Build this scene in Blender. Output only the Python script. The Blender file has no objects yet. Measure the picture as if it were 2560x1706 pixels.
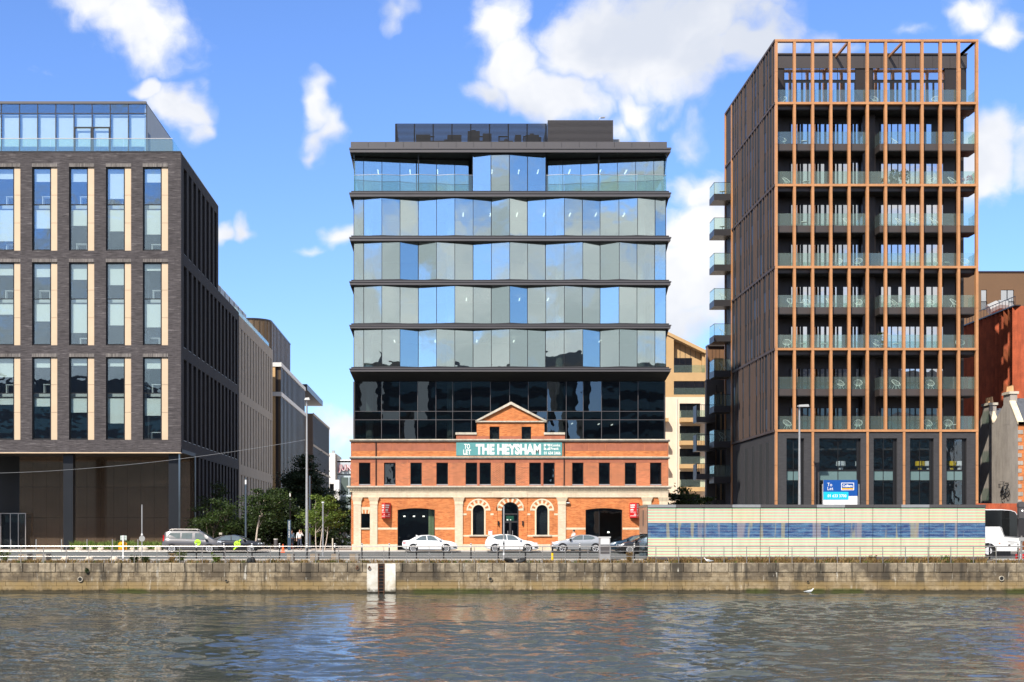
import bpy, math, random
import numpy as np
from mathutils import Vector, Matrix
R = math.radians
FPX, CX, CY, EYE = 3600.0, 1110.0, 1330.0, 2.167     # focal length and principal point in photo pixels, eye height over the quay edge
scene = bpy.context.scene
COL = scene.collection
# ---------------------------------------------------------------- camera
cam = bpy.data.cameras.new('camera'); cam_o = bpy.data.objects.new('camera', cam); COL.objects.link(cam_o)
cam.sensor_width = 36.0; cam.lens = FPX / 2560 * 36
cam.shift_x = (1280 - CX) / 2560; cam.shift_y = (CY - 853) / 2560
cam.clip_start = 0.1; cam.clip_end = 6000
cam_o.location = (0, 0, EYE); cam_o.rotation_euler = (R(90), 0, 0)
scene.camera = cam_o
# ---------------------------------------------------------------- view, engine
vs = scene.view_settings
vs.view_transform = 'Standard'; vs.look = 'None'; vs.gamma = 1.0; vs.exposure = 0.55; vs.use_curve_mapping = False
scene.render.engine = 'CYCLES'
cy = scene.cycles
cy.use_denoising = True; cy.max_bounces = 8; cy.diffuse_bounces = 2; cy.glossy_bounces = 3; cy.transparent_max_bounces = 16
cy.transmission_bounces = 2; cy.caustics_reflective = False; cy.caustics_refractive = False; cy.sample_clamp_indirect = 4.0
# ---------------------------------------------------------------- sun and sky
AZ, EL = 30.0, 42.0          # sun stands behind the camera, to the left
S = Vector((-math.sin(R(AZ)) * math.cos(R(EL)), -math.cos(R(AZ)) * math.cos(R(EL)), math.sin(R(EL))))
sun = bpy.data.lights.new('sun', 'SUN'); sun.energy = 4.2; sun.angle = R(0.53); sun.color = (1.0, 0.94, 0.84)
sun_o = bpy.data.objects.new('sun', sun); COL.objects.link(sun_o)
sun_o.rotation_euler = (-S).to_track_quat('-Z', 'Y').to_euler(); sun_o.location = (-60, -60, 90)

def nd(nt, t, ins=None, **kw):
    n = nt.nodes.new(t)
    for k, v in kw.items(): setattr(n, k, v)
    for k, v in (ins or {}).items():
        s = n.inputs[k]
        if isinstance(v, bpy.types.NodeSocket): nt.links.new(v, s)
        else: s.default_value = v
    return n
def rgba(c): return (c[0], c[1], c[2], 1.0)
def math_n(nt, op, a, b=None, clamp=False):
    ins = {0: a}
    if b is not None: ins[1] = b
    return nd(nt, 'ShaderNodeMath', ins, operation=op, use_clamp=clamp).outputs[0]
def mixc(nt, f, a, b, blend='MIX'):
    n = nt.nodes.new('ShaderNodeMix'); n.data_type = 'RGBA'; n.blend_type = blend
    for i, v in ((0, f), (6, a), (7, b)):
        if isinstance(v, bpy.types.NodeSocket): nt.links.new(v, n.inputs[i])
        else: n.inputs[i].default_value = v if i == 0 else rgba(v)
    return n.outputs[2]
def ramp01(nt, v, lo, hi, smooth=True):
    return nd(nt, 'ShaderNodeMapRange', {0: v, 1: lo, 2: hi, 3: 0.0, 4: 1.0}, interpolation_type='SMOOTHSTEP' if smooth else 'LINEAR').outputs[0]
def noise(nt, vec, scale, detail=4.0, rough=0.55, w=None, dist=0.0):
    n = nd(nt, 'ShaderNodeTexNoise', {'Vector': vec, 'Scale': scale, 'Detail': detail, 'Roughness': rough, 'Distortion': dist})
    return n.outputs[0]

world = bpy.data.worlds.new('World'); scene.world = world; world.use_nodes = True
nt = world.node_tree; nt.nodes.clear()
sky = nd(nt, 'ShaderNodeTexSky', sky_type='NISHITA', sun_disc=False, sun_elevation=R(EL), sun_rotation=R(180 + AZ),
         altitude=0.0, air_density=1.0, dust_density=0.4, ozone_density=3.0)
dirv = nd(nt, 'ShaderNodeTexCoord').outputs['Generated']
wn = nd(nt, 'ShaderNodeTexNoise', {'Vector': dirv, 'Scale': 9.0, 'Detail': 4.0, 'Roughness': 0.6}).outputs[1]
warp = nd(nt, 'ShaderNodeVectorMath', {0: wn, 1: (0.5, 0.5, 0.5)}, operation='SUBTRACT').outputs[0]
warp = nd(nt, 'ShaderNodeVectorMath', {0: warp, 3: 0.10}, operation='SCALE').outputs[0]
dw = nd(nt, 'ShaderNodeVectorMath', {0: dirv, 1: warp}, operation='ADD').outputs[0]
# clouds seen over the roofs: photo pixel of the centre, half width, half height, roll, thickness
BLOBS = [(310, 15, 130, 100, 0, 1.0), (230, -20, 130, 80, 0, .95), (300, 120, 40, 40, 20, .35), (365, 195, 50, 34, 20, .9), (425, 265, 80, 62, 35, 1.0), (480, 330, 44, 46, 20, .7),
         (770, 230, 44, 86, -20, .95), (810, 300, 52, 80, 0, .8), (800, 345, 34, 40, 0, .7), (600, 548, 46, 34, 0, .85), (655, 540, 46, 38, 0, .85),
         (868, 590, 50, 50, 0, .9), (810, 632, 46, 26, 10, .6), (850, 1060, 90, 40, 0, .9), (830, 1090, 60, 30, 0, .6),
         (1255, 60, 80, 110, -20, 1.05), (1300, 150, 110, 90, 20, 1.0), (1230, 240, 90, 50, -10, .9), (1400, 240, 150, 70, 5, 1.0), (1560, 90, 190, 130, 0, 1.15),
         (1760, 60, 170, 110, 0, 1.1), (1700, 170, 190, 90, -8, 1.15), (1880, 130, 90, 70, 0, .95), (1590, 290, 60, 60, 30, .8), (1545, 335, 60, 60, 0, .6), (1735, 340, 50, 46, 10, .5),
         (1720, 470, 80, 70, 0, .95), (1730, 590, 110, 110, 0, 1.1), (1740, 720, 120, 130, 0, 1.15), (1720, 820, 140, 80, 0, 1.0), (2050, 150, 120, 60, 0, .5),
         (2420, 30, 90, 60, 30, .9), (2480, 110, 66, 70, 0, .9), (2270, 90, 90, 30, -20, .5), (2480, 420, 84, 66, 10, 1.0), (2560, 430, 60, 60, 0, .7), (2450, 260, 60, 40, 0, .3),
         (980, 10, 40, 30, 0, .5), (1900, 700, 160, 120, 0, .9), (130, 180, 80, 30, 0, .25)]
cover = None
for px, py, rx, ry, rot, wgt in BLOBS:
    d = Vector(((px - CX) / FPX, 1.0, (CY - py) / FPX)); k = 1.0 / d.length; d.normalize()
    mp = nd(nt, 'ShaderNodeMapping', {'Vector': dw, 'Location': d, 'Rotation': (0, R(rot), 0), 'Scale': (rx / FPX * k * 1.25, 0.25, ry / FPX * k * 1.25)}, vector_type='TEXTURE')
    ln = nd(nt, 'ShaderNodeVectorMath', {0: mp.outputs[0]}, operation='LENGTH').outputs[1]
    v = nd(nt, 'ShaderNodeMapRange', {0: ln, 1: 1.25, 2: 0.0, 3: 0.0, 4: wgt}).outputs[0]
    cover = v if cover is None else math_n(nt, 'SMOOTH_MAX', cover, v) if False else math_n(nt, 'MAXIMUM', cover, v)
sep = nd(nt, 'ShaderNodeSeparateXYZ', {0: dirv})
out_view = ramp01(nt, sep.outputs[1], 0.87, 0.74)
stretch = nd(nt, 'ShaderNodeMapping', {'Vector': dirv, 'Scale': (1.0, 1.0, 1.7), 'Location': (11.3, 5.2, 2.1)}).outputs[0]
gen = ramp01(nt, noise(nt, stretch, 3.4, 3.0, 0.55), 0.34, 0.58)
gen = math_n(nt, 'MULTIPLY', math_n(nt, 'MULTIPLY', gen, 1.05), out_view)
cover = math_n(nt, 'MAXIMUM', cover, gen)
fine = noise(nt, dw, 14.0, 9.0, 0.62)
wisp = noise(nt, dirv, 42.0, 6.0, 0.6)
fsum = math_n(nt, 'ADD', math_n(nt, 'MULTIPLY', math_n(nt, 'SUBTRACT', fine, 0.5), 1.15), math_n(nt, 'MULTIPLY', math_n(nt, 'SUBTRACT', wisp, 0.5), 0.30))
dens = ramp01(nt, math_n(nt, 'ADD', cover, fsum), 0.22, 0.74)
shade = noise(nt, dw, 6.0, 5.0, 0.55)
grey = math_n(nt, 'MULTIPLY', ramp01(nt, noise(nt, stretch, 4.6, 2.0, 0.5), 0.42, 0.64), out_view)
ccol = mixc(nt, ramp01(nt, shade, 0.36, 0.62), (5.0, 5.35, 6.1), (7.3, 7.3, 7.4))
ccol = mixc(nt, grey, ccol, (4.6, 5.0, 5.3))
skyc = mixc(nt, 1.0, sky.outputs[0], (0.86, 1.06, 1.50), 'MULTIPLY')
final = mixc(nt, dens, skyc, ccol)
bg = nd(nt, 'ShaderNodeBackground', {'Color': final, 'Strength': 0.10})
nd(nt, 'ShaderNodeOutputWorld', {'Surface': bg.outputs[0]})

# ---------------------------------------------------------------- helpers
def X(px, Y): return (px - CX) * Y / FPX
def Z(py, Y): return EYE + (CY - py) * Y / FPX
ORG = {}
def tag(o, label=None, cat=None, group=None, kind=None):
    for k, v in (('label', label), ('category', cat), ('group', group), ('kind', kind)):
        if v: o[k] = v
    return o
def thing(name, loc, label, cat, group=None):
    o = bpy.data.objects.new(name, None); COL.objects.link(o); o.location = loc; o.empty_display_size = 0.2
    ORG[o] = Vector(loc)
    return tag(o, label, cat, group)
class MB:
    def __init__(s): s.v = []; s.f = []
    def box(s, x0, x1, y0, y1, z0, z1):
        if x0 > x1: x0, x1 = x1, x0
        if y0 > y1: y0, y1 = y1, y0
        if z0 > z1: z0, z1 = z1, z0
        b = len(s.v)
        s.v += [(x0, y0, z0), (x1, y0, z0), (x1, y1, z0), (x0, y1, z0), (x0, y0, z1), (x1, y0, z1), (x1, y1, z1), (x0, y1, z1)]
        s.f += [(b, b+3, b+2, b+1), (b+4, b+5, b+6, b+7), (b, b+1, b+5, b+4), (b+1, b+2, b+6, b+5), (b+2, b+3, b+7, b+6), (b+3, b, b+4, b+7)]
        return s
    def hexa(s, p):                     # eight corners in box order
        b = len(s.v); s.v += [tuple(q) for q in p]
        s.f += [(b, b+3, b+2, b+1), (b+4, b+5, b+6, b+7), (b, b+1, b+5, b+4), (b+1, b+2, b+6, b+5), (b+2, b+3, b+7, b+6), (b+3, b, b+4, b+7)]
        return s
    def bar(s, p, q, w, h=None, up=(0, 0, 1)):      # square bar from p to q
        p, q = Vector(p), Vector(q); d = (q - p).normalized(); h = h or w
        u = Vector(up)
        if abs(d.dot(u)) > .95: u = Vector((0, 1, 0))
        a = d.cross(u).normalized() * w / 2; c = a.cross(d).normalized() * h / 2
        return s.hexa([p - a - c, p + a - c, q + a - c, q - a - c, p - a + c, p + a + c, q + a + c, q - a + c])
    def cyl(s, p, q, r0, r1=None, n=10, caps=True):
        p, q = Vector(p), Vector(q); r1 = r0 if r1 is None else r1
        d = (q - p).normalized(); u = Vector((0, 0, 1)) if abs(d.z) < .9 else Vector((1, 0, 0))
        a = d.cross(u).normalized(); c = a.cross(d)
        b = len(s.v)
        for P_, r in ((p, r0), (q, r1)):
            for i in range(n):
                t = 2 * math.pi * i / n; s.v.append(tuple(P_ + a * (r * math.cos(t)) + c * (r * math.sin(t))))
        for i in range(n):
            j = (i + 1) % n; s.f.append((b + i, b + j, b + n + j, b + n + i))
        if caps: s.f += [tuple(b + i for i in reversed(range(n))), tuple(b + n + i for i in range(n))]
        return s
    def tube(s, pts, r, n=6, r1=None):
        for i in range(len(pts) - 1):
            if r1 is None: a = c = r
            else:
                a = r + (r1 - r) * i / (len(pts) - 1); c = r + (r1 - r) * (i + 1) / (len(pts) - 1)
            s.cyl(pts[i], pts[i + 1], a, c, n)
        return s
    def prism(s, pts, a0, a1, axis='y'):            # polygon in the other two axes, extruded along axis
        n = len(pts); b = len(s.v)
        for a in (a0, a1):
            for u, w in pts:
                s.v.append((u, a, w) if axis == 'y' else (a, u, w) if axis == 'x' else (u, w, a))
        s.f.append(tuple(b + i for i in range(n))); s.f.append(tuple(b + n + i for i in reversed(range(n))))
        for i in range(n):
            j = (i + 1) % n; s.f.append((b + j, b + i, b + n + i, b + n + j))
        return s
    def lathe(s, prof, c, n=14):                    # (r, z) rings round a vertical axis at c
        b = len(s.v)
        for r, z in prof:
            for i in range(n):
                t = 2 * math.pi * i / n; s.v.append((c[0] + r * math.cos(t), c[1] + r * math.sin(t), c[2] + z))
        for k in range(len(prof) - 1):
            for i in range(n):
                j = (i + 1) % n; s.f.append((b + k*n + i, b + k*n + j, b + (k+1)*n + j, b + (k+1)*n + i))
        s.f += [tuple(b + i for i in reversed(range(n))), tuple(b + (len(prof)-1)*n + i for i in range(n))]
        return s
    def ring(s, c, r_in, r_out, y0, y1, n=18, a0=0, a1=360):     # flat ring standing in the xz plane
        for i in range(n):
            t0 = R(a0 + (a1 - a0) * i / n); t1 = R(a0 + (a1 - a0) * (i + 1) / n)
            q = [(c[0] + r * math.cos(t), c[1] + r * math.sin(t)) for r, t in ((r_in, t0), (r_out, t0), (r_out, t1), (r_in, t1))]
            s.prism(q[::-1], y0, y1)
        return s
    def grid(s, x0, x1, z0, z1, yf, yb, holes):     # wall slab with rectangular holes, in one skin
        xs = sorted({x0, x1, *[min(max(h[i], x0), x1) for h in holes for i in (0, 1)]})
        zs = sorted({z0, z1, *[min(max(h[i], z0), z1) for h in holes for i in (2, 3)]})
        for k in range(len(zs) - 1):
            run = None; zc = (zs[k] + zs[k+1]) / 2
            for i in range(len(xs) - 1):
                xc = (xs[i] + xs[i+1]) / 2
                solid = not any(h[0] < xc < h[1] and h[2] < zc < h[3] for h in holes)
                if solid and run is None: run = xs[i]
                if not solid and run is not None: s.box(run, xs[i], yf, yb, zs[k], zs[k+1]); run = None
            if run is not None: s.box(run, xs[-1], yf, yb, zs[k], zs[k+1])
        return s
    def arch(s, xc, hw, zs, ztop, yf, yb, rise=None, n=12):   # masonry over an arched opening, springing at zs
        rise = hw if rise is None else rise
        if abs(rise - hw) < 1e-6: f = lambda x: math.sqrt(max(0, hw * hw - x * x))
        else:
            rad = (hw * hw + rise * rise) / (2 * rise); f = lambda x: math.sqrt(rad * rad - x * x) - (rad - rise)
        t = [-hw * math.cos(math.pi * i / n) for i in range(n + 1)]
        for i in range(n):
            a, b = t[i], t[i+1]
            s.prism([(xc + a, zs + f(a)), (xc + b, zs + f(b)), (xc + b, ztop), (xc + a, ztop)], yf, yb)
        return s
    def build(s, name, mat, parent=None, smooth=None, kind=None, label=None, cat=None, group=None):
        o0 = ORG.get(parent, Vector((0, 0, 0))) if parent is not None else Vector((0, 0, 0))
        me = bpy.data.meshes.new(name)
        vv = s.v if o0.length == 0 else [(x - o0.x, y - o0.y, z - o0.z) for x, y, z in s.v]
        me.from_pydata(vv, [], s.f); me.validate(); me.update()
        if mat is not None: me.materials.append(mat)
        if smooth is not None:
            me.shade_smooth(); me.set_sharp_from_angle(angle=R(smooth))
        o = bpy.data.objects.new(name, me); COL.objects.link(o)
        if parent is not None: o.parent = parent
        ORG[o] = o0
        return tag(o, label, cat, group, kind)
def kids(o): return [c for c in COL.objects if c.parent == o]
CHILD = None
def copy_tree(o, loc, rz=None, label=None):
    def rec(src, par):
        c = src.copy(); COL.objects.link(c)
        if par is not None: c.parent = par
        for ch in src.children: rec(ch, c)
        return c
    c = rec(o, None); c.location = loc; ORG[c] = Vector(loc)
    if rz is not None: c.rotation_euler = (0, 0, rz)
    if label: c['label'] = label
    return c
def text(body, x, y, z, h, mat, parent, width=None, bold=0.0, depth=0.012, rz=0.0, vertical=False, align='LEFT', name='lettering', spacing=1.0):
    cu = bpy.data.curves.new('t', 'FONT'); cu.body = body; cu.size = 1.0; cu.extrude = 0.5; cu.offset = bold; cu.align_x = 'LEFT'; cu.resolution_u = 3; cu.space_character = spacing
    to = bpy.data.objects.new('t', cu); COL.objects.link(to)
    dg = bpy.context.evaluated_depsgraph_get(); me = bpy.data.meshes.new_from_object(to.evaluated_get(dg))
    bpy.data.objects.remove(to); bpy.data.curves.remove(cu)
    co = np.empty(len(me.vertices) * 3); me.vertices.foreach_get('co', co); co = co.reshape(-1, 3)
    mn, mx = co.min(0), co.max(0)
    k = h / (mx[1] - mn[1]); kx = k if width is None else width / (mx[0] - mn[0])
    u = (co[:, 0] - mn[0]) * kx; w = (co[:, 1] - mn[1]) * k; dd = (co[:, 2] - mn[2]) / (mx[2] - mn[2])
    if align == 'CENTER': u = u - (mx[0] - mn[0]) * kx / 2
    yy = y - dd * depth
    if vertical: px_, pz_ = x - w, z + u           # reads upwards
    else: px_, pz_ = x + u, z + w
    if rz:
        dx, dy = px_ - x, yy - y
        px_, yy = x + dx * math.cos(rz) - dy * math.sin(rz), y + dx * math.sin(rz) + dy * math.cos(rz)
    o0 = ORG.get(parent, Vector((0, 0, 0)))
    out = np.stack([px_ - o0.x, yy - o0.y, pz_ - o0.z], 1)
    me.vertices.foreach_set('co', out.ravel()); me.update(); me.materials.clear(); me.materials.append(mat)
    o = bpy.data.objects.new(name, me); COL.objects.link(o); o.parent = parent; ORG[o] = o0
    return o
# ---------------------------------------------------------------- materials
MAT = {}
def new_mat(name):
    m = bpy.data.materials.new(name); m.use_nodes = True; n = m.node_tree; n.nodes.clear(); MAT[name] = m
    return m, n
def finish(n, bsdf): nd(n, 'ShaderNodeOutputMaterial', {'Surface': bsdf.outputs[0]})
def pos(n): return nd(n, 'ShaderNodeNewGeometry').outputs['Position']
def wall_uv(n):            # metres along the wall and up it, whichever way the wall faces
    g = nd(n, 'ShaderNodeNewGeometry'); p = nd(n, 'ShaderNodeSeparateXYZ', {0: g.outputs['Position']}); q = nd(n, 'ShaderNodeSeparateXYZ', {0: g.outputs['True Normal']})
    side = math_n(n, 'GREATER_THAN', math_n(n, 'ABSOLUTE', q.outputs[0]), 0.6)
    u = nd(n, 'ShaderNodeMix', {0: side, 2: p.outputs[0], 3: p.outputs[1]}).outputs[0]
    return nd(n, 'ShaderNodeCombineXYZ', {0: u, 1: p.outputs[2], 2: 0.0}).outputs[0]
def M(name, c, rough=.6, metal=0.0, var=.12, vs=1.2, bump=0.0, bs=30.0, spec=.5, emit=None, es=0.0, streak=0.0, coat=0.0):
    m, n = new_mat(name); P = pos(n); col = None
    if var > 0:
        f = noise(n, P, vs, 5.0, .6); f2 = noise(n, P, vs * 9, 3.0, .6)
        f = math_n(n, 'ADD', math_n(n, 'MULTIPLY', f, .7), math_n(n, 'MULTIPLY', f2, .3))
        k = nd(n, 'ShaderNodeMapRange', {0: f, 1: .3, 2: .7, 3: 1 - var, 4: 1 + var}).outputs[0]
        col = nd(n, 'ShaderNodeVectorMath', {0: tuple(c[:3]), 3: k}, operation='SCALE').outputs[0]
        if streak > 0:
            st = nd(n, 'ShaderNodeMapping', {'Vector': P, 'Scale': (5.0, 5.0, .35)}).outputs[0]
            sf = nd(n, 'ShaderNodeMapRange', {0: noise(n, st, 1.0, 5.0, .65), 1: .45, 2: .75, 3: 1.0, 4: 1 - streak}).outputs[0]
            col = nd(n, 'ShaderNodeVectorMath', {0: col, 3: sf}, operation='SCALE').outputs[0]
    b = nd(n, 'ShaderNodeBsdfPrincipled', {'Base Color': col if col is not None else rgba(c), 'Roughness': rough, 'Metallic': metal, 'Specular IOR Level': spec, 'Coat Weight': coat, 'Coat Roughness': .05})
    if bump > 0:
        bn = nd(n, 'ShaderNodeBump', {'Height': noise(n, P, bs, 4.0, .6), 'Strength': bump, 'Distance': .02}); n.links.new(bn.outputs[0], b.inputs['Normal'])
    if emit: b.inputs['Emission Color'].default_value = rgba(emit); b.inputs['Emission Strength'].default_value = es
    finish(n, b); return m
def brick(name, c1, c2, mortar, bw=.225, rh=.075, ms=.011, big=.16, big_s=.5, rough=.85, dark=None, contrast=1.0, streak=.12):
    m, n = new_mat(name); uv = wall_uv(n)
    t = nd(n, 'ShaderNodeTexBrick', {'Vector': uv, 'Color1': (0, 0, 0, 1), 'Color2': (1, 1, 1, 1), 'Mortar': (.5, .5, .5, 1), 'Scale': 1.0, 'Mortar Size': ms, 'Mortar Smooth': .2, 'Bias': 0.0, 'Brick Width': bw, 'Row Height': rh})
    v = nd(n, 'ShaderNodeSeparateColor', {0: t.outputs[0]}).outputs[0]
    cell = nd(n, 'ShaderNodeMapping', {'Vector': uv, 'Scale': (1 / bw * .7, 1 / rh, 1)}).outputs[0]
    v2 = noise(n, cell, .8, 2.0, .6)
    v = math_n(n, 'ADD', math_n(n, 'MULTIPLY', v, .45), math_n(n, 'MULTIPLY', ramp01(n, v2, .3, .7), .55 * contrast))
    col = mixc(n, v, c1, c2)
    if dark:
        dn = ramp01(n, noise(n, cell, .35, 3.0, .7), .56, .66); col = mixc(n, dn, col, dark)
    k = nd(n, 'ShaderNodeMapRange', {0: noise(n, uv, big_s, 5.0, .6), 1: .3, 2: .7, 3: 1 - big, 4: 1 + big}).outputs[0]
    col = nd(n, 'ShaderNodeVectorMath', {0: col, 3: k}, operation='SCALE').outputs[0]
    st = nd(n, 'ShaderNodeMapping', {'Vector': uv, 'Scale': (2.2, .25, 1)}).outputs[0]
    sf = nd(n, 'ShaderNodeMapRange', {0: noise(n, st, 1.0, 5.0, .65), 1: .5, 2: .75, 3: 1.0, 4: 1 - streak}).outputs[0]
    col = nd(n, 'ShaderNodeVectorMath', {0: col, 3: sf}, operation='SCALE').outputs[0]
    col = mixc(n, t.outputs[1], col, mortar)
    b = nd(n, 'ShaderNodeBsdfPrincipled', {'Base Color': col, 'Roughness': rough, 'Specular IOR Level': .3})
    h = math_n(n, 'SUBTRACT', math_n(n, 'MULTIPLY', noise(n, uv, 60, 3.0, .6), .4), t.outputs[1])
    bn = nd(n, 'ShaderNodeBump', {'Height': h, 'Strength': .5, 'Distance': .008}); n.links.new(bn.outputs[0], b.inputs['Normal'])
    finish(n, b); return m
def glass(name, refl, tint, gcol=(1, 1, 1), wave=.02, wscale=.7, rough=0.0, milk=0.0):
    m, n = new_mat(name)
    fr = math_n(n, 'ADD', .03, math_n(n, 'MULTIPLY', math_n(n, 'POWER', nd(n, 'ShaderNodeLayerWeight', {'Blend': .5}).outputs[1], 5.0), .55))
    fac = math_n(n, 'ADD', refl, math_n(n, 'MULTIPLY', fr, 1 - refl), clamp=True)
    P = pos(n); h = math_n(n, 'ADD', noise(n, P, wscale, 2.0, .5), math_n(n, 'MULTIPLY', noise(n, P, wscale * 2.7, 1.0, .5), .3))
    bn = nd(n, 'ShaderNodeBump', {'Height': h, 'Strength': 1.0, 'Distance': wave})
    gl = nd(n, 'ShaderNodeBsdfGlossy', {'Color': rgba(gcol), 'Roughness': rough, 'Normal': bn.outputs[0]})
    tr = nd(n, 'ShaderNodeBsdfTransparent', {'Color': rgba(tint)})
    inner = tr
    if milk > 0:
        df = nd(n, 'ShaderNodeBsdfDiffuse', {'Color': (.60, .70, .67, 1)})
        inner = nd(n, 'ShaderNodeMixShader', {0: milk, 1: tr.outputs[0], 2: df.outputs[0]})
    mx = nd(n, 'ShaderNodeMixShader', {0: fac, 1: inner.outputs[0], 2: gl.outputs[0]})
    finish(n, mx); return m
# masonry
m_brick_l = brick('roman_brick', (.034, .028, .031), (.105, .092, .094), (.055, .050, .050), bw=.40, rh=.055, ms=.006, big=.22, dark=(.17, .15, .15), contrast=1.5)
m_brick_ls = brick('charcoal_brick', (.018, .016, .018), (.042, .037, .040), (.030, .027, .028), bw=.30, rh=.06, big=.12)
m_lintel = brick('soldier_brick', (.09, .08, .076), (.30, .27, .25), (.07, .062, .06), bw=.06, rh=.9, ms=.006, big=.2)
m_brick_r = brick('red_brick', (.30, .066, .024), (.54, .150, .060), (.56, .30, .17), bw=.25, rh=.085, ms=.012, big=.26, dark=(.24, .06, .035), contrast=1.5, streak=.30)
m_brick_o = brick('orange_brick', (.44, .105, .025), (.66, .225, .070), (.58, .28, .13), bw=.25, rh=.085, ms=.008, big=.22, contrast=1.5, dark=(.40, .10, .03), streak=.22)
m_brick_c = brick('cream_brick', (.64, .52, .36), (.82, .70, .53), (.52, .42, .30), ms=.010, big=.12, streak=.22)
m_brick_t = brick('slate_grey_brick', (.040, .039, .043), (.068, .066, .071), (.052, .051, .053), bw=.3, rh=.07, big=.10)
m_sand = M('red_sandstone', (.37, .125, .070), .85, var=.22, vs=2.2, bump=.3, streak=.15)
m_stone = M('grey_limestone', (.56, .50, .40), .8, var=.2, vs=1.5, bump=.3, streak=.35)
m_cream = M('cream_stone', (.72, .60, .42), .8, var=.14, vs=2.0, bump=.25, streak=.2)
# metals and cladding
m_dark = M('anthracite_metal', (.045, .042, .044), .42, .35, var=.08, vs=.8)
m_dark2 = M('charcoal_panel', (.105, .097, .099), .45, .3, var=.07, vs=.6)
m_black = M('black_metal', (.012, .012, .013), .4, .1, var=.05)
m_soffit = M('black_soffit', (.010, .010, .011), .6, 0, var=.1)
m_beige = M('champagne_panel', (.62, .465, .31), .5, .0, var=.07, vs=.8)
m_copper = M('copper_cladding', (.54, .255, .108), .45, .15, var=.16, vs=.7, streak=.14)
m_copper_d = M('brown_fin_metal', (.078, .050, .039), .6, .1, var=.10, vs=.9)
m_brown = M('dark_brown_cladding', (.040, .032, .030), .40, .35, var=.12, vs=.7)
m_brown2 = M('umber_cladding', (.070, .058, .054), .45, .2, var=.10, vs=.7)
m_bronze = M('bronze_cladding', (.36, .255, .18), .08, .75, var=.14, vs=.5)
m_gold = M('gold_cladding', (.56, .36, .17), .5, .1, var=.1, vs=.6)
m_steel = M('brushed_steel', (.56, .52, .48), .33, .8, var=.1, vs=4)
m_galv = M('galvanised_steel', (.44, .44, .44), .45, .6, var=.12, vs=3)
m_corten = M('corten_steel', (.46, .095, .035), .6, .1, var=.35, vs=1.1, streak=.35)
m_roofmetal = M('pale_grey_metal', (.36, .36, .35), .5, .2, var=.08, vs=.5)
m_rust = M('rusty_iron', (.16, .075, .04), .85, .2, var=.4, vs=6, bump=.5)
# glass
g_up = glass('coated_glass', .42, (.70, .78, .78), (.90, 1.0, .97), .005, .45)
g_black = glass('dark_glass', .07, (.42, .47, .48), (.8, .88, .95), .006, .4)
g_win = glass('window_glass', .15, (.90, .95, .95), (.72, .88, 1.0), .006, .6)
g_dim = glass('shopfront_glass', .06, (.80, .84, .85), (.9, .95, 1), .006, .8)
g_rail = glass('balustrade_glass', .03, (.82, .92, .88), (.9, 1, .96), .0, 1, milk=.055)
g_sky = glass('balcony_door_glass', .62, (.3, .34, .36), (1.0, 1.0, 1.0), .003, .7)
g_teal = M('teal_spandrel_glass', (.13, .20, .20), .12, .0, var=.06, spec=.8)
m_blind = M('white_blind', (.80, .82, .77), .7, 0, var=.02)
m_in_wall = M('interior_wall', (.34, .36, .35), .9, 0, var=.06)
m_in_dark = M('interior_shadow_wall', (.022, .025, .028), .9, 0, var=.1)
m_in_ceil = M('interior_ceiling', (.60, .61, .60), .9, 0, var=.03)
m_in_col = M('concrete_column', (.80, .78, .68), .8, 0, var=.08)
m_lamp = M('tube_lamp_glow', (1, 1, 1), .5, 0, var=0, emit=(1, .93, .80), es=2.2)
m_curtain = M('green_curtain', (.58, .66, .40), .9, 0, var=.15, vs=8)
m_white = M('white_paint', (.80, .80, .79), .45, 0, var=.03, vs=2)
m_whitewall = M('white_render', (.70, .68, .65), .85, 0, var=.10, vs=1.2, streak=.12)
m_creamwall = M('cream_render', (.78, .64, .49), .85, 0, var=.06, vs=.8, streak=.08)
m_render = M('weathered_render', (.40, .355, .31), .9, 0, var=.2, vs=.8, bump=.3, streak=.3)
m_slate = M('slate_roof', (.085, .09, .105), .7, 0, var=.3, vs=4)
m_pot = M('clay_pot', (.62, .36, .17), .85, 0, var=.15, vs=6)
m_asphalt = M('asphalt', (.105, .112, .110), .9, 0, var=.18, vs=1.5, bump=.4, bs=60)
m_pave = M('pavement', (.48, .42, .36), .9, 0, var=.14, vs=2.0, bump=.3)
m_setts = brick('granite_setts', (.20, .185, .165), (.33, .30, .26), (.14, .125, .105), bw=.22, rh=.12, ms=.02, big=.2)
m_kerb = M('granite_kerb', (.52, .49, .45), .85, 0, var=.18, vs=4, bump=.3)
m_line = M('road_paint', (.75, .75, .72), .7, 0, var=.12, vs=5)
m_earth = M('earth', (.17, .13, .09), .95, 0, var=.3, vs=3, bump=.5)
m_rock = M('pale_boulder', (.55, .47, .37), .9, 0, var=.22, vs=3, bump=.6, bs=8)
m_wood = M('bench_timber', (.24, .19, .14), .8, 0, var=.2, vs=6)
m_red = M('red_sign', (.56, .015, .02), .4, 0, var=.05)
m_teal = M('teal_banner', (.095, .300, .300), .6, 0, var=.12, vs=1.6, bump=.25, bs=1.4)
m_print = M('white_print', (.86, .84, .80), .6, 0, var=.02)
m_blue = M('blue_board', (.004, .075, .33), .4, 0, var=.03)
m_cyan = M('cyan_board', (.01, .50, .72), .4, 0, var=.03)
m_navy = M('slate_blue_metal', (.050, .085, .125), .4, .2, var=.08)
m_post_b = M('blue_grey_post', (.075, .10, .13), .4, .3, var=.08)
m_yellow = M('yellow_plastic', (.80, .52, .01), .45, 0, var=.06)
m_orange = M('orange_box', (.90, .36, .01), .45, 0, var=.05)
m_cone = M('cone_orange', (.90, .13, .02), .5, 0, var=.05)
m_lime = M('lime_decal', (.50, .80, .05), .5, 0, var=.03)
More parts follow.
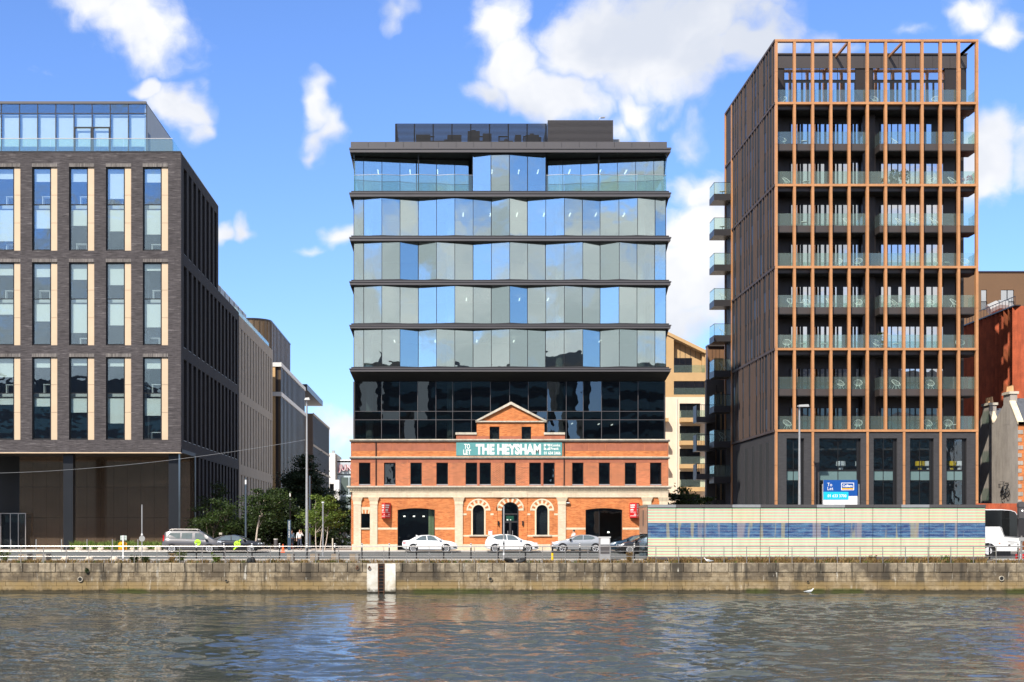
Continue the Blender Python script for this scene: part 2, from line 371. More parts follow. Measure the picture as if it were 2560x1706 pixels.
m_lred = M('letter_red', (.38, .012, .03), .4, 0, var=.03)
m_rubber = M('black_rubber', (.014, .014, .014), .7, 0, var=.2, vs=8)
m_alloy = M('wheel_alloy', (.74, .74, .75), .35, .2, var=.03)
m_cwhite = M('white_car_paint', (.80, .80, .80), .25, 0, var=0, coat=.7)
m_csilver = M('silver_car_paint', (.40, .41, .42), .28, .5, var=0, coat=.7)
m_cgrey = M('grey_car_paint', (.105, .10, .103), .34, .3, var=0, coat=.7)
m_cblack = M('black_car_paint', (.016, .016, .018), .22, .2, var=0, coat=.8)
m_cnavy = M('navy_car_paint', (.02, .05, .08), .22, .3, var=0, coat=.8)
g_car = glass('car_glass', .16, (.30, .36, .35), (.9, 1, 1), 0, 1)
m_lens = M('lamp_lens', (.7, .72, .74), .12, .3, var=0)
m_tail = M('red_lamp_lens', (.60, .012, .015), .15, 0, var=0)
# leaves
def leaf(name, c1, c2, trans=.35):
    m, n = new_mat(name)
    rnd = nd(n, 'ShaderNodeNewGeometry').outputs['Random Per Island']
    col = mixc(n, rnd, c1, c2)
    d = nd(n, 'ShaderNodeBsdfPrincipled', {'Base Color': col, 'Roughness': .5, 'Specular IOR Level': .35})
    t = nd(n, 'ShaderNodeBsdfTranslucent', {'Color': col})
    finish(n, nd(n, 'ShaderNodeMixShader', {0: trans, 1: d.outputs[0], 2: t.outputs[0]})); return m
l_dark = leaf('dark_leaf', (.012, .026, .007), (.034, .058, .014))
l_mid = leaf('green_leaf', (.020, .044, .009), (.065, .10, .022))
l_light = leaf('bright_leaf', (.06, .115, .014), (.20, .26, .05))
l_pine = leaf('pine_needle', (.014, .032, .014), (.035, .065, .025), .15)
l_dry = leaf('dry_grass', (.22, .13, .05), (.45, .32, .14))
l_weed = leaf('weed_leaf', (.07, .11, .025), (.22, .25, .07))
l_fescue = leaf('planting_leaf', (.10, .17, .03), (.26, .34, .08))
m_birch = M('birch_bark', (.48, .40, .33), .9, 0, var=.35, vs=8)
m_bark = M('dark_bark', (.085, .062, .045), .9, 0, var=.3, vs=8)
# quay masonry: dirt, tide band, weed and lime streaks
def quay(name, base, top, dirt=1.0):
    m, n = new_mat(name); P = pos(n); sp = nd(n, 'ShaderNodeSeparateXYZ', {0: P}); z = sp.outputs[2]; x = sp.outputs[0]
    big = noise(n, P, .35, 5.0, .65); mid = noise(n, P, 2.2, 6.0, .65); fi = noise(n, P, 11, 4.0, .7)
    isl = nd(n, 'ShaderNodeObjectInfo').outputs['Random']
    col = mixc(n, ramp01(n, math_n(n, 'ADD', math_n(n, 'MULTIPLY', mid, .7), math_n(n, 'MULTIPLY', fi, .3)), .36, .64), base, top)
    k = nd(n, 'ShaderNodeMapRange', {0: isl, 1: 0, 2: 1, 3: .80, 4: 1.16}).outputs[0]
    col = nd(n, 'ShaderNodeVectorMath', {0: col, 3: k}, operation='SCALE').outputs[0]
    col = mixc(n, math_n(n, 'MULTIPLY', ramp01(n, big, .44, .58), .78 * dirt), col, (.088, .069, .050))           # soot
    vst = nd(n, 'ShaderNodeMapping', {'Vector': P, 'Scale': (.9, .9, .10)}).outputs[0]; st = noise(n, vst, 1.0, 5.0, .62)
    col = mixc(n, math_n(n, 'MULTIPLY', ramp01(n, st, .50, .60), .80 * dirt), col, (.050, .043, .034))
    vs2 = nd(n, 'ShaderNodeMapping', {'Vector': P, 'Scale': (3.1, 3.1, .35), 'Location': (9, 2, 1)}).outputs[0]
    col = mixc(n, math_n(n, 'MULTIPLY', ramp01(n, noise(n, vs2, 1.0, 5.0, .75), .60, .66), .75), col, (.62, .58, .50))      # lime
    wob = math_n(n, 'ADD', z, math_n(n, 'MULTIPLY', math_n(n, 'SUBTRACT', mid, .5), .55))
    ochre = math_n(n, 'MULTIPLY', ramp01(n, wob, -1.1, -1.45), math_n(n, 'MULTIPLY', ramp01(n, big, .3, .62), .75))
    col = mixc(n, ochre, col, (.34, .235, .10))
    col = mixc(n, math_n(n, 'MULTIPLY', ramp01(n, wob, -1.72, -1.98), .9), col, (.045, .04, .026))         # wet foot
    gr = math_n(n, 'MULTIPLY', ramp01(n, z, -1.70, -1.85), ramp01(n, noise(n, P, .22, 3.0, .6), .52, .60))
    col = mixc(n, math_n(n, 'MULTIPLY', gr, .7), col, (.055, .07, .014))
    b = nd(n, 'ShaderNodeBsdfPrincipled', {'Base Color': col, 'Roughness': .9, 'Specular IOR Level': .25})
    bn = nd(n, 'ShaderNodeBump', {'Height': math_n(n, 'ADD', mid, math_n(n, 'MULTIPLY', fi, .5)), 'Strength': .6, 'Distance': .03}); n.links.new(bn.outputs[0], b.inputs['Normal'])
    finish(n, b); return m
m_quay = quay('quay_stone', (.20, .150, .092), (.40, .320, .212))
m_cope = quay('coping_stone', (.22, .178, .124), (.42, .348, .248))
m_joint = M('lime_mortar', (.30, .26, .19), .95, 0, var=.35, vs=3)
m_qwhite = quay('quay_whitewash', (.66, .62, .53), (.82, .79, .72), .22)
# water
def water():
    m, n = new_mat('river_water'); P = pos(n)
    a = nd(n, 'ShaderNodeMapping', {'Vector': P, 'Scale': (.75, 1.15, 1), 'Rotation': (0, 0, R(14))}).outputs[0]
    h = noise(n, a, .95, 3.0, .55, dist=.3); h2 = noise(n, P, .16, 3.0, .5)
    amp = nd(n, 'ShaderNodeMapRange', {0: noise(n, P, .06, 3.0, .5), 1: .3, 2: .7, 3: .55, 4: 1.25}).outputs[0]
    hh = math_n(n, 'MULTIPLY', noise(n, a, 4.5, 2.0, .5), amp)
    bn = nd(n, 'ShaderNodeBump', {'Height': hh, 'Strength': 1.0, 'Distance': .018})
    b = nd(n, 'ShaderNodeBsdfPrincipled', {'Base Color': (.048, .056, .048, 1), 'Roughness': .05, 'IOR': 1.33, 'Normal': bn.outputs[0]})
    finish(n, b); return m
m_water = water()
# striped kiosk panels with a printed photo band
def stripes():
    m, n = new_mat('striped_panel'); P = pos(n); sp = nd(n, 'ShaderNodeSeparateXYZ', {0: P}); z = sp.outputs[2]; x = sp.outputs[0]
    ph = math_n(n, 'FRACT', math_n(n, 'MULTIPLY', z, 1 / .2135))
    tri = math_n(n, 'ABSOLUTE', math_n(n, 'SUBTRACT', ph, .5))
    g = ramp01(n, tri, .22, .30)
    pk = mixc(n, ramp01(n, noise(n, P, .25, 2.0, .5), .4, .6), (.66, .38, .31), (.66, .39, .35))
    gr = mixc(n, ramp01(n, noise(n, P, .3, 2.0, .5), .4, .6), (.50, .72, .42), (.47, .72, .47))
    col = mixc(n, g, pk, gr)
    gap = ramp01(n, math_n(n, 'ABSOLUTE', math_n(n, 'SUBTRACT', tri, .25)), .045, .015)
    col = mixc(n, math_n(n, 'MULTIPLY', gap, .12), col, (.30, .22, .16))
    z0, z1 = Z(1345, 104), Z(1308, 104)
    inb = math_n(n, 'MULTIPLY', math_n(n, 'GREATER_THAN', z, z0), math_n(n, 'LESS_THAN', z, z1))
    hx = nd(n, 'ShaderNodeMapping', {'Vector': P, 'Scale': (.9, 1, .06)}).outputs[0]
    hx2 = nd(n, 'ShaderNodeMapping', {'Vector': P, 'Scale': (1.1, 1, 6.0), 'Location': (3, 0, 1)}).outputs[0]
    im = mixc(n, ramp01(n, noise(n, hx2, 1.0, 4.0, .7), .40, .62), (.014, .045, .16), (.06, .16, .30))
    im = mixc(n, ramp01(n, noise(n, hx, .8, 3.0, .6), .58, .64), im, (.20, .19, .24))
    im = mixc(n, math_n(n, 'MULTIPLY', ramp01(n, noise(n, hx, 2.4, 2.0, .6), .60, .66), .7), im, (.30, .27, .17))
    im = mixc(n, math_n(n, 'MULTIPLY', ramp01(n, noise(n, P, 14, 2.0, .6), .62, .70), .5), im, (.45, .55, .65))
    wl = ramp01(n, tri, .05, .015); im = mixc(n, math_n(n, 'MULTIPLY', wl, .55), im, (.55, .62, .60))
    col = mixc(n, inb, col, im)
    dt = nd(n, 'ShaderNodeMapping', {'Vector': P, 'Scale': (2.5, 2.5, .3)}).outputs[0]
    k = nd(n, 'ShaderNodeMapRange', {0: noise(n, dt, 1.0, 4.0, .6), 1: .4, 2: .75, 3: 1.0, 4: .86}).outputs[0]
    col = nd(n, 'ShaderNodeVectorMath', {0: col, 3: k}, operation='SCALE').outputs[0]
    b = nd(n, 'ShaderNodeBsdfPrincipled', {'Base Color': col, 'Roughness': .35, 'Specular IOR Level': .4})
    bn = nd(n, 'ShaderNodeBump', {'Height': gap, 'Strength': .6, 'Distance': -.01}); n.links.new(bn.outputs[0], b.inputs['Normal'])
    finish(n, b); return m
m_stripe = stripes()
# ---------------------------------------------------------------- ground, road, river
QY = 100.0                       # river face of the quay
WZ = Z(1483, QY)                 # water level
def gz(Y):                       # ground height north of the quay edge
    pts = [(100, 0.0), (107.0, .10), (107.3, .05), (120.0, .50), (120.3, .60), (122, .62), (400, .62)]
    for (a, b), (c, d) in zip(pts, pts[1:]):
        if a <= Y <= c: return b + (d - b) * (Y - a) / (c - a)
    return .62
W0, W1 = -420.0, 460.0
def sheet(name, mat, prof, x0=W0, x1=W1, label=None):
    m = MB()
    for (a, za), (b, zb) in zip(prof, prof[1:]):
        k = len(m.v); m.v += [(x0, a, za), (x1, a, za), (x1, b, zb), (x0, b, zb)]; m.f.append((k, k+1, k+2, k+3))
    return m.build(name, mat, kind='structure')
def water_mesh():
    r = np.random.default_rng(12)
    ys = [33.0]
    while ys[-1] < 99.2: ys.append(ys[-1] + .075 + .12 * (ys[-1] - 33) / 67)
    ys = np.array(ys); xs = np.arange(-42.0, 54.0, .17)
    GX_, GY_ = np.meshgrid(xs, ys)
    H = np.zeros_like(GX_); 
    for lo, hi, n, slope in ((.55, 1.0, 26, .070), (1.0, 2.2, 22, .080), (2.2, 6.0, 12, .040)):
        for i in range(n):
            lam = math.exp(r.uniform(math.log(lo), math.log(hi))); k = 2 * math.pi / lam; th = r.normal(R(72), R(38))
            H += slope * math.sqrt(2 / n) / k * np.sin(k * (GX_ * math.cos(th) + GY_ * math.sin(th)) + r.uniform(0, 6.28))
    A = np.zeros_like(GX_)
    for i in range(14):
        lam = r.uniform(9, 40); th = r.uniform(0, math.pi); A += np.sin(2 * math.pi / lam * (GX_ * math.cos(th) * .6 + GY_ * math.sin(th)) + r.uniform(0, 6.28))
    A = np.clip(.95 + .20 * A, .45, 1.5)
    fade = np.clip((GX_ + 42) / 3, 0, 1) * np.clip((53.8 - GX_) / 3, 0, 1) * np.clip((GY_ - 33) / 2, 0, 1) * np.clip((99.2 - GY_) / 1.5, .15, 1)
    H = H * A * fade
    ny, nx_ = H.shape
    V = np.stack([GX_, GY_, WZ + H], 2).reshape(-1, 3)
    idx = np.arange(ny * nx_).reshape(ny, nx_)
    F = np.stack([idx[:-1, :-1], idx[:-1, 1:], idx[1:, 1:], idx[1:, :-1]], 2).reshape(-1, 4)
    xa, xb, ya, yb = xs[0], xs[-1], ys[0], ys[-1]; b = len(V)
    ex = np.array([(W0, 6, WZ), (W1, 6, WZ), (W1, ya, WZ), (W0, ya, WZ), (W0, yb, WZ), (W1, yb, WZ), (W1, QY + .3, WZ), (W0, QY + .3, WZ), (xa, ya, WZ), (xa, yb, WZ), (xb, ya, WZ), (xb, yb, WZ)])
    F2 = np.array([(0, 1, 2, 3), (4, 5, 6, 7), (3, 8, 9, 4), (10, 2, 5, 11)]) + b
    V = np.concatenate([V, ex]); F = np.concatenate([F, F2])
    me = bpy.data.meshes.new('water'); me.vertices.add(len(V)); me.vertices.foreach_set('co', V.ravel().astype(np.float32))
    me.loops.add(len(F) * 4); me.loops.foreach_set('vertex_index', F.ravel().astype(np.int32)); me.polygons.add(len(F)); me.polygons.foreach_set('loop_start', np.arange(0, len(F) * 4, 4, dtype=np.int32))
    me.update(calc_edges=True); me.shade_smooth(); me.materials.append(m_water)
    o = bpy.data.objects.new('water', me); COL.objects.link(o); o['kind'] = 'structure'
water_mesh()
sheet('ground', m_pave, [(120.30, .60), (122, .615), (420, .615), (3000, .615)], -2500, 2500)
sheet('quay_apron', m_setts, [(QY + .62, .005), (106.98, .10)])
kb = MB().box(W0, W1, 106.98, 107.28, -.2, .15); kb.build('river_kerb', m_kerb, kind='structure')
kb = MB().box(W0, W1, 120.0, 120.3, .2, .605); kb.build('pavement_kerb', m_kerb, kind='structure')
road = sheet('road', m_asphalt, [(107.28, .05), (120.0, .50)])
def on_road(Y): return .05 + .45 * (Y - 107.28) / 12.72 + .004
for k in range(16):
    x0 = -34 + k * 5.6; Y = 112.6
    m = MB(); m.v = [(x0, Y - .06, on_road(Y - .06)), (x0 + 2.6, Y - .06, on_road(Y - .06)), (x0 + 2.6, Y + .06, on_road(Y + .06)), (x0, Y + .06, on_road(Y + .06))]; m.f = [(0, 1, 2, 3)]
    m.build('lane_dash', m_line, road)
for Y in (107.75, 116.4):
    m = MB(); m.v = [(W0, Y - .06, on_road(Y - .06)), (W1, Y - .06, on_road(Y - .06)), (W1, Y + .06, on_road(Y + .06)), (W0, Y + .06, on_road(Y + .06))]; m.f = [(0, 1, 2, 3)]
    m.build('edge_line', m_line, road)
MB().box(-900, 900, -400, 6.0, -5, .45).build('south_quay', m_setts, kind='structure')
# ---------------------------------------------------------------- quay wall of single stones
rng = random.Random(5)
qw = thing('quay_wall', (0, QY + .5, WZ), 'long stained stone quay wall with coping blocks rising from the river', 'quay wall')
MB().box(W0, W1, QY + .10, QY + .62, WZ - 2.5, -.012).build('wall_core', m_joint, qw)
def stone(x0, x1, z0, z1, y0, name, mat, ch=.012):
    j = .006; x0 += j; x1 -= j; z0 += j; z1 -= j
    yb = QY + .35
    p = MB()
    p.v = [(x0 + ch, y0, z0 + ch), (x1 - ch, y0, z0 + ch), (x1 - ch, y0, z1 - ch), (x0 + ch, y0, z1 - ch), (x0, y0 + ch, z0), (x1, y0 + ch, z0), (x1, y0 + ch, z1), (x0, y0 + ch, z1), (x0, yb, z0), (x1, yb, z0), (x1, yb, z1), (x0, yb, z1)]
    p.f = [(0, 1, 2, 3), (4, 5, 1, 0), (5, 6, 2, 1), (6, 7, 3, 2), (7, 4, 0, 3), (4, 8, 9, 5), (5, 9, 10, 6), (6, 10, 11, 7), (7, 11, 8, 4)]
    return p.build(name, mat, qw)
xa, xb = X(-230, QY), X(2800, QY)
zc0, zc1 = Z(1431, QY), 0.0
x = xa
while x < xb:
    w = rng.uniform(.78, 1.25)
    p = MB(); y0 = QY - .05 + rng.uniform(-.008, .008); ch = .03
    x0, x1 = x + .012, x + w - .012; t = zc1 + rng.uniform(-.008, .008)
    p.v = [(x0 + ch, y0, zc0 + ch), (x1 - ch, y0, zc0 + ch), (x1 - ch, y0, t - .05), (x0 + ch, y0, t - .05), (x0, y0 + ch, zc0 + .01), (x1, y0 + ch, zc0 + .01), (x1, y0 + .06, t), (x0, y0 + .06, t), (x0, QY + .6, zc0 + .01), (x1, QY + .6, zc0 + .01), (x1, QY + .6, t), (x0, QY + .6, t)]
    p.f = [(0, 1, 2, 3), (4, 5, 1, 0), (5, 6, 2, 1), (6, 7, 3, 2), (7, 4, 0, 3), (4, 8, 9, 5), (5, 9, 10, 6), (6, 10, 11, 7), (7, 11, 8, 4)]
    p.build('coping_stone', m_cope, qw); x += w
levels = [1431, 1443, 1454.5, 1465.5, 1477.5, 1495]
rest = MB()
for k in range(5):
    z1, z0 = Z(levels[k], QY), Z(levels[k + 1], QY); x = xa - rng.uniform(0, .8)
    while x < xb:
        w = rng.uniform(.75, 1.9) if k < 4 else rng.uniform(1.1, 2.4)
        y0 = QY + rng.uniform(-.014, .014) - (.03 if k == 4 else 0)
        hit = X(944, QY) < x + w and x < X(963, QY)
        if k < 3 or (k == 3 and w > 0): stone(x, x + w, z0, z1, y0, 'wall_stone', m_quay)
        else: rest.box(x + .01, x + w - .01, y0, QY + .35, z0 + .01, z1 - .01)
        x += w
rest.build('foot_stones', m_quay, qw, kind='stuff')
for a, b in ((-420, xa), (xb, W1)):
    MB().box(a, b, QY - .02, QY + .62, WZ - 2.5, 0.0).build('plain_wall_run', m_quay, qw)
# whitewashed ladder bay
for a, b in ((917.5, 944.5), (962, 989)):
    MB().box(X(a, QY), X(b, QY), QY - .075, QY - .062, Z(1481, QY), -.035).build('whitewash_panel', m_qwhite, qw)
ld = thing('quay_ladder', (X(953, QY), QY - .1, WZ), 'rusty iron ladder between two whitewashed panels on the quay wall', 'ladder')
for px in (946.5, 960): MB().bar((X(px, QY), QY - .12, WZ - .4), (X(px, QY), QY - .12, -.02), .045, .05).build('stile', m_rust, ld)
for k in range(9):
    z = WZ + .1 + k * .23
    MB().cyl((X(946.5, QY), QY - .12, z), (X(960, QY), QY - .12, z), .016, n=6).build('rung', m_rust, ld)
MB().box(X(945.2, QY), X(961.3, QY), QY - .072, QY - .060, Z(1481, QY), -.04).build('back_board', m_black, ld)
# outfall pipes
for px, py, r, white, lab in ((201, 1448.5, 5, 1, 'large open drain pipe with pale collar near the tall taxi sign pole'), (566, 1452, 3, 0, 'small dark drain hole in quay wall below the black taxi'),
                      (1226, 1448, 4, 0, 'black drain pipe above a vertical run-off stain in quay wall'), (2019, 1454.5, 2.6, 0, 'small drain hole with dark streak below it near gull'), (2503, 1446.5, 5, 1, 'round drain pipe with pale ring below the white coach')):
    s = QY / FPX; t = thing('drain_pipe', (X(px, QY), QY, Z(py, QY)), lab, 'drain pipe')
    rr = r * s
    m = MB(); 
    for i in range(16):
        a0, a1 = 2*math.pi*i/16, 2*math.pi*(i+1)/16
        q = [(X(px, QY) + rr*f*math.cos(a), Z(py, QY) + rr*f*math.sin(a)) for f, a in ((1, a0), (1.28, a0), (1.28, a1), (1, a1))]
        m.prism(q[::-1], QY - .10, QY + .05)
    m.build('collar', m_stone if white else m_quay, t)
    MB().cyl((X(px, QY), QY - .07, Z(py, QY)), (X(px, QY), QY + .06, Z(py, QY)), rr * 1.01, n=16).build('bore', m_rubber, t)
# mooring rings
for px, py in ((893, 1420), (923.5, 1421)):
    t = thing('mooring_ring', (X(px, QY), QY - .06, Z(py, QY)), 'rusty iron mooring ring on %s' % ('bare coping stone beside the ladder bay' if px < 900 else 'the whitewashed panel beside the ladder'), 'mooring ring', 'rusty mooring rings')
    m = MB(); c = (X(px, QY), Z(py, QY)); m.ring(c, .07, .11, QY - .16, QY - .12, 14); m.build('ring', m_rust, t)
    MB().box(c[0] - .05, c[0] + .05, QY - .14, QY - .04, c[1] + .06, c[1] + .16).build('staple', m_rust, t)
# ---------------------------------------------------------------- railing
RY = QY + .42
rl = thing('quay_railing', (0, RY, 0), 'brushed steel railing with three rails along the quay edge', 'railing')
px = 52.2 - 56.7 * 6
posts = []
while px < 2900:
    x = X(px, RY); posts.append(x)
    MB().box(x - .022, x + .022, RY - .03, RY + .03, -.01, Z(1368, RY)).build('post', m_steel, rl); px += 56.7
for a, b in zip(posts[:-1:4], posts[4::4]):
    MB().cyl((a, RY, Z(1366.5, RY)), (b, RY, Z(1366.5, RY)), .034, n=8).build('top_rail', m_steel, rl, smooth=40)
    for py in (1378.6, 1391.5):
        MB().cyl((a, RY, Z(py, RY)), (b, RY, Z(py, RY)), .018, n=6).build('rail', m_steel, rl, smooth=60)
# ---------------------------------------------------------------- dark brick office block
LY = 123.0
def lx(p): return X(p, LY)
def lz(p): return Z(p, LY)
lb = thing('brick_office_block', (lx(452), LY, .62), 'dark roman brick office block with tall slot windows and glass penthouse', 'building')
LX = lx(452)                                  # street-side wall plane
COLS = [357 - 92.3 * k for k in range(7)]
ROWS = [(417.5, 627.0, 510.5), (656.0, 863.5, 746.6), (893.0, 1100.0, 983.0)]
BL = {(0, 4): (445, 601), (0, 3): (452, 569), (0, 2): (452, 562), (0, 1): (494.6, 576), (0, 0): (453.5, 584),
      (1, 4): (686.5, 785), (1, 3): (691, 802), (1, 2): (697.6, 831), (1, 1): (711, 812), (1, 0): (675, 817),
      (2, 4): (942, 1011), (2, 3): (918, 1015.5), (2, 2): (913, 1030.6), (2, 1): (915, 1058), (2, 0): (921, 1038.7)}
xl = lx(-420)
holes = []
for c in COLS:
    for t, b, mt in ROWS: holes.append((lx(c), lx(c + 63), lz(b), lz(t)))
MB().grid(xl, LX, lz(1131), lz(381), LY, LY + .55, holes).build('front_wall', m_brick_l, lb)
for ri, (t, b, mt) in enumerate(ROWS):
    for ci, c in enumerate(COLS):
        x0, x1, xp = lx(c), lx(c + 46.4), lx(c + 63)
        MB().box(x0, xp, LY - .012, LY + .02, lz(t), lz(t - 8.6)).build('lintel', m_lintel, lb)
        yg = LY + .30
        f = MB(); fw = .09
        f.box(x0, x0 + fw, LY + .16, yg + .08, lz(b), lz(t)).box(x1 - fw, x1, LY + .16, yg + .08, lz(b), lz(t))
        f.box(x0 + fw, x1 - fw, LY + .16, yg + .08, lz(t) - .10, lz(t)).box(x0 + fw, x1 - fw, LY + .16, yg + .08, lz(b), lz(b) + .13)
        f.box(x0 + fw, x1 - fw, LY + .2, yg + .06, lz(mt) - .03, lz(mt) + .03)
        w = f.build('window', m_black, lb)
        MB().box(x0 + fw, x1 - fw, yg, yg + .02, lz(mt) + .03, lz(t) - .10).build('pane', g_win, w)
        MB().box(x0 + fw, x1 - fw, yg, yg + .02, lz(b) + .13, lz(mt) - .03).build('pane', g_win, w)
        hb = BL.get((ri, ci), BL[(ri, (ci * 2 + 1) % 5)])
        MB().box(x0 + fw, x1 - fw, yg + .16, yg + .18, lz(hb[0]), lz(t) - .1).build('blind', m_blind, w)
        MB().box(x0 + fw, x1 - fw, yg + .16, yg + .18, lz(hb[1]), lz(mt + 12.5)).build('blind', m_blind, w)
        MB().box(x0, xp, LY + .10, yg + .02, lz(b) - .05, lz(b)).build('sill', m_black, lb)
        for k in range(3):
            za = lz(b) + (lz(t) - lz(b)) * k / 3; zb = lz(b) + (lz(t) - lz(b)) * (k + 1) / 3
            MB().box(x1 + .015, xp - .01, LY + .13, LY + .4, za + .012, zb - .012).build('side_panel', m_beige, lb)
        MB().box(x1, xp, LY + .38, LY + .46, lz(b), lz(t)).build('panel_backing', m_black, lb)
# interior floors seen through the slots
for ri, (t, b, mt) in enumerate(ROWS):
    for zf in (lz(b) - .35, lz(mt) - .25):
        MB().box(xl, LX - .7, LY + .7, LY + 8, zf, zf + .3).build('floor_slab', m_in_ceil, lb)
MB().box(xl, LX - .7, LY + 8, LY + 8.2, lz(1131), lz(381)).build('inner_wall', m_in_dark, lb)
rd = random.Random(3)
for ri, (t, b, mt) in enumerate(ROWS):      # desks by the glass
    for ci, c in enumerate(COLS[:5]):
        for zf in (lz(b) - .05, lz(mt) + .05):
            if rd.random() < .6:
                xd = lx(c + rd.uniform(8, 24)); z = zf + rd.uniform(.7, .75)
                m = MB().box(xd, xd + 1.0, LY + .75, LY + 1.4, z, z + .04).box(xd + .03, xd + .08, LY + .78, LY + 1.35, zf, z).box(xd + .92, xd + .97, LY + .78, LY + 1.35, zf, z)
                m.build('desk', m_white, lb)
MB().box(xl, LX, LY - .02, LY + .7, lz(381), lz(378.2)).build('parapet_cap', m_black, lb)
MB().box(xl, LX, LY - .01, LY + .6, lz(1133.5), lz(1131)).build('soffit_trim', m_beige, lb)
# street-side wall: piers and bands proud of recessed windows
YE, YT = 157.8, 143.5
zt2 = Z(727, YT)
def side(y0, y1, z0, z1, xa, xb, name, mat): return MB().box(xa, xb, y0, y1, z0, z1).build(name, mat, lb)
side(LY + .55, YT, lz(1131), lz(381), LX - .62, LX - .5, 'side_backing', g_dim)
side(YT, YE, lz(1131), zt2, LX - .62, LX - .5, 'side_backing', g_dim)
side(LY + .55, YE, lz(1131), zt2, LX - 3.0, LX - 2.8, 'side_inner_wall', m_in_dark)
bands = [(381, 409), (627, 656), (863.5, 893), (1100, 1131)]
for bi, (t, b) in enumerate(bands):
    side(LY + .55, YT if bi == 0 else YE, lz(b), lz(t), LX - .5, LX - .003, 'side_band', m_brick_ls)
side(YT + .01, YE, zt2 - 1.0, zt2, LX - .5, LX - .004, 'side_band', m_brick_ls)
k = 0; y = LY + .55
while y < YE:
    w = .98 if k else .9
    tops = [(409, 627), (656, 863.5), (893, 1100)]
    for j, (t, b) in enumerate(tops):
        zt = lz(t)
        if y > YT - .3:
            if j == 0: 
                zt = min(zt, zt2 - 1.0)
            if zt < lz(b) + .3: continue
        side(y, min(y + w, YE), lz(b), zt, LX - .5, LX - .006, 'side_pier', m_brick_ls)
        MB().box(LX - .5, LX - .03, y + w, min(y + 2.36, YE), lz(b), lz(b) + .05).build('side_sill', m_roofmetal, lb)
    y += 2.36; k += 1
side(YT - .02, YT, zt2, lz(381), LX - 14, LX, 'end_wall', m_brick_ls)
# roof bodies
MB().box(xl, LX - .05, LY + .6, YT - .02, lz(381) - .4, lz(381) - .1).build('roof_deck', m_roofmetal, lb)
MB().box(xl, LX - .05, YT, YE, zt2 - .5, zt2 - .12).build('roof_deck', m_roofmetal, lb)
MB().box(LX - .9, LX - .02, LY + .55, YT, lz(381), lz(381) + .09).build('roof_edge', m_roofmetal, lb)
# glass penthouse
PY = 126.2
px0, pz0, pz1 = X(-420, PY), lz(381) - .1, Z(256, PY)
PX = X(366, PY)
ms = [366.5 - 45.4 * k for k in range(18)]
zt_ = Z(284, PY)
fr = MB().box(px0, PX, PY - .12, PY + .2, pz1 - .16, pz1 + .05)
pent = fr.build('penthouse_fascia', m_dark2, lb)
for i, p in enumerate(ms):
    x = X(p, PY); MB().box(x - .035, x + .035, PY - .05, PY + .1, pz0, pz1 - .16).build('mullion', m_dark, pent)
    if i:
        a, b = x + .035, X(ms[i - 1], PY) - .035
        door = i in (3, 4)
        MB().box(a, b, PY, PY + .02, zt_ + .03, pz1 - .16).build('pane', g_win, pent)
        MB().box(a, b, PY, PY + .02, pz0, zt_ - .03).build('pane', g_win, pent)
        MB().box(a, b, PY - .04, PY + .08, zt_ - .03, zt_ + .03).build('transom', m_dark, pent)
        MB().box(a + .06, b - .06, PY + .25, PY + .27, Z(365, PY), zt_ - .1).build('blind', m_blind, pent)
        if door:
            zd = Z(318, PY)
            m = MB().box(a, a + .09, PY - .07, PY - .01, pz0, zd).box(b - .09, b, PY - .07, PY - .01, pz0, zd).box(a + .09, b - .09, PY - .07, PY - .01, zd - .12, zd)
            m.build('door_frame', m_black, pent)
MB().box(px0, PX - .3, PY + 7.0, PY + 7.2, pz0, pz1 - .2).build('penthouse_inner_wall', m_in_wall, lb)
MB().box(px0, PX - .02, PY + .2, 138.6, pz1 - .14, pz1).build('penthouse_roof', m_dark2, lb)
for k in range(8):
    a = PY + .2 + k * 1.55; MB().box(PX - .2, PX, a + .01, a + 1.54, pz0, pz1 - .15).build('side_cladding', m_roofmetal, lb)
MB().box(PX - .02, PX + .015, PY + .7, PY + 1.7, pz0, Z(326, PY)).build('side_door', m_black, lb)
# glass balustrade
GY = LY + .35
gx = [X(431 - 61 * k, GY) for k in range(14)]
for a, b in zip(gx[1:], gx): MB().box(a + .012, b - .012, GY, GY + .025, lz(378.2), Z(347.5, GY)).build('balustrade_pane', g_rail, lb)
MB().box(xl, gx[0] + .02, GY - .02, GY + .045, Z(347.5, GY), Z(346, GY)).build('handrail', m_steel, lb)
xg = gx[0]
for k in range(9): MB().box(xg - .012, xg + .012, GY + k * 1.8 + .03, GY + k * 1.8 + 1.79, lz(378.2), Z(347.5, GY)).build('balustrade_pane', g_rail, lb)
# ground floor: recessed bronze wall and columns
BY = 130.0
zb0, zb1 = .62, lz(1131)
MB().box(xl, LX, LY + .02, BY + .4, zb1 - .02, zb1 + .3).build('soffit', m_soffit, lb)
seams = [487 - 33.7 * k for k in range(15)]
for a, b in zip(seams[1:], seams):
    x0, x1 = X(a, BY), X(b, BY)
    if b < 60: continue
    for z0, z1 in ((zb0, Z(1295, BY)), (Z(1295, BY), Z(1218, BY)), (Z(1218, BY), zb1)):
        n = 10; pts = []
        m = MB()
        for i in range(n):
            u0 = x0 + .012 + (x1 - x0 - .024) * i / n; u1 = x0 + .012 + (x1 - x0 - .024) * (i + .5) / n
            m.box(u0, u1, BY - .03, BY + .02, z0 + .012, z1 - .012)
        m.box(x0 + .012, x1 - .012, BY, BY + .05, z0 + .012, z1 - .012)
        m.build('bronze_panel', m_bronze, lb)
MB().box(xl, X(487, BY), BY + .051, BY + .35, zb0, zb1).build('ground_wall', m_black, lb)
m_colblack = M('column_black', (.016, .018, .022), .35, .2, var=.1)
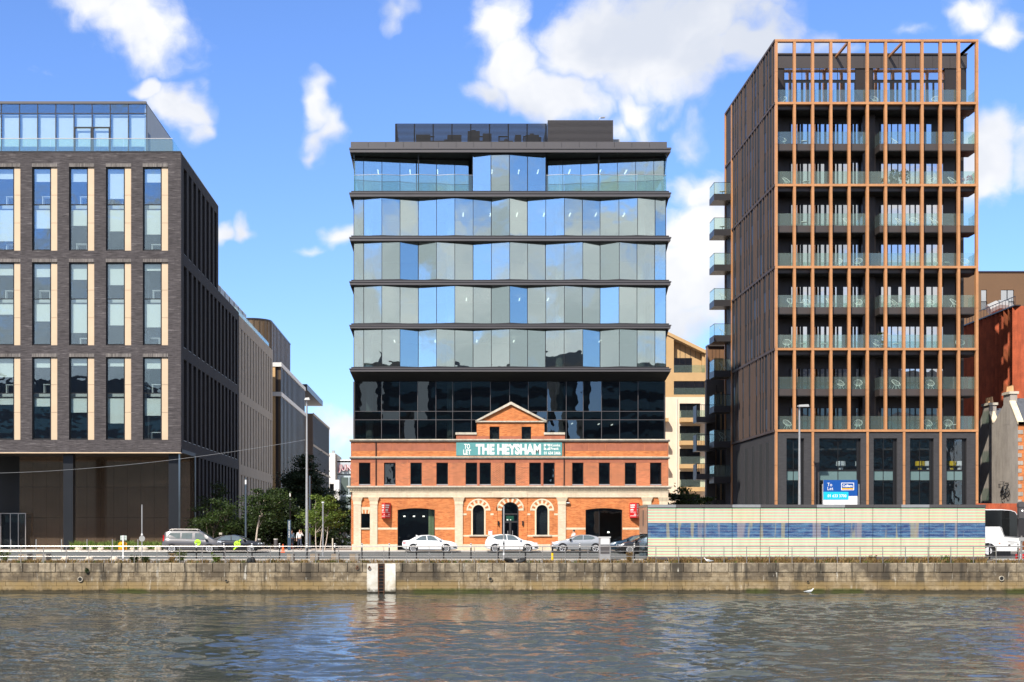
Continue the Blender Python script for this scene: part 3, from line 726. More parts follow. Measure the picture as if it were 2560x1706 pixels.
for px0_, px1_ in ((-113, -88), (152, 176.5), (417, 442)):
    m = MB().box(lx(px0_), lx(px1_), LY + .8, LY + 1.6, .62, zb1 - .02); m.build('column', m_colblack, lb)
# entrance screen
ex = [X(p, BY - 1) for p in (-60, -30, 2, 26, 46, 64)]
en = MB()
for x in ex: en.box(x - .03, x + .03, BY - 1.05, BY - .95, .62, Z(1285, BY - 1))
en.box(ex[0], ex[-1] + .03, BY - 1.06, BY - .94, Z(1285, BY - 1), Z(1283, BY - 1))
e = en.build('entrance_screen', m_steel, lb)
for a, b in zip(ex, ex[1:]): MB().box(a + .03, b - .03, BY - 1.01, BY - .99, .66, Z(1285, BY - 1)).build('pane', g_dim, e)
# ground floor street side: dark brick piers
MB().box(LX - .62, LX - .45, BY + .36, YE, .62, lz(1131)).build('ground_side_wall', m_black, lb)
y = BY
while y < YE:
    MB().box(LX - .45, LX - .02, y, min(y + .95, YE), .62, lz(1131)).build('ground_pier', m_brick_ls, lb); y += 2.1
# plants bed in front of it
pb = thing('planting_bed', (X(280, 121.3), 121.3, .62), 'low green planting bed edged with boulders before the bronze wall', 'planting bed')
MB().box(X(176, 121.5), X(404, 121.5), 120.6, 122.3, .60, .72).build('soil', m_earth, pb)
def tuft_mesh(spots, n, h, spread, seed, lean=.5, wid=.02):
    r = np.random.default_rng(seed); V = []; F = []
    for (x, y, z, s) in spots:
        for i in range(n):
            a = r.uniform(0, 2*math.pi); d = r.uniform(0, spread) * s; hh = h * s * r.uniform(.5, 1.1); l = r.uniform(0, lean) * hh
            bx, by = x + d * math.cos(a), y + d * math.sin(a); b = r.uniform(0, 2*math.pi); w = wid * s * r.uniform(.7, 1.4)
            wx, wy = w * math.cos(b), w * math.sin(b); k = len(V)
            tx, ty = bx + l * math.cos(a), by + l * math.sin(a); mx_, my = bx + l * .3 * math.cos(a), by + l * .3 * math.sin(a)
            V += [(bx - wx, by - wy, z), (bx + wx, by + wy, z), (mx_ + wx, my + wy, z + hh * .6), (mx_ - wx, my - wy, z + hh * .6), (tx, ty, z + hh)]
            F += [(k, k+1, k+2, k+3), (k+3, k+2, k+4)]
    m = MB(); m.v = V; m.f = F; return m
r_ = random.Random(11)
tuft_mesh([(r_.uniform(X(180, 121.3), X(400, 121.3)), r_.uniform(120.7, 122.1), .70, r_.uniform(.6, 1.25)) for i in range(170)], 30, .62, .28, 4, .6, .026).build('leaves', l_fescue, pb, kind='stuff')
def boulder(px, py0, py1, w, Y, seed, label, name='boulder', group=None):
    r = random.Random(seed); s = Y / FPX
    c = (X(px, Y), Y, gz(Y) - .03); hw, h = w * s / 2, (py1 - py0) * s
    m = MB(); n = 12; prof = [(.82, 0), (1.0, .3), (.93, .6), (.66, .88), (.25, 1.0)]
    for fr_, zz in prof:
        for i in range(n):
            t = 2*math.pi*i/n; q = r.uniform(.88, 1.1)
            m.v.append((c[0] + hw * fr_ * q * math.cos(t), c[1] + hw * .75 * fr_ * q * math.sin(t), c[2] + h * zz * r.uniform(.93, 1.05)))
    for k in range(len(prof) - 1):
        for i in range(n): j = (i+1) % n; m.f.append((k*n+i, k*n+j, (k+1)*n+j, (k+1)*n+i))
    m.f.append(tuple((len(prof)-1)*n + i for i in range(n)))
    return m.build(name, m_rock, smooth=50, label=label, cat='boulder', group=group)
ORD = ['first', 'second', 'third', 'fourth', 'fifth', 'sixth', 'seventh', 'eighth', 'ninth', 'tenth', 'eleventh', 'twelfth', 'thirteenth', 'fourteenth', 'fifteenth', 'sixteenth', 'seventeenth', 'eighteenth', 'nineteenth']
for i, (px, a, b, w) in enumerate(((198, 1366, 1378, 24), (228, 1368, 1378, 14), (252, 1366, 1376, 18), (333, 1367, 1378, 18), (359, 1366, 1378, 27), (395, 1367, 1380, 20))):
    boulder(px, a, b, w, 120.75, i, 'pale rounded boulder edging the planting bed, %s from the grey taxi van' % ORD[5 - i], group='boulders edging the planting bed')
# ---------------------------------------------------------------- glass office over the old brick warehouse
HY = 122.0
def hx(p): return X(p, HY)
def hz(p): return Z(p, HY)
hb = thing('glass_office_block', (hx(1277), HY, .62), 'folded glass office block with dark slab bands rising behind the brick warehouse front', 'building')
SE = [884, 908.8, 954.6, 1000, 1045.6, 1091.3, 1137.1, 1183, 1228.8, 1274.3, 1319.6, 1365, 1411, 1457, 1502, 1548.3, 1594, 1639.2, 1667]
F_, M_, B_ = 0.0, .28, .56
DEP = [[.35, .28, 0, .28, .56, .28, 0, .28, .56, 0, .56, .28, 0, .28, .56, .28, 0, .28, .5],
       [.35, .28, .12, 0, .56, 0, .28, .56, .28, 0, .28, .56, .28, 0, .56, 0, .35, .56, .5],
       [.35, .28, 0, .3, .56, .28, 0, .28, .56, 0, .56, .28, 0, .28, .56, .2, .4, .56, .5],
       [.4, .3, .15, 0, .56, 0, .28, .56, .28, 0, .28, .56, .28, 0, .56, 0, .28, .45, .5]]
ROWH = [(494.5, 590), (605, 700), (714.6, 809), (823, 918)]
BANDS = [(478, 494.5), (589.5, 605), (700, 714.6), (809, 823), (918, 931)]
XA, XB, YBK = hx(874.5), hx(1676), 138.0
def pane_strip(p0, d0, p1, d1, z0, z1, mat, parent, name='pane', t=.03):
    a = (hx(p0) + .02, HY + d0); b = (hx(p1) - .02, HY + d1)
    m = MB(); m.hexa([(a[0], a[1], z0), (b[0], b[1], z0), (b[0], b[1] + t, z0), (a[0], a[1] + t, z0), (a[0], a[1], z1), (b[0], b[1], z1), (b[0], b[1] + t, z1), (a[0], a[1] + t, z1)])
    return m.build(name, mat, parent)
jr = random.Random(8)
for ri, (t, b) in enumerate(ROWH):
    z0, z1 = hz(b), hz(t); D = DEP[ri]
    for i in range(18):
        j = jr.uniform(-.012, .012)
        pane_strip(SE[i], D[i] + j, SE[i+1], D[i+1] - j, z0, z1, g_up, hb)
    for i in range(19):
        x = hx(SE[i]); MB().box(x - .022, x + .022, HY + D[i] - .012, HY + D[i] + .10, z0, z1).build('mullion', m_black, hb)
    for x in (hx(SE[0]), hx(SE[-1])):
        MB().box(x - .015, x + .015, HY + .5, YBK - 1, z0, z1).build('side_pane', g_up, hb)
    # sloping sill and head plates that follow the folds
    for za, zb_ in ((z1 - .01, z1 + .05), (z0 - .02, z0 + .06)):
        m = MB(); n = 19
        for zz in (za, zb_):
            for i in range(n): m.v.append((hx(SE[i]), HY + D[i] - .03, zz))
            for i in range(n): m.v.append((hx(SE[i]), HY + .9, zz))
        for q in range(2):
            for i in range(n - 1):
                k = q * 2 * n; f = (k + i, k + i + 1, k + n + i + 1, k + n + i); m.f.append(f if q else f[::-1])
        for i in range(n - 1): m.f.append((i, i + 1, 2*n + i + 1, 2*n + i))
        m.build('fold_plate', m_dark, hb)
for bi, (t, b) in enumerate(BANDS):
    zt, zb = hz(t), hz(b); h = zt - zb
    MB().box(XA + .12, XB - .12, HY - .05, YBK - 1, zb + h * .60, zt - .001).build('slab_edge', m_dark, hb)
    MB().box(XA - .03, XB + .03, HY - .36, YBK - 1, zb + h * .48, zb + h * .66).build('slab_lip', m_dark2, hb)
    MB().box(XA + .03, XB - .03, HY - .30, YBK - 1, zb + .02, zb + h * .44).build('slab_band', m_dark2, hb)
    MB().box(XA + .2, XB - .2, HY + .95, YBK - 1.2, zb - .06, zb + .015).build('ceiling', m_in_ceil, hb)
# wedge ends under each band
for bi, (t, b) in enumerate(BANDS[:4]):
    for x0, x1 in ((hx(884), XA + .05), (hx(1668), XB - .05)):
        m = MB().prism([(x0, hz(b) + .03), (x1, hz(b) + .03), (x0, hz(b) - .8)], HY + .62, YBK - 1); m.build('side_wedge', m_dark, hb)
# interiors: rear wall, columns, lamps
MB().box(XA + .5, XB - .5, HY + 9, HY + 9.2, hz(918), hz(400)).build('inner_wall', m_in_wall, hb)
for p in (921, 1127, 1399, 1603):
    MB().cyl((X(p, HY + 2.2), HY + 2.2, hz(918)), (X(p, HY + 2.2), HY + 2.2, hz(398)), .36, n=14).build('column', m_in_col, hb, smooth=60)
lamps = [(1, 1158), (1, 1226), (1, 1293), (1, 1360), (1, 1425), (1, 1490), (1, 1560), (3, 1166), (3, 1299), (3, 1370), (4, 986), (4, 1088), (4, 1192), (4, 1285), (4, 1398), (4, 1500), (4, 1600), (0, 945), (0, 1025), (0, 1094), (0, 1230), (0, 1297), (0, 1345), (0, 1424), (0, 1500), (0, 1565)]
for ri, p in lamps:
    zb = hz(383) if ri == 0 else hz(BANDS[ri - 1][1])
    y = HY + 4.6; x = X(p, y)
    MB().box(x - .05, x + .05, y - .5, y + .9, zb - .42, zb - .36).build('strip_lamp', m_lamp, hb)
# top storey: projecting bay, recessed wings, terraces
zt, zb = hz(384), hz(478)
for i, (p0, p1, d0, d1) in enumerate(((1181.5, 1227.5, .40, .05), (1227.5, 1273.5, .05, 0), (1273.5, 1319.5, 0, .28), (1319.5, 1365.5, .28, .5))):
    pane_strip(p0, d0, p1, d1, zb, hz(388), g_up, hb)
for p, d in ((1181.5, .4), (1227.5, .05), (1273.5, 0), (1319.5, .28), (1365.5, .5)):
    MB().box(hx(p) - .03, hx(p) + .03, HY + d - .01, HY + d + .12, zb, hz(387)).build('mullion', m_black, hb)
for p, d in ((1181.5, .4), (1365.5, .5)):
    MB().box(hx(p) - .02, hx(p) + .02, HY + d + .12, HY + 3.2, zb, hz(388)).build('bay_side_pane', g_up, hb)
MB().box(hx(1181), hx(1366), HY + .02, HY + 3.3, hz(388), hz(384)).build('bay_head', m_soffit, hb)
wl = [887, 909, 955, 1000, 1046, 1091.5, 1137, 1172]
wr = [1370, 1407, 1452, 1498, 1543.5, 1589, 1634.5, 1660]
for seq, da, db in ((wl, 1.1, 1.9), (wr, 1.9, 1.1)):
    for i in range(len(seq) - 1):
        u0, u1 = (seq[i] - seq[0]) / (seq[-1] - seq[0]), (seq[i+1] - seq[0]) / (seq[-1] - seq[0])
        y0, y1 = HY + da + (db - da) * u0, HY + da + (db - da) * u1
        k = 1.0
        a = (X(seq[i], y0) + .02, y0); b_ = (X(seq[i+1], y1) - .02, y1); z0, z1 = zb, hz(384) - .16
        MB().hexa([(a[0], a[1], z0), (b_[0], b_[1], z0), (b_[0], b_[1] + .03, z0), (a[0], a[1] + .03, z0), (a[0], a[1], z1), (b_[0], b_[1], z1), (b_[0], b_[1] + .03, z1), (a[0], a[1] + .03, z1)]).build('pane', g_up, hb)
        MB().hexa([(a[0], a[1] - .03, z1), (b_[0], b_[1] - .03, z1), (b_[0], b_[1] + .06, z1), (a[0], a[1] + .06, z1), (a[0], a[1] - .03, z1 + .17), (b_[0], b_[1] - .03, z1 + .17), (b_[0], b_[1] + .06, z1 + .17), (a[0], a[1] + .06, z1 + .17)]).build('head_panel', m_black, hb)
        MB().box(a[0] - .045, a[0] - .005, y0 - .03, y0 + .07, z0, z1).build('mullion', m_black, hb)
bal = [(884, 955), (955, 1000), (1000, 1046), (1046, 1091.5), (1091.5, 1137), (1137, 1181), (1366, 1411), (1411, 1457), (1457, 1502), (1502, 1548), (1548, 1594), (1594, 1667)]
for i, (a, b) in enumerate(bal):
    d0, d1 = (.0, .3) if i % 2 else (.3, 0)
    pane_strip(a, d0, b, d1, zb + .01, hz(437), g_rail, hb, 'terrace_pane', .025)
    x0, x1 = hx(a), hx(b)
    MB().bar((x0, HY + d0 + .01, hz(436.3)), (x1, HY + d1 + .01, hz(436.3)), .05, .035).build('terrace_rail', m_galv, hb)
for p in (1046, 1498): MB().box(hx(p) - .04, hx(p) + .04, HY + .2, HY + .28, zb, hz(384)).build('terrace_post', m_black, hb)
for x in (hx(885), hx(1666)): MB().box(x - .02, x + .02, HY + .05, HY + 3, zb, hz(384) - .1).build('side_pane', g_rail, hb)
# roof fascia
MB().box(hx(877), hx(1667), HY - .05, YBK, hz(372), hz(356.5)).build('roof_body', m_dark, hb)
for k in range(18):
    a, b = hx(877 + 43.9 * k), hx(877 + 43.9 * (k + 1)); MB().box(a + .012, b - .012, HY - .12, HY - .045, hz(371.5), hz(356)).build('fascia_panel', m_dark2, hb)
MB().box(XA - .03, XB + .03, HY - .36, YBK, hz(375.5), hz(372)).build('roof_lip', m_dark2, hb)
MB().box(XA + .02, XB - .02, HY - .30, YBK, hz(383.5), hz(376.5)).build('roof_band', m_dark2, hb)
MB().box(XA + .1, XB - .1, HY - .26, YBK, hz(384.2), hz(383.5) - .001).build('roof_soffit', m_soffit, hb)
for x0, x1 in ((hx(884), XA + .05), (hx(1668), XB - .05)):
    MB().prism([(x0, hz(384.2)), (x1, hz(384.2)), (x0, hz(384) - 1.5)], HY + 1.5, YBK - 1).build('side_wedge', m_dark, hb)
# plant screen of louvres and the lift block on the roof
RY2 = 127.5
def rx(p): return X(p, RY2)
def rz_(p): return Z(p, RY2)
zr = hz(357)
for k in range(9):
    p = 989 + 47 * k; MB().box(rx(p) - .05, rx(p) + .05, RY2 + .1, RY2 + .2, zr, rz_(309)).build('screen_post', m_black, hb)
nl = 30
for k in range(nl):
    z = zr + .1 + (rz_(309) - zr - .15) * k / (nl - 1)
    MB().box(rx(989), rx(1367), RY2 - .02, RY2 + .08, z - .030, z + .030).build('louvre', m_black, hb)
    MB().box(rx(989), rx(1367), RY2 + 8, RY2 + 8.1, z - .030, z + .030).build('louvre', m_black, hb)
    MB().box(rx(989), rx(989) + .1, RY2 + .2, RY2 + 8, z - .035, z + .030).build('louvre', m_black, hb)
r_ = random.Random(21)
for k in range(30):
    p = 995 + k * 12 + r_.uniform(-6, 6); y = RY2 + r_.uniform(1.2, 6); w = r_.uniform(.5, 1.3); h = r_.uniform(1.7, 2.95)
    m = MB().box(X(p, y), X(p, y) + w, y, y + 1.2, zr, zr + h); 
    if k % 2: m.cyl((X(p, y) + w / 2, y + .6, zr + h), (X(p, y) + w / 2, y + .6, zr + h + .25), .2, n=10)
    m.build('plant_unit', m_dark, hb)
for k in range(5):
    p = 1060 + k * 62; y = RY2 + 3; MB().box(X(p, y), X(p, y) + .12, y, y + .12, zr, zr + 2.9).box(X(p, y), X(p + 26, y), y, y + .12, zr + 2.78, zr + 2.9).build('pipe_frame', m_black, hb)
MB().box(rx(1370), rx(1532), RY2 + .05, RY2 + 6, zr, rz_(302)).build('lift_block', m_black, hb)
for k in range(34):
    z = zr + .05 + (rz_(301) - zr - .1) * k / 33; MB().box(rx(1369), rx(1533), RY2 - .09, RY2 + .05, z - .02, z + .03).build('louvre', m_dark2, hb)
MB().prism([(rx(1533.5), zr), (rx(1560), zr), (rx(1553), rz_(341)), (rx(1533.5), rz_(341))], RY2 + 1, RY2 + 5).build('roof_hood', m_roofmetal, hb)
t = thing('roof_lamp', (rx(1504), RY2 + 2, rz_(302)), 'small bent lamp post standing on the black louvred roof block', 'lamp')
MB().tube([(rx(1504), RY2 + 2, rz_(302)), (rx(1504), RY2 + 2, rz_(281)), (rx(1507), RY2 + 2, rz_(278.5)), (rx(1510), RY2 + 2, rz_(278))], .035).build('post', m_galv, t)
MB().hexa([(rx(1509), RY2 + 1.85, rz_(279.5)), (rx(1518), RY2 + 1.85, rz_(279)), (rx(1518), RY2 + 2.15, rz_(279)), (rx(1509), RY2 + 2.15, rz_(279.5)), (rx(1509), RY2 + 1.85, rz_(277)), (rx(1520), RY2 + 1.85, rz_(276.5)), (rx(1520), RY2 + 2.15, rz_(276.5)), (rx(1509), RY2 + 2.15, rz_(277))]).build('lamp_head', m_galv, t)
# chamfered soffit and dark glass storeys
DY = HY + 1.5
def dx(p): return X(p, DY)
def dz(p): return Z(p, DY)
m = MB(); ZS = hz(931) + .02; ZD = dz(954)
m.hexa([(dx(886), DY - .05, ZD), (dx(1662), DY - .05, ZD), (dx(1662), YBK - 1, ZD), (dx(886), YBK - 1, ZD), (XA + .03, HY - .28, ZS), (XB - .03, HY - .28, ZS), (XB - .03, YBK - .8, ZS), (XA + .03, YBK - .8, ZS)])
m.build('soffit', m_soffit, hb)
DS = [886.5, 953.8, 999, 1044, 1089.7, 1131.7, 1178.5, 1226, 1274, 1320.7, 1368, 1415.5, 1458, 1503.7, 1549, 1595, 1661]
lev = [(954, 1028.8), (1028.8, 1050), (1050, 1104)]
jr = random.Random(4)
for t_, b_ in lev:
    for a, b in zip(DS, DS[1:]):
        j = jr.uniform(-.02, .02); q = jr.uniform(-.01, .01)
        x0, x1, z0, z1 = dx(a) + .025, dx(b) - .025, dz(b_) + .02, dz(t_) - .02
        MB().hexa([(x0, DY + j, z0), (x1, DY - j, z0), (x1, DY - j + .03, z0), (x0, DY + j + .03, z0), (x0, DY + j + q, z1), (x1, DY - j + q, z1), (x1, DY - j + q + .03, z1), (x0, DY + j + q + .03, z1)]).build('dark_pane', g_black, hb)
for a in DS: MB().box(dx(a) - .022, dx(a) + .022, DY - .04, DY + .08, dz(1104), dz(954)).build('dark_mullion', m_dark2, hb)
for p in (1028.8, 1050): MB().box(dx(886), dx(1661), DY - .035, DY + .07, dz(p) - .022, dz(p) + .022).build('dark_transom', m_dark2, hb)
for p in (924, 1127, 1399):
    MB().cyl((X(p, DY + 1.6), DY + 1.6, hz(1104)), (X(p, DY + 1.6), DY + 1.6, dz(954)), .34, n=14).build('column', m_in_col, hb, smooth=60)
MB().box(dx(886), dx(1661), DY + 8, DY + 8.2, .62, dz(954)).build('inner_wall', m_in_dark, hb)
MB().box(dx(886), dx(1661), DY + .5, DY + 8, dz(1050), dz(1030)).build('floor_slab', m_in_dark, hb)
for x in (dx(886), dx(1661)): MB().box(x - .1, x + .1, DY + .1, YBK - 1, .62, dz(954)).build('side_wall', m_dark, hb)
for p, y in ((1430, 3), (1497, 3.6), (1530, 4.4)):
    MB().box(X(p, HY + y), X(p, HY + y) + .1, HY + y, HY + y + 1.1, dz(1050) - .2, dz(1050) - .14).build('strip_lamp', m_lamp, hb)
MB().box(XA + .5, XB - .5, YBK - .9, YBK - .7, .62, hz(380)).build('rear_wall', m_dark2, hb)

# ---------------------------------------------------------------- old brick warehouse front
wb = thing('brick_warehouse', (hx(1274), HY, .62), 'red and orange brick warehouse front with arched ground floor and small pediment', 'building')
x0, x1 = hx(877), hx(1671)
UW = [(897, 926), (960, 989), (1026, 1054.6), (1091, 1120), (1164, 1193), (1199, 1227.5), (1261, 1289.5), (1323, 1352.5), (1358.5, 1387), (1430.4, 1459), (1497, 1525), (1562, 1591), (1625, 1654)]
holes = [(hx(a), hx(b), hz(1214), hz(1157.3)) for a, b in UW]
MB().grid(x0, x1, hz(1217), hz(1102), HY, HY + .45, holes).build('upper_wall', m_brick_r, wb)
for a, b in UW:
    f = MB(); u0, u1, z0, z1 = hx(a), hx(b), hz(1214), hz(1157.3); y = HY + .22; w = .07
    f.box(u0, u0 + w, y, y + .1, z0, z1).box(u1 - w, u1, y, y + .1, z0, z1).box(u0 + w, u1 - w, y, y + .1, z1 - w, z1).box(u0 + w, u1 - w, y, y + .1, z0 + .1, z0 + .16)
    o = f.build('window', m_black, wb)
    MB().box(u0 + w, u1 - w, y + .04, y + .06, z0 + .16, z1 - w).build('pane', g_dim, o)
    MB().box(u0, u1, HY + .05, HY + .3, z0, z0 + .1).build('sill', m_galv, o)
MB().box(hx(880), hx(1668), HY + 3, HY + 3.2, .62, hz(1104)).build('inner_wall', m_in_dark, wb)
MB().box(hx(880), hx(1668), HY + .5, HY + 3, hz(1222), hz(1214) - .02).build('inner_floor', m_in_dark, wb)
MB().box(hx(880), hx(1668), HY + .45, HY + 1.5, hz(1104), hz(1100)).build('terrace_floor', m_in_dark, wb)
# flat window arch bands of red sandstone
def slabs(py0, py1, edges, mat, name, y=-.012, th=.05):
    for a, b in zip(edges, edges[1:]): MB().box(hx(a) + .022, hx(b) - .022, HY + y, HY + y + th, hz(py1), hz(py0)).build(name, mat, wb)
slabs(1110.5, 1127.5, [880, 902, 939, 982, 1027, 1072.5, 1114.5, 1140], m_sand, 'sandstone_panel')
slabs(1110.5, 1127.5, [1414, 1427, 1472, 1514, 1557.5, 1611, 1639.5, 1669], m_sand, 'sandstone_panel')
slabs(1148, 1157, [880, 897, 927, 957, 992, 1019, 1062, 1080, 1123, 1160, 1196, 1230, 1258, 1296, 1320, 1356, 1392, 1427, 1463, 1493, 1530, 1556, 1595, 1622, 1669], m_sand, 'lintel_block')
MB().box(hx(1196) - .1, hx(1196) + .1, HY - .02, HY + .2, hz(1214), hz(1157)).build('window_mullion', m_sand, wb)
MB().box(hx(1355.5) - .08, hx(1355.5) + .08, HY - .02, HY + .2, hz(1214), hz(1157)).build('window_mullion', m_sand, wb)
for p in (940, 1410): MB().cyl((hx(p), HY - .07, hz(1216)), (hx(p), HY - .07, hz(1104)), .045, n=8).build('downpipe', m_brown, wb, smooth=60)
def course(py0, py1, proj, mat, name, a=877, b=1671, ov=.12, n=8):
    e = [hx(a) - ov + (hx(b) - hx(a) + 2 * ov) * k / n for k in range(n + 1)]
    for u, v in zip(e, e[1:]): MB().box(u + .006, v - .006, HY - proj, HY + .3, hz(py1), hz(py0)).build(name, mat, wb)
course(1098.5, 1101.5, .24, m_stone, 'coping_stone'); course(1101.5, 1104.5, .14, m_stone, 'coping_mould')
course(1142, 1144.6, .20, m_stone, 'string_course'); course(1144.6, 1147.6, .10, m_stone, 'string_mould')
MB().box(hx(880), hx(1669), HY - .006, HY, hz(1141.9), hz(1128)).build('pale_brick_band', m_brick_o, wb)
course(1215.5, 1219, .42, m_stone, 'cornice_stone', ov=.32); course(1219, 1222.5, .30, m_cream, 'cornice_mould', ov=.2); course(1226, 1230, .14, m_cream, 'cornice_bed', ov=.08)
nd_ = 130
for k in range(nd_):
    a = hx(876) + (hx(1672) - hx(876)) * (k + .2) / nd_; MB().box(a, a + .115, HY - .24, HY + .05, hz(1226), hz(1222.5)).build('dentil', m_cream, wb)
MB().box(hx(877), hx(1671), HY - .12, HY + .05, hz(1226), hz(1222.5)).build('dentil_back', m_stone, wb)
MB().box(hx(881), hx(1670), HY - .10, HY + .3, hz(1244), hz(1230)).build('frieze', m_brick_c, wb)
MB().box(hx(1233), hx(1318), HY - .16, HY - .101, hz(1244), hz(1230)).build('frieze_break', m_brick_c, wb)
# pediment block
zb = hz(1098.5)
ph = [(hx(1224), hx(1248.6), hz(1098.6), hz(1067)), (hx(1304), hx(1328), hz(1098.6), hz(1067))]
MB().grid(hx(1192), hx(1361), zb, hz(1056), HY, HY + .5, ph).build('pediment_wall', m_brick_o, wb)
for u0, u1, z0, z1 in ph:
    f = MB().box(u0, u0 + .06, HY + .2, HY + .3, z0, z1).box(u1 - .06, u1, HY + .2, HY + .3, z0, z1).box(u0 + .06, u1 - .06, HY + .2, HY + .3, z1 - .06, z1); o = f.build('window', m_black, wb)
    MB().box(u0 + .06, u1 - .06, HY + .24, HY + .26, z0, z1 - .06).build('pane', g_dim, o)
    MB().box(u0 - .1, u1 + .1, HY + .5, HY + .6, z0, z1 + .1).build('window_backing', m_in_dark, o)
for a, b in ((1140.5, 1191.8), (1361.2, 1412.5)):
    MB().box(hx(a), hx(b), HY, HY + .45, zb, hz(1087)).build('shoulder_wall', m_sand, wb)
    MB().box(hx(a) - .06, hx(b), HY - .10, HY + .5, hz(1087), hz(1081.5)).build('shoulder_coping', m_stone, wb)
for a, b in ((1193, 1223), (1249.5, 1303), (1329, 1360)): MB().box(hx(a), hx(b), HY - .015, HY, hz(1098), hz(1091)).build('sandstone_panel', m_sand, wb)
MB().prism([(hx(1194), hz(1053)), (hx(1359.5), hz(1053)), (hx(1277), hz(1011))], HY + .02, HY + .45).build('tympanum', m_brick_o, wb)
MB().box(hx(1189), hx(1366), HY - .16, HY + .45, hz(1056), hz(1052.8)).build('pediment_base', m_stone, wb)
for s in (-1, 1):
    e = 1187.5 if s < 0 else 1367.5
    MB().prism([(hx(e), hz(1052.7)), (hx(e + (-s) * 9), hz(1052.7)), (hx(1277.2), hz(1012)), (hx(1277.2), hz(1005))][::s], HY - .22, HY + .5).build('raking_cornice', m_stone, wb)
# ground floor
ZT, ZG = hz(1244), .60
def H(p): return hx(p)
big = [(994, 1087, 1275.5, 4.5), (1464, 1556, 1275.5, 4.5)]
holes = []
for a, b, sp, rs in big: holes.append((H(a), H(b), ZG, ZT))
arw = [(1181, 1211.3, 1277, 1337.5), (1340, 1370.3, 1277, 1337.5)]
for a, b, sp, bt in arw: holes.append((H(a), H(b), hz(bt), ZT))
holes.append((H(1254.5), H(1297), ZG, ZT)); holes.append((H(903), H(925), hz(1320), hz(1285)))
g = MB().grid(x0 + .08, x1 - .08, ZG, ZT, HY, HY + .45, holes)
for a, b, sp, rs in big: g.arch((H(a) + H(b)) / 2, (H(b) - H(a)) / 2, hz(sp), ZT, HY, HY + .45, rise=rs * HY / FPX, n=10)
for a, b, sp, bt in arw: g.arch((H(a) + H(b)) / 2, (H(b) - H(a)) / 2, hz(sp), ZT, HY, HY + .45)
g.arch((H(1254.5) + H(1297)) / 2, (H(1297) - H(1254.5)) / 2, hz(1277), ZT, HY, HY + .45)
g.build('ground_wall', m_brick_o, wb)
# door bay stands a little forward
MB().box(H(1234), H(1243.5), HY - .05, HY, ZG, ZT).build('bay_strip', m_brick_o, wb); MB().box(H(1309), H(1318), HY - .05, HY, ZG, ZT).build('bay_strip', m_brick_o, wb)
for a, b, sp, rs in big:       # gauged brick arch over the wide openings
    xc, hw = (H(a) + H(b)) / 2, (H(b) - H(a)) / 2; rise = rs * HY / FPX; rad = (hw*hw + rise*rise) / (2*rise); ang = math.asin(hw / rad)
    zc = hz(sp) + rise - rad; n = 34
    for k in range(n):
        t0 = math.pi/2 + ang - 2*ang*k/n; t1 = math.pi/2 + ang - 2*ang*(k+.88)/n
        q = [(xc + r*math.cos(t), zc + r*math.sin(t)) for r, t in ((rad + .01, t0), (rad + .01, t1), (rad + .36, t1), (rad + .36, t0))]
        MB().prism(q, HY - .012, HY + .1).build('arch_brick', m_brick_o, wb)
def voussoirs(xc, hw, zs, wid, n, cream_first=True):
    for k in range(n):
        t0, t1 = math.pi * k / n + .006, math.pi * (k + 1) / n - .006
        q = [(xc + r*math.cos(t), zs + r*math.sin(t)) for r, t in ((hw, t0), (hw + wid, t0), (hw + wid, (t0+t1)/2), (hw + wid, t1), (hw, t1), (hw, (t0+t1)/2))]
        MB().prism(q[::-1], HY - (.03 if k % 2 == 0 else .015), HY + .1).build('voussoir', m_cream if k % 2 == 0 else m_brick_o, wb)
    m = MB(); m.ring((xc, zs), hw + wid, hw + wid + .12, HY - .05, HY + .05, 20, 0, 180); m.build('hood_mould', m_cream, wb)
for a, b, sp, bt in arw:
    xc, hw = (H(a) + H(b)) / 2, (H(b) - H(a)) / 2
    voussoirs(xc, hw + .10, hz(sp), .28, 13)
    m = MB(); m.ring((xc, hz(sp)), hw - .03, hw + .10, HY - .035, HY + .2, 18, 0, 180); m.box(xc - hw - .10, xc - hw + .03, HY - .035, HY + .2, hz(bt), hz(sp)).box(xc + hw - .03, xc + hw + .10, HY - .035, HY + .2, hz(bt), hz(sp)); m.build('window_surround', m_cream, wb)
    m = MB(); r2 = hw - .03
    pts = [(xc - r2, hz(bt)), (xc + r2, hz(bt))] + [(xc + r2 * math.cos(math.pi * k / 16), hz(sp) + r2 * math.sin(math.pi * k / 16)) for k in range(17)]
    m.prism(pts[::-1] if False else pts, HY + .24, HY + .26); o = m.build('arched_pane', g_dim, wb)
    MB().box(xc - hw - .28, xc + hw + .28, HY - .14, HY + .2, hz(1341.5), hz(1337.5)).build('sill', m_stone, wb)
    MB().box(xc - hw - .15, xc + hw + .15, HY + .5, HY + .55, hz(bt), hz(sp) + hw + .1).build('window_backing', m_in_dark, wb)
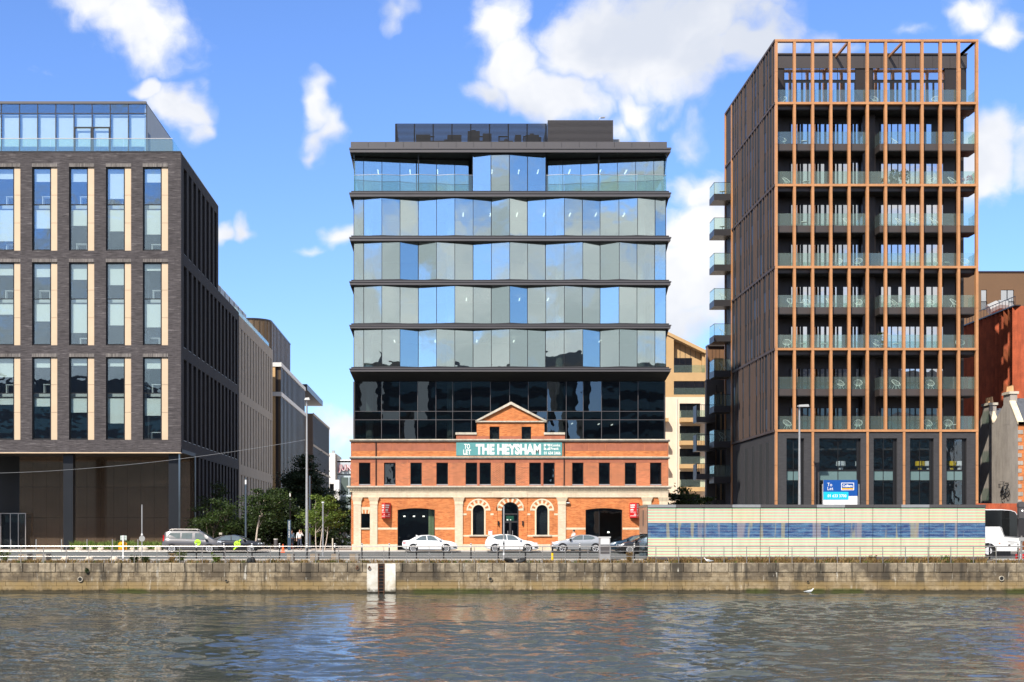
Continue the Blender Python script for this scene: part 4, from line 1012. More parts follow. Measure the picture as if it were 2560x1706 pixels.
# entrance
xc, hw, zs = (H(1254.5) + H(1297)) / 2, (H(1297) - H(1254.5)) / 2, hz(1277)
voussoirs(xc, hw, zs, .36, 15)
dr = MB(); y = HY + .28
dr.ring((xc, zs), hw - .09, hw, y - .05, y + .08, 16, 0, 180)
dr.box(xc - hw, xc - hw + .09, y - .05, y + .08, ZG, zs).box(xc + hw - .09, xc + hw, y - .05, y + .08, ZG, zs)
dr.box(xc - hw + .09, xc + hw - .09, y - .05, y + .08, hz(1287.5), hz(1283.5)).box(xc - hw + .09, xc + hw - .09, y - .05, y + .08, hz(1307), hz(1303)).box(xc - .09, xc + .09, y - .05, y + .08, ZG, hz(1307))
d = dr.build('entrance_frame', m_dark, wb)
pts = [(xc - hw + .09, hz(1283.5)), (xc + hw - .09, hz(1283.5))] + [(xc + (hw - .09) * math.cos(math.pi * k / 16), zs + (hw - .09) * math.sin(math.pi * k / 16)) for k in range(17)]
MB().prism(pts, y + .0, y + .02).build('fanlight', g_dim, d)
MB().box(xc - hw + .09, xc + hw - .09, y, y + .02, hz(1303), hz(1287.5)).build('pane', g_dim, d)
for s in (-1, 1):
    a, b = sorted((xc + s * .09, xc + s * (hw - .09))); l = MB().box(a, b, y, y + .02, ZG + .1, hz(1307)).build('door_leaf', g_dim, d)
    MB().box(xc + s * .2 - .02, xc + s * .2 + .02, y - .09, y - .05, hz(1340), hz(1327)).build('door_handle', m_galv, l)
MB().box(xc - .29, xc - .16, y - .03, y - .021, hz(1301.5), hz(1298.5)).box(xc - .02, xc + .08, y - .03, y - .021, hz(1301), hz(1299)).build('exit_marks', m_print, d, kind='stuff')
MB().box(xc - .35, xc + .3, y - .02, y - .01, hz(1302), hz(1290)).build('exit_sign', M('exit_green', (.004, .06, .035), .4, 0, var=0), d)
for p in (1246, 1307): MB().box(H(p) - .06, H(p) + .06, HY - .17, HY - .02, hz(1314), hz(1303)).build('wall_lamp', m_black, wb)
# cream bands
for a, b in ((944, 993.7), (1087.3, 1137), (1414.5, 1463.7), (1556.3, 1606)): MB().box(H(a), H(b), HY - .02, HY + .1, hz(1324.5), hz(1319.5)).build('cream_band', m_cream, wb)
for a, b in ((1158, 1166.5), (1226, 1241.5), (1310, 1325.5), (1385.5, 1394.5)): MB().box(H(a), H(b), HY - .022, HY + .1, hz(1288.5), hz(1284)).build('cream_band', m_cream, wb)
for a, b in ((1158, 1174), (1219, 1233.5), (1318.5, 1332), (1378, 1394.5)): MB().box(H(a), H(b), HY - .022, HY + .1, hz(1342), hz(1338)).build('cream_band', m_cream, wb)
for a, b in ((903, 925),): 
    MB().box(H(a), H(b), HY - .02, HY + .1, hz(1275), hz(1268)).build('cream_band', m_cream, wb)
    for k in range(5):
        q0, q1 = a + k * 4.4, a + (k + 1) * 4.4; MB().prism([(H(q0 + (2.2 - k) * .6) + .01, hz(1284.5)), (H(q1 + (1.2 - k) * .6) - .01, hz(1284.5)), (H(q1) - .01, hz(1275.3)), (H(q0) + .01, hz(1275.3))], HY - .02, HY + .1).build('flat_arch_block', m_cream if k % 2 == 0 else m_brick_o, wb)
    f = MB().box(H(a), H(a) + .05, HY + .2, HY + .28, hz(1320), hz(1285)).box(H(b) - .05, H(b), HY + .2, HY + .28, hz(1320), hz(1285)); o = f.build('window', m_black, wb)
    MB().box(H(a) + .05, H(b) - .05, HY + .23, HY + .25, hz(1320), hz(1285)).build('pane', g_dim, o)
    MB().box(H(a) - .03, H(b) + .03, HY - .1, HY + .2, hz(1324), hz(1320)).build('sill', m_stone, wb)
# pilasters
for a, b, zlow in ((884, 902.5, 1378), (925, 943.5, 1378), (1137.3, 1157, 1378), (1394.8, 1414.3, 1378), (1607, 1627, 1378), (1649, 1668, 1378)):
    MB().box(H(a), H(b), HY - .10, HY + .05, ZG, hz(1262)).build('pilaster', m_brick_c, wb)
    MB().box(H(a) - .03, H(b) + .03, HY - .13, HY + .05, hz(1262), hz(1253.5)).build('pilaster_neck', m_cream, wb)
    m = MB(); u0, u1 = H(a) - .04, H(b) + .04
    m.hexa([(u0, HY - .14, hz(1253.5)), (u1, HY - .14, hz(1253.5)), (u1, HY, hz(1253.5)), (u0, HY, hz(1253.5)), (u0 - .12, HY - .24, hz(1244)), (u1 + .12, HY - .24, hz(1244)), (u1 + .12, HY, hz(1244)), (u0 - .12, HY, hz(1244))]); m.build('capital', m_cream, wb)
pl = [(880, 993.7), (1087.3, 1137), (1157, 1254), (1297.4, 1394.6), (1414.5, 1463.7), (1556.3, 1607), (1627, 1671)]
for a, b in pl: MB().box(H(a), H(b), HY - .08, HY + .05, ZG, hz(1361)).build('plinth', m_brick_c, wb)
# wide openings: glazing, curtain, lamps, dark inside
for i, (a, b, sp, rs) in enumerate(big):
    u0, u1 = H(a), H(b); f = MB()
    f.box(u0, u0 + .06, HY + .3, HY + .4, ZG, hz(sp) + .1).box(u1 - .06, u1, HY + .3, HY + .4, ZG, hz(sp) + .1).box(u0, u1, HY + .3, HY + .4, ZG, ZG + .1)
    if i: f.box(H(1499) - .04, H(1499) + .04, HY + .3, HY + .4, ZG, hz(1270))
    o = f.build('shop_window', m_black, wb)
    MB().box(u0 + .06, u1 - .06, HY + .34, HY + .36, ZG + .1, hz(1270)).build('pane', g_dim, o)
m = MB(); n = 24; u0, u1 = H(1071), H(1088)
for i in range(n):
    a = u0 + (u1 - u0) * i / n; b = u0 + (u1 - u0) * (i + 1) / n; ya = HY + .62 + .06 * math.sin(i * 1.9); yb = HY + .62 + .06 * math.sin((i + 1) * 1.9)
    k = len(m.v); m.v += [(a, ya, ZG), (b, yb, ZG), (b, yb, hz(1272)), (a, ya, hz(1272))]; m.f.append((k, k+1, k+2, k+3))
m.build('curtain', m_curtain, wb)
for p in (1011, 1035, 1059): MB().cyl((X(p, HY + 2), HY + 2, hz(1292)), (X(p, HY + 2), HY + 2, hz(1289)), .09, n=8).build('spot_lamp', m_lamp, wb)
MB().cyl((X(1521, HY + 1.5), HY + 1.5, hz(1333)), (X(1521, HY + 1.5), HY + 1.5, hz(1329)), .1, n=10).build('globe_lamp', m_lamp, wb)
# side and rear of the old building
for x in (x0, x1 - .4): MB().box(x, x + .4, HY + .46, HY + 12, .6, hz(1104)).build('end_wall', m_brick_r, wb)
# banner
bn = thing('letting_banner', (H(1273), HY - .05, hz(1140)), 'long teal banner with white lettering hung under the brick pediment', 'banner')
MB().box(H(1140.5), H(1405), HY - .06, HY - .03, hz(1139.5), hz(1106)).build('cloth', m_teal, bn)
bx = lambda p: H(1120 + p * 300 / 2353); bz = lambda p: hz(1090 + p * 70 / 549)
text('TO', bx(318), HY - .06, bz(258), bz(158) - bz(258), m_print, bn, width=bx(432) - bx(318), bold=.03)
text('LET', bx(300), HY - .06, bz(370), bz(270) - bz(370), m_print, bn, width=bx(452) - bx(300), bold=.03)
text('THE HEYSHAM', bx(545), HY - .06, bz(370), bz(158) - bz(370), m_print, bn, width=bx(1822) - bx(545), bold=.05)
text('Knight', bx(2012), HY - .06, bz(228), bz(160) - bz(228), m_print, bn, width=bx(2202) - bx(2012), bold=.02)
text('Frank', bx(2012), HY - .06, bz(278), bz(225) - bz(278), m_print, bn, width=bx(2172) - bx(2012), bold=.02)
text('01 634 2466', bx(1880), HY - .06, bz(368), bz(308) - bz(368), m_print, bn, width=bx(2205) - bx(1880), bold=.03)
for sx in (-1, 1):
    for sz in (-1, 1):
        cx_, cz_ = bx(1938), bz(220); w = (bx(1998) - bx(1880)) / 2
        MB().prism([(cx_ + sx * w, cz_ + sz * w), (cx_ + sx * w * .12, cz_ + sz * w), (cx_ + sx * w * .2, cz_ + sz * w * .6), (cx_ + sx * w * .6, cz_ + sz * w * .2), (cx_ + sx * w, cz_ + sz * w * .12)][::sx * sz], HY - .072, HY - .06).build('emblem_piece', m_print, bn)
# red letting signs, folded boards standing off the wall
def red_sign(pa, pb, pt, pbm, flip, label):
    u0, u1, z0, z1 = H(pa), H(pb), hz(pbm), hz(pt); um = u0 + (u1 - u0) * (.42 if not flip else .62)
    t = thing('red_letting_sign', ((u0 + u1) / 2, HY, z0), label, 'sign', 'red letting signs on the brick front')
    m = MB().prism([(u0, HY - .25), (um, HY - .85), (u1, HY - .25), (u1, HY - .01), (u0, HY - .01)], z0, z1, 'z'); m.build('board', m_red, t)
    for (xa_, ya_, xb_, yb_) in ((u0, HY - .25, um, HY - .85), (um, HY - .85, u1, HY - .25)):
        ln = math.hypot(xb_ - xa_, yb_ - ya_); a = math.atan2(yb_ - ya_, xb_ - xa_)
        ox, oy = xa_ + .05 * math.cos(a) , ya_ + .05 * math.sin(a) - .012
        hgt = z1 - z0
        m = MB(); rr = random.Random(6)
        for fz, fh, f0, fw in ((.80, .11, 0, .78), (.67, .10, 0, .72), (.50, .10, 0, .52), (.43, .035, 0, .5), (.36, .035, 0, .86), (.21, .06, .62, .3), (.11, .05, 0, .92)):
            u = f0 * (ln - .1)
            while u < (f0 + fw) * (ln - .1):
                w = rr.uniform(.03, .075) * (1 if fh > .06 else .6)
                c0, c1 = (ox + u * math.cos(a), oy + u * math.sin(a)), (ox + (u + w) * math.cos(a), oy + (u + w) * math.sin(a))
                za, zc = z0 + hgt * fz, z0 + hgt * (fz + fh * rr.uniform(.75, 1))
                m.hexa([(c0[0], c0[1], za), (c1[0], c1[1], za), (c1[0], c1[1] + .01, za), (c0[0], c0[1] + .01, za), (c0[0], c0[1], zc), (c1[0], c1[1], zc), (c1[0], c1[1] + .01, zc), (c0[0], c0[1] + .01, zc)])
                u += w + .016
        m.build('white_print', m_print, t, kind='stuff')
red_sign(954.6, 976.6, 1258.5, 1296, False, 'red folded sign with white lettering beside the opening with green curtain')
red_sign(1574, 1597, 1258, 1295, True, 'red folded sign with white lettering close to the striped kiosk')
t = thing('street_plate', (H(1418.5), HY - .1, hz(1256)), 'small black name plate beside a cream pilaster', 'sign')
MB().box(H(1414.4), H(1424), HY - .22, HY - .16, hz(1260.5), hz(1254.5)).build('plate', m_black, t)
MB().box(H(1415.5), H(1423.3), HY - .228, HY - .2205, hz(1258.6), hz(1256.6)).build('white_print', m_print, t)
t = thing('paper_notice', (H(1226), HY - .03, hz(1337)), 'white paper notice with red heading on orange brick', 'notice')
MB().box(H(1221), H(1230.5), HY - .045, HY - .02, hz(1338), hz(1326)).build('sheet', m_print, t); MB().box(H(1221.5), H(1230), HY - .052, HY - .0455, hz(1328.5), hz(1326.3)).build('heading', m_red, t)
# ---------------------------------------------------------------- copper-framed apartment tower
TY = 123.0
def tx(p): return X(p, TY)
def tz(p): return Z(p, TY)
tw = thing('apartment_tower', (tx(2190), TY, .62), 'tall apartment tower with copper frame grid and recessed glass balconies', 'building')
FN = [1941 + 45.64 * k for k in range(12)]
HZ = [101.5, 258, 463, 668, 873, 1077]
TE = 144.8
TXL, TXR = tx(1938), tx(2446)
fw, fd = .11, .34
for i, p in enumerate(FN):
    for a, b in zip(HZ, HZ[1:]):
        zm = (tz(a) + tz(b)) / 2
        for u, v in ((tz(b) + .10, zm - .008), (zm + .008, tz(a) - .10)): MB().box(tx(p) - fw, tx(p) + fw, TY, TY + fd, u, v).build('fin', m_copper, tw)
for h in HZ:
    for a, b in zip([1941 + 45.64 * k for k in (0, 3, 6, 9)], [1941 + 45.64 * k for k in (3, 6, 9, 11)]):
        MB().box(tx(a) - fw + (.0 if a > 1942 else 0), tx(b) - fw if b < 2440 else tx(b) + fw, TY - .012, TY + fd + .02, tz(h) - .098, tz(h) + .098).build('frame_beam', m_copper, tw)
# floors: every second one lies behind a copper beam
YBW = TY + 2.5                                       # balcony back wall
floors = [463, 668, 873, 1077]                        # copper levels with deck
full = [258] + floors
decks = []
def deck(p0, p1, top, bot, name='balcony_deck', y0=TY + .42):
    MB().box(X(p0, y0), X(p1, y0), y0, YBW, tz(bot), tz(top)).build(name, m_brown2, tw)
    MB().box(X(p0, y0) + .02, X(p1, y0) - .02, y0 + .02, YBW, tz(bot) - .06, tz(bot) - .003).build('deck_soffit', m_soffit, tw)
for h in full:
    deck(1941, 2443, h - 3.5, h + 12 if h != 1077 else h + 4)
mids = [(h + (h + 205)) / 2 + 3 for h in full[:-1]]
for m_ in mids:
    for a, b in ((1941, 2166), (2199, 2443)): deck(a, b, m_ - 7, m_ + 9.5)
levels = sorted([258] + mids + floors)               # balcony floor lines in the picture
# back wall with doors
MB().box(TXL + .3, TXR - 1.1, YBW + .26, YBW + .5, tz(1077), tz(256)).build('back_wall', m_brown, tw)
MB().box(TXL + .3, tx(1972), YBW, YBW + .26, tz(1077), tz(258)).build('corner_pier', m_brown, tw)
MB().box(tx(2172), tx(2204), YBW - .7, YBW + .26, tz(1077), tz(258)).build('middle_pier', m_brown, tw)
MB().box(tx(2384), TXR - 1.1, YBW, YBW + .26, tz(1077), tz(258)).build('corner_pier', m_brown, tw)
doorsets = [[(1979, 1990), (1991.5, 2002), (2008.5, 2018), (2022, 2031), (2037, 2047), (2053, 2061), (2067, 2079), (2082, 2092), (2097, 2105), (2109, 2119), (2125, 2135), (2141, 2147)],
            [(2204, 2213), (2218, 2228), (2231, 2244), (2247, 2259), (2265, 2274), (2277, 2287), (2291, 2303), (2317, 2329), (2333, 2348), (2353, 2360), (2364, 2373)]]
def door_z(top, bottom):
    return
prev = None
rr = random.Random(2)
for li, lv in enumerate(levels):
    top = HZ[0] + 32 if lv == 258 else levels[li - 1] + 12
    zb_, zt_ = tz(lv - 3), tz(lv - 62)
    if lv == 258: continue
    for ds in doorsets:
        o = MB().box(X(ds[0][0] - 3, YBW), X(ds[-1][1] + 3, YBW), YBW + .16, YBW + .25, Z(lv - 2, YBW), Z(lv - 58, YBW)).build('door_screen', m_black, tw)
        for a, b in ds:
            if rr.random() < .04: continue
            MB().box(X(a, YBW) , X(b, YBW), YBW + .10, YBW + .13, Z(lv - 2, YBW), Z(lv - 56, YBW)).build('door_pane', g_sky, o)
    # downlights
for li, lv in enumerate(levels):
    zb_ = tz(lv - 6)
    runs = ((1941, 2166), (2199, 2443)) if lv in mids else ((1941, 2443),)
    for a, b in runs:
        n = max(1, round((b - a) / 45.64)); e = [a + (b - a) * k / n for k in range(n + 1)]
        for u, v in zip(e, e[1:]):
            y0 = TY + .46
            MB().box(X(u, y0) + .02, X(v, y0) - .02, y0, y0 + .025, tz(lv + (9.5 if lv in mids else -2)) + .0, tz(lv - 37.5)).build('balustrade_pane', g_rail, tw)
        if lv in mids:
            for q in (b,) if a < 2000 else (a,):
                MB().box(X(q, TY + .5) - .012, X(q, TY + .5) + .012, TY + .5, YBW - .1, tz(lv - 7), tz(lv - 37.5)).build('balustrade_pane', g_rail, tw)
    xq = X(2441, TY + .5)
    MB().box(xq - .012, xq + .012, TY + .5, YBW - .1, tz(lv - 6), tz(lv - 37.5)).build('balustrade_pane', g_rail, tw)
# penthouse set back behind the top frame
PY2 = TY + 4.2
zr0, zr1 = tz(258), Z(137, PY2)
MB().box(TXL + .4, X(2417, PY2), PY2 + .1, TE - 1, zr0, zr1 - .02).build('penthouse_wall', m_brown, tw)
for k in range(11):
    a, b = 1945 + k * 43, 1945 + (k + 1) * 43
    if b > 2418: b = 2417
    MB().box(X(a, PY2) + .01, X(b, PY2) - .01, PY2, PY2 + .1, Z(171, PY2), Z(139, PY2)).build('penthouse_panel', m_brown2, tw)
MB().box(TXL + .4, X(2418, PY2), PY2 - .12, TE - 1, zr1 - .02, zr1 + .10).build('penthouse_coping', m_brown2, tw)
for a, b in ((1960, 2138), (2182, 2362)):
    o = MB().box(X(a, PY2), X(b, PY2), PY2 + .02, PY2 + .12, Z(257, PY2), Z(172, PY2)).build('penthouse_screen', m_black, tw)
    n = 4
    for k in range(n):
        u, v = a + (b - a) * k / n, a + (b - a) * (k + 1) / n
        MB().box(X(u, PY2) + .03, X(v, PY2) - .03, PY2 - .03, PY2, Z(200, PY2), Z(172.5, PY2)).build('clerestory_pane', g_sky, o)
        for q in (.08, .42, .72):
            MB().box(X(u + (v - u) * q, PY2), X(u + (v - u) * (q + .22), PY2), PY2 - .03, PY2, Z(256, PY2), Z(208, PY2)).build('door_pane', g_sky, o)
for p in (2124, 2261, 2441):
    z = tz(101.5); MB().box(tx(p) - .09, tx(p) + .09, TY + .3, PY2 + .3 if p < 2400 else TY + 9, z - .09, z + .09).build('tie_beam', m_copper, tw)
for y in (TY + 4.2, TY + 8.6): MB().box(TXR - .2, TXR, y, y + .24, tz(258), tz(101.5) - .1).build('rear_fin', m_copper, tw)
MB().bar((tx(2441), TY + .4, tz(101.5)), (tx(2441), TY + 9, tz(101.5)), .18).build('side_beam', m_copper, tw)
# brick base
BASE = [(1967, 2011), (2049, 2153), (2185, 2244), (2276, 2335.5), (2367, 2418)]
MB().grid(TXL + .05, TXR - .05, .62, tz(1079.5), TY + .10, TY + .5, [(tx(a), tx(b), .62, tz(1096)) for a, b in BASE]).build('base_wall', m_brick_t, tw)
for p in (FN[0], FN[2], FN[5], FN[7], FN[9], FN[11]):
    for a, b in ((1080.5, 1163), (1163.8, 1252), (1252.8, 1376)):
        MB().box(tx(p) - .10, tx(p) + .10, TY - .005, TY + .3, tz(b), tz(a)).build('base_pilaster', m_copper, tw)
for a, b in BASE:
    y = TY + .36; u0, u1 = tx(a), tx(b)
    f = MB().box(u0, u0 + .07, y, y + .12, .62, tz(1096)).box(u1 - .07 - .22, u1, y, y + .12, .62, tz(1096)).box(u0 + .07, u1 - .29, y, y + .12, tz(1098.5), tz(1096)).box(u0 + .07, u1 - .29, y, y + .12, tz(1178), tz(1174)).box(u0 + .07, u1 - .29, y, y + .12, tz(1202), tz(1200.5))
    um = (u0 + u1 - .22) / 2; f.box(um - .025, um + .025, y, y + .1, .62, tz(1098.5))
    o = f.build('shop_window', m_black, tw)
    for s0, s1 in ((u0 + .07, um - .025), (um + .025, u1 - .29)):
        MB().box(s0, s1, y + .04, y + .06, tz(1174), tz(1098.5)).build('pane', g_dim, o)
        MB().box(s0, s1, y + .03, y + .06, tz(1200.5), tz(1178)).build('spandrel', g_teal, o)
        MB().box(s0, s1, y + .04, y + .06, .62, tz(1202)).build('pane', g_dim, o)
MB().box(TXL + .4, TXR - .4, TY + 4, TY + 4.2, .62, tz(1079)).build('base_inner_wall', m_in_dark, tw)
MB().box(TXL + .4, TXR - .4, TY + .6, TY + 4, tz(1202), tz(1175)).build('base_floor', m_in_dark, tw)
for p, c in ((2300, m_yellow), (2380, m_yellow), (2102, m_white), (2322, m_white), (2398, m_white), (2150, m_white)):
    x = X(p, TY + 1.6); z = tz(1174); r = .42
    MB().lathe([(.18, 0), (.2, .25), (r, .38), (r * .95, .75), (r * .7, .78), (r * .75, .45)], (x, TY + 1.6, z), 12).build('tub_chair', c, tw)
# street side: dark cladding with irregular brown fins
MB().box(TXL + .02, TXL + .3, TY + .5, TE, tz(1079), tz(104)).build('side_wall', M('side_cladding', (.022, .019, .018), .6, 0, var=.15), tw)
MB().box(TXL + .02, TXL + .3, TY + .5, TE, .62, tz(1082)).build('side_base', m_brick_t, tw)
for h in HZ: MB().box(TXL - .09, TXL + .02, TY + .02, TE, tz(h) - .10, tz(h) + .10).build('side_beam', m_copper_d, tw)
rs = random.Random(17)
m_sidepane = M('grey_side_pane', (.035, .037, .040), .6, 0, var=.1, spec=.12)
for a, b in zip(HZ, HZ[1:]):
    y = TY + .9
    while y < TE - 3.6:
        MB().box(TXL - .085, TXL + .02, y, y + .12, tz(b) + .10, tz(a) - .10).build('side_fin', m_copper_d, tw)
        s = rs.choice((.62, .62, 1.05, 1.05, 1.35))
        if s > 1 and y + s < TE - 3.6:
            for f0, f1 in ((.05, .45), (.53, .93)):
                z0 = tz(b) + (tz(a) - tz(b)) * f0; z1 = tz(b) + (tz(a) - tz(b)) * f1
                w = MB().box(TXL - .0, TXL + .015, y + .2, y + s - .06, z0, z1).build('side_window', m_black, tw)
                MB().box(TXL - .02, TXL - .003, y + .2, y + s - .06, z0 + (z1 - z0) * (.0 if rs.random() < .5 else .62), z1).build('side_pane', m_sidepane, w)
        y += s
for y in (TY + 2.6, TY + 5.2, TY + 8.4, TY + 11.4, TY + 15.0):
    MB().box(TXL - .03, TXL + .02, y, y + .9, .62, tz(1102)).build('base_slot', m_in_dark, tw)
    MB().box(TXL - .06, TXL + .02, y + .9, y + 1.25, .62, tz(1102)).build('base_rib', m_brick_t, tw)
# copper corner post at the balcony strip, recessed strip behind
MB().box(TXL - .12, TXL + .1, 141.2, 141.45, .62, tz(104)).build('corner_post', m_copper, tw)
MB().box(TXL - .10, TXL + .1, 144.5, 144.8, tz(1077), tz(101)).build('corner_post', m_copper, tw)
for h in full: MB().box(TXL + .03, TXL + .12, 142.4, 143.4, tz(h) + .3, tz(h) + 2.6).build('side_door', g_sky, tw)
MB().box(TXL + .3, TXR - .2, TE - .3, TE, .62, tz(258)).build('rear_wall', m_brown, tw)
MB().box(TXR - .35, TXR - .1, TY + 3.2, TE, .62, tz(258)).build('far_side_wall', m_brown, tw)
MB().box(TXL + .3, TXR - .2, TY + 2.6, TE, tz(258), tz(258) + .15).build('roof_deck', m_roofmetal, tw)
# projecting side balconies
for k in range(9):
    yb = 141.7; zb0 = Z(504 + 88 * k, yb + .6); zt0 = zb0 + .62
    X0 = X(1785, yb)
    o = MB().box(X0, TXL - .02, yb, 144.2, zb0, zt0).build('side_balcony', m_dark, tw)
    zg = zt0 + 1.12
    MB().box(X0 + .02, TXL - .1, yb + .02, yb + .045, zt0, zg).build('balcony_pane', g_rail, o)
    MB().box(X0 + .02, X0 + .045, yb + .05, 144.15, zt0, zg).build('balcony_pane', g_rail, o)
    MB().bar((X0 + .03, yb + .03, zg), (TXL - .1, yb + .03, zg), .035).bar((X0 + .03, yb + .03, zg), (X0 + .03, 144.1, zg), .035).bar((X0 + .03, yb + .03, zt0), (X0 + .03, yb + .03, zg), .03).build('balcony_rail', m_black, o)
# ---- balcony furniture
def make_chair():
    t = thing('wire_lounge_chair', (0, 0, 0), 'pale round wire lounge chair standing on a tower balcony behind glass', 'chair', 'wire lounge chairs on the tower balconies')
    m = MB(); n = 16
    rim = [(.36 * math.cos(2*math.pi*i/n), .33 * math.sin(2*math.pi*i/n), .62 + .30 * math.sin(2*math.pi*i/n)) for i in range(n)]
    for i in range(n): m.cyl(rim[i], rim[(i+1) % n],   .015, n=5)
    m.build('rim', m_white, t)
    m = MB()
    for i in range(n): m.cyl(rim[i], (rim[i][0] * .25, rim[i][1] * .25 - .02, .38), .006, n=4)
    m.build('basket', m_white, t, kind='stuff')
    for sx, sy in ((-1, -1), (1, -1), (-1, 1), (1, 1)): MB().cyl((sx * .1, sy * .1, .40), (sx * .26, sy * .24, 0), .014, n=5).build('leg', m_white, t)
    return t
def make_table():
    t = thing('balcony_table', (0, 0, 0), 'small round pale table standing on a tower balcony behind glass', 'table', 'small tables on the tower balconies')
    MB().cyl((0, 0, .48), (0, 0, .51), .30, n=16).build('table_top', m_white, t)
    MB().cyl((0, 0, .02), (0, 0, .48), .025, n=6).build('stem', m_black, t); MB().cyl((0, 0, 0), (0, 0, .02), .2, n=12).build('foot', m_black, t)
    return t
ch0, tb0 = make_chair(), make_table()
spots = []
rc = random.Random(30)
cl = [(0, 1956, 'c'), (0, 2185, 'c'), (0, 2340, 'c'), (1, 1955, 'c'), (1, 2010, 't'), (1, 2235, 'c'), (1, 2390, 't'), (2, 1965, 'c'), (2, 2015, 't'), (2, 2240, 't'), (2, 2330, 'c'), (2, 2380, 'c'), (3, 2010, 't'), (3, 2118, 'c'), (3, 2248, 'c'), (3, 2285, 'c'), (3, 2335, 'c'),
      (4, 2095, 'c'), (4, 2145, 'c'), (4, 2345, 'c'), (4, 2365, 't'), (4, 2412, 'c'), (5, 1978, 'c'), (5, 2000, 't'), (5, 2015, 'c'), (5, 2075, 'c'), (5, 2145, 'c'), (5, 2235, 'c'), (5, 2270, 'c'), (5, 2325, 'c'), (5, 2385, 'c'), (6, 1967, 'c'), (6, 2005, 't'), (6, 2060, 't'), (6, 2190, 'c'), (6, 2240, 't'), (6, 2400, 'c'),
      (7, 2100, 'c'), (7, 2145, 'c'), (7, 2240, 'c'), (7, 2325, 'c'), (8, 1968, 'c'), (8, 2145, 'c'), (8, 2320, 'c'), (8, 2370, 'c'), (8, 2390, 't')]
first = {'c': True, 't': True}
for li, p, kd in cl:
    lv = levels[li]; y = TY + 1.25 + rc.uniform(-.1, .25); z = tz(lv - (7 if lv in mids else 3.5)) + .003
    src = ch0 if kd == 'c' else tb0
    loc = (X(p, y), y, z); rz = rc.uniform(-.9, .9)
    bay = min(10, max(0, int((p - 1941) / 45.64)))
    lab = '%s on the tower\'s %s balcony floor from top, %s bay from warehouse-side corner' % ('pale wire chair' if kd == 'c' else 'small round table', ORD[li], ORD[bay])
    if first[kd]: src.location = loc; src.rotation_euler = (0, 0, rz); first[kd] = False; src['label'] = lab
    else: copy_tree(src, loc, rz, lab)
for k in (0, 1, 3, 4, 5, 7):
    zt0 = Z(504 + 88 * k, 142.3) + .623
    copy_tree(ch0 if k > 2 else tb0, (X(1806, 142.9), 142.9, zt0), 0.3 * k, '%s on the %s projecting side balcony from the tower top' % ('pale wire chair' if k > 2 else 'small round table', ORD[k]))
fl = thing('flower_pots', (X(2412, TY + .9), TY + .9, tz(463 - 3.5)), 'pink and white flowers in pots on a high tower balcony corner', 'flower pots')
MB().lathe([(.12, 0), (.17, .3), (.15, .3)], (X(2404, TY + .9), TY + .9, tz(459.4)), 10).build('pot', m_pot, fl); MB().lathe([(.12, 0), (.2, .32), (.17, .32)], (X(2421, TY + .9), TY + .9, tz(459.4)), 10).build('pot', m_white, fl)
m_pink = leaf('pink_petal', (.65, .12, .16), (.85, .55, .55))
def cloud_leaves(spots, n, size, seed):
    r = np.random.default_rng(seed); m = MB()
    for (c, rx_, ry_, rz2) in spots:
        for i in range(n):
            d = r.normal(size=3); d /= np.linalg.norm(d) + 1e-9; d *= r.uniform(.3, 1) ** .5
            p = np.array([c[0] + d[0] * rx_, c[1] + d[1] * ry_, c[2] + d[2] * rz2])
            a = r.normal(size=3); a /= np.linalg.norm(a); b = np.cross(a, r.normal(size=3)); b /= np.linalg.norm(b) + 1e-9
            s = size * r.uniform(.6, 1.3); k = len(m.v)
            m.v += [tuple(p - a * s), tuple(p + b * s * .6), tuple(p + a * s), tuple(p - b * s * .6)]; m.f.append((k, k+1, k+2, k+3))
    return m
cloud_leaves([((X(2404, TY + .9), TY + .9, tz(459) + .5), .3, .25, .22), ((X(2424, TY + .9), TY + .9, tz(459) + .65), .3, .25, .3)], 90, .07, 3).build('blossom', m_pink, fl, kind='stuff')
for p, li in ((2205, 6), (2235, 2), (2262, 2)):
    lv = levels[li]; y = TY + 1.0; z = tz(lv - (7 if lv in mids else 3.5))
    t = thing('balcony_shrub', (X(p, y), y, z), 'leafy potted shrub on the tower\'s %s balcony floor from top, %s bay from warehouse-side corner' % (ORD[li], ORD[int((p - 1941) / 45.64)]), 'shrub', 'potted shrubs on the tower balconies')
    MB().lathe([(.14, 0), (.2, .35), (.17, .35)], (X(p, y), y, z), 10).build('pot', m_dark2, t)
    cloud_leaves([((X(p, y), y, z + .95), .5, .35, .55)], 260, .09, p).build('foliage', l_mid, t, kind='stuff')
# letting board in front of the base
BY2 = 120.9
cb = thing('letting_board', (X(2100, BY2), BY2, .62), 'blue and white letting board with cyan strip standing before the tower base', 'sign')
def bX(p): return X(2050 + p * 105 / 2058, BY2)
def bZ(p): return Z(1190 + p * 80 / 1568, BY2)
MB().box(bX(165), bX(1835), BY2, BY2 + .05, bZ(2350), bZ(205)).build('board', m_white, cb)
MB().box(bX(165), bX(1835), BY2 - .012, BY2 - .001, bZ(985), bZ(205)).build('blue_field', m_blue, cb)
MB().box(bX(165), bX(1390), BY2 - .022, BY2 - .013, bZ(1165), bZ(785)).build('cyan_strip', m_cyan, cb)
text('To', bX(350), BY2 - .013, bZ(515), bZ(345) - bZ(515), m_print, cb, width=bX(590) - bX(350))
text('Let', bX(365), BY2 - .013, bZ(705), bZ(545) - bZ(705), m_print, cb, width=bX(645) - bX(365))
text('01 633 3700', bX(370), BY2 - .023, bZ(1055), bZ(910) - bZ(1055), m_print, cb, width=bX(1290) - bX(370), bold=.01)
fr = MB(); a0, a1, c0, c1 = bX(1035), bX(1665), bZ(705), bZ(340); w = .05
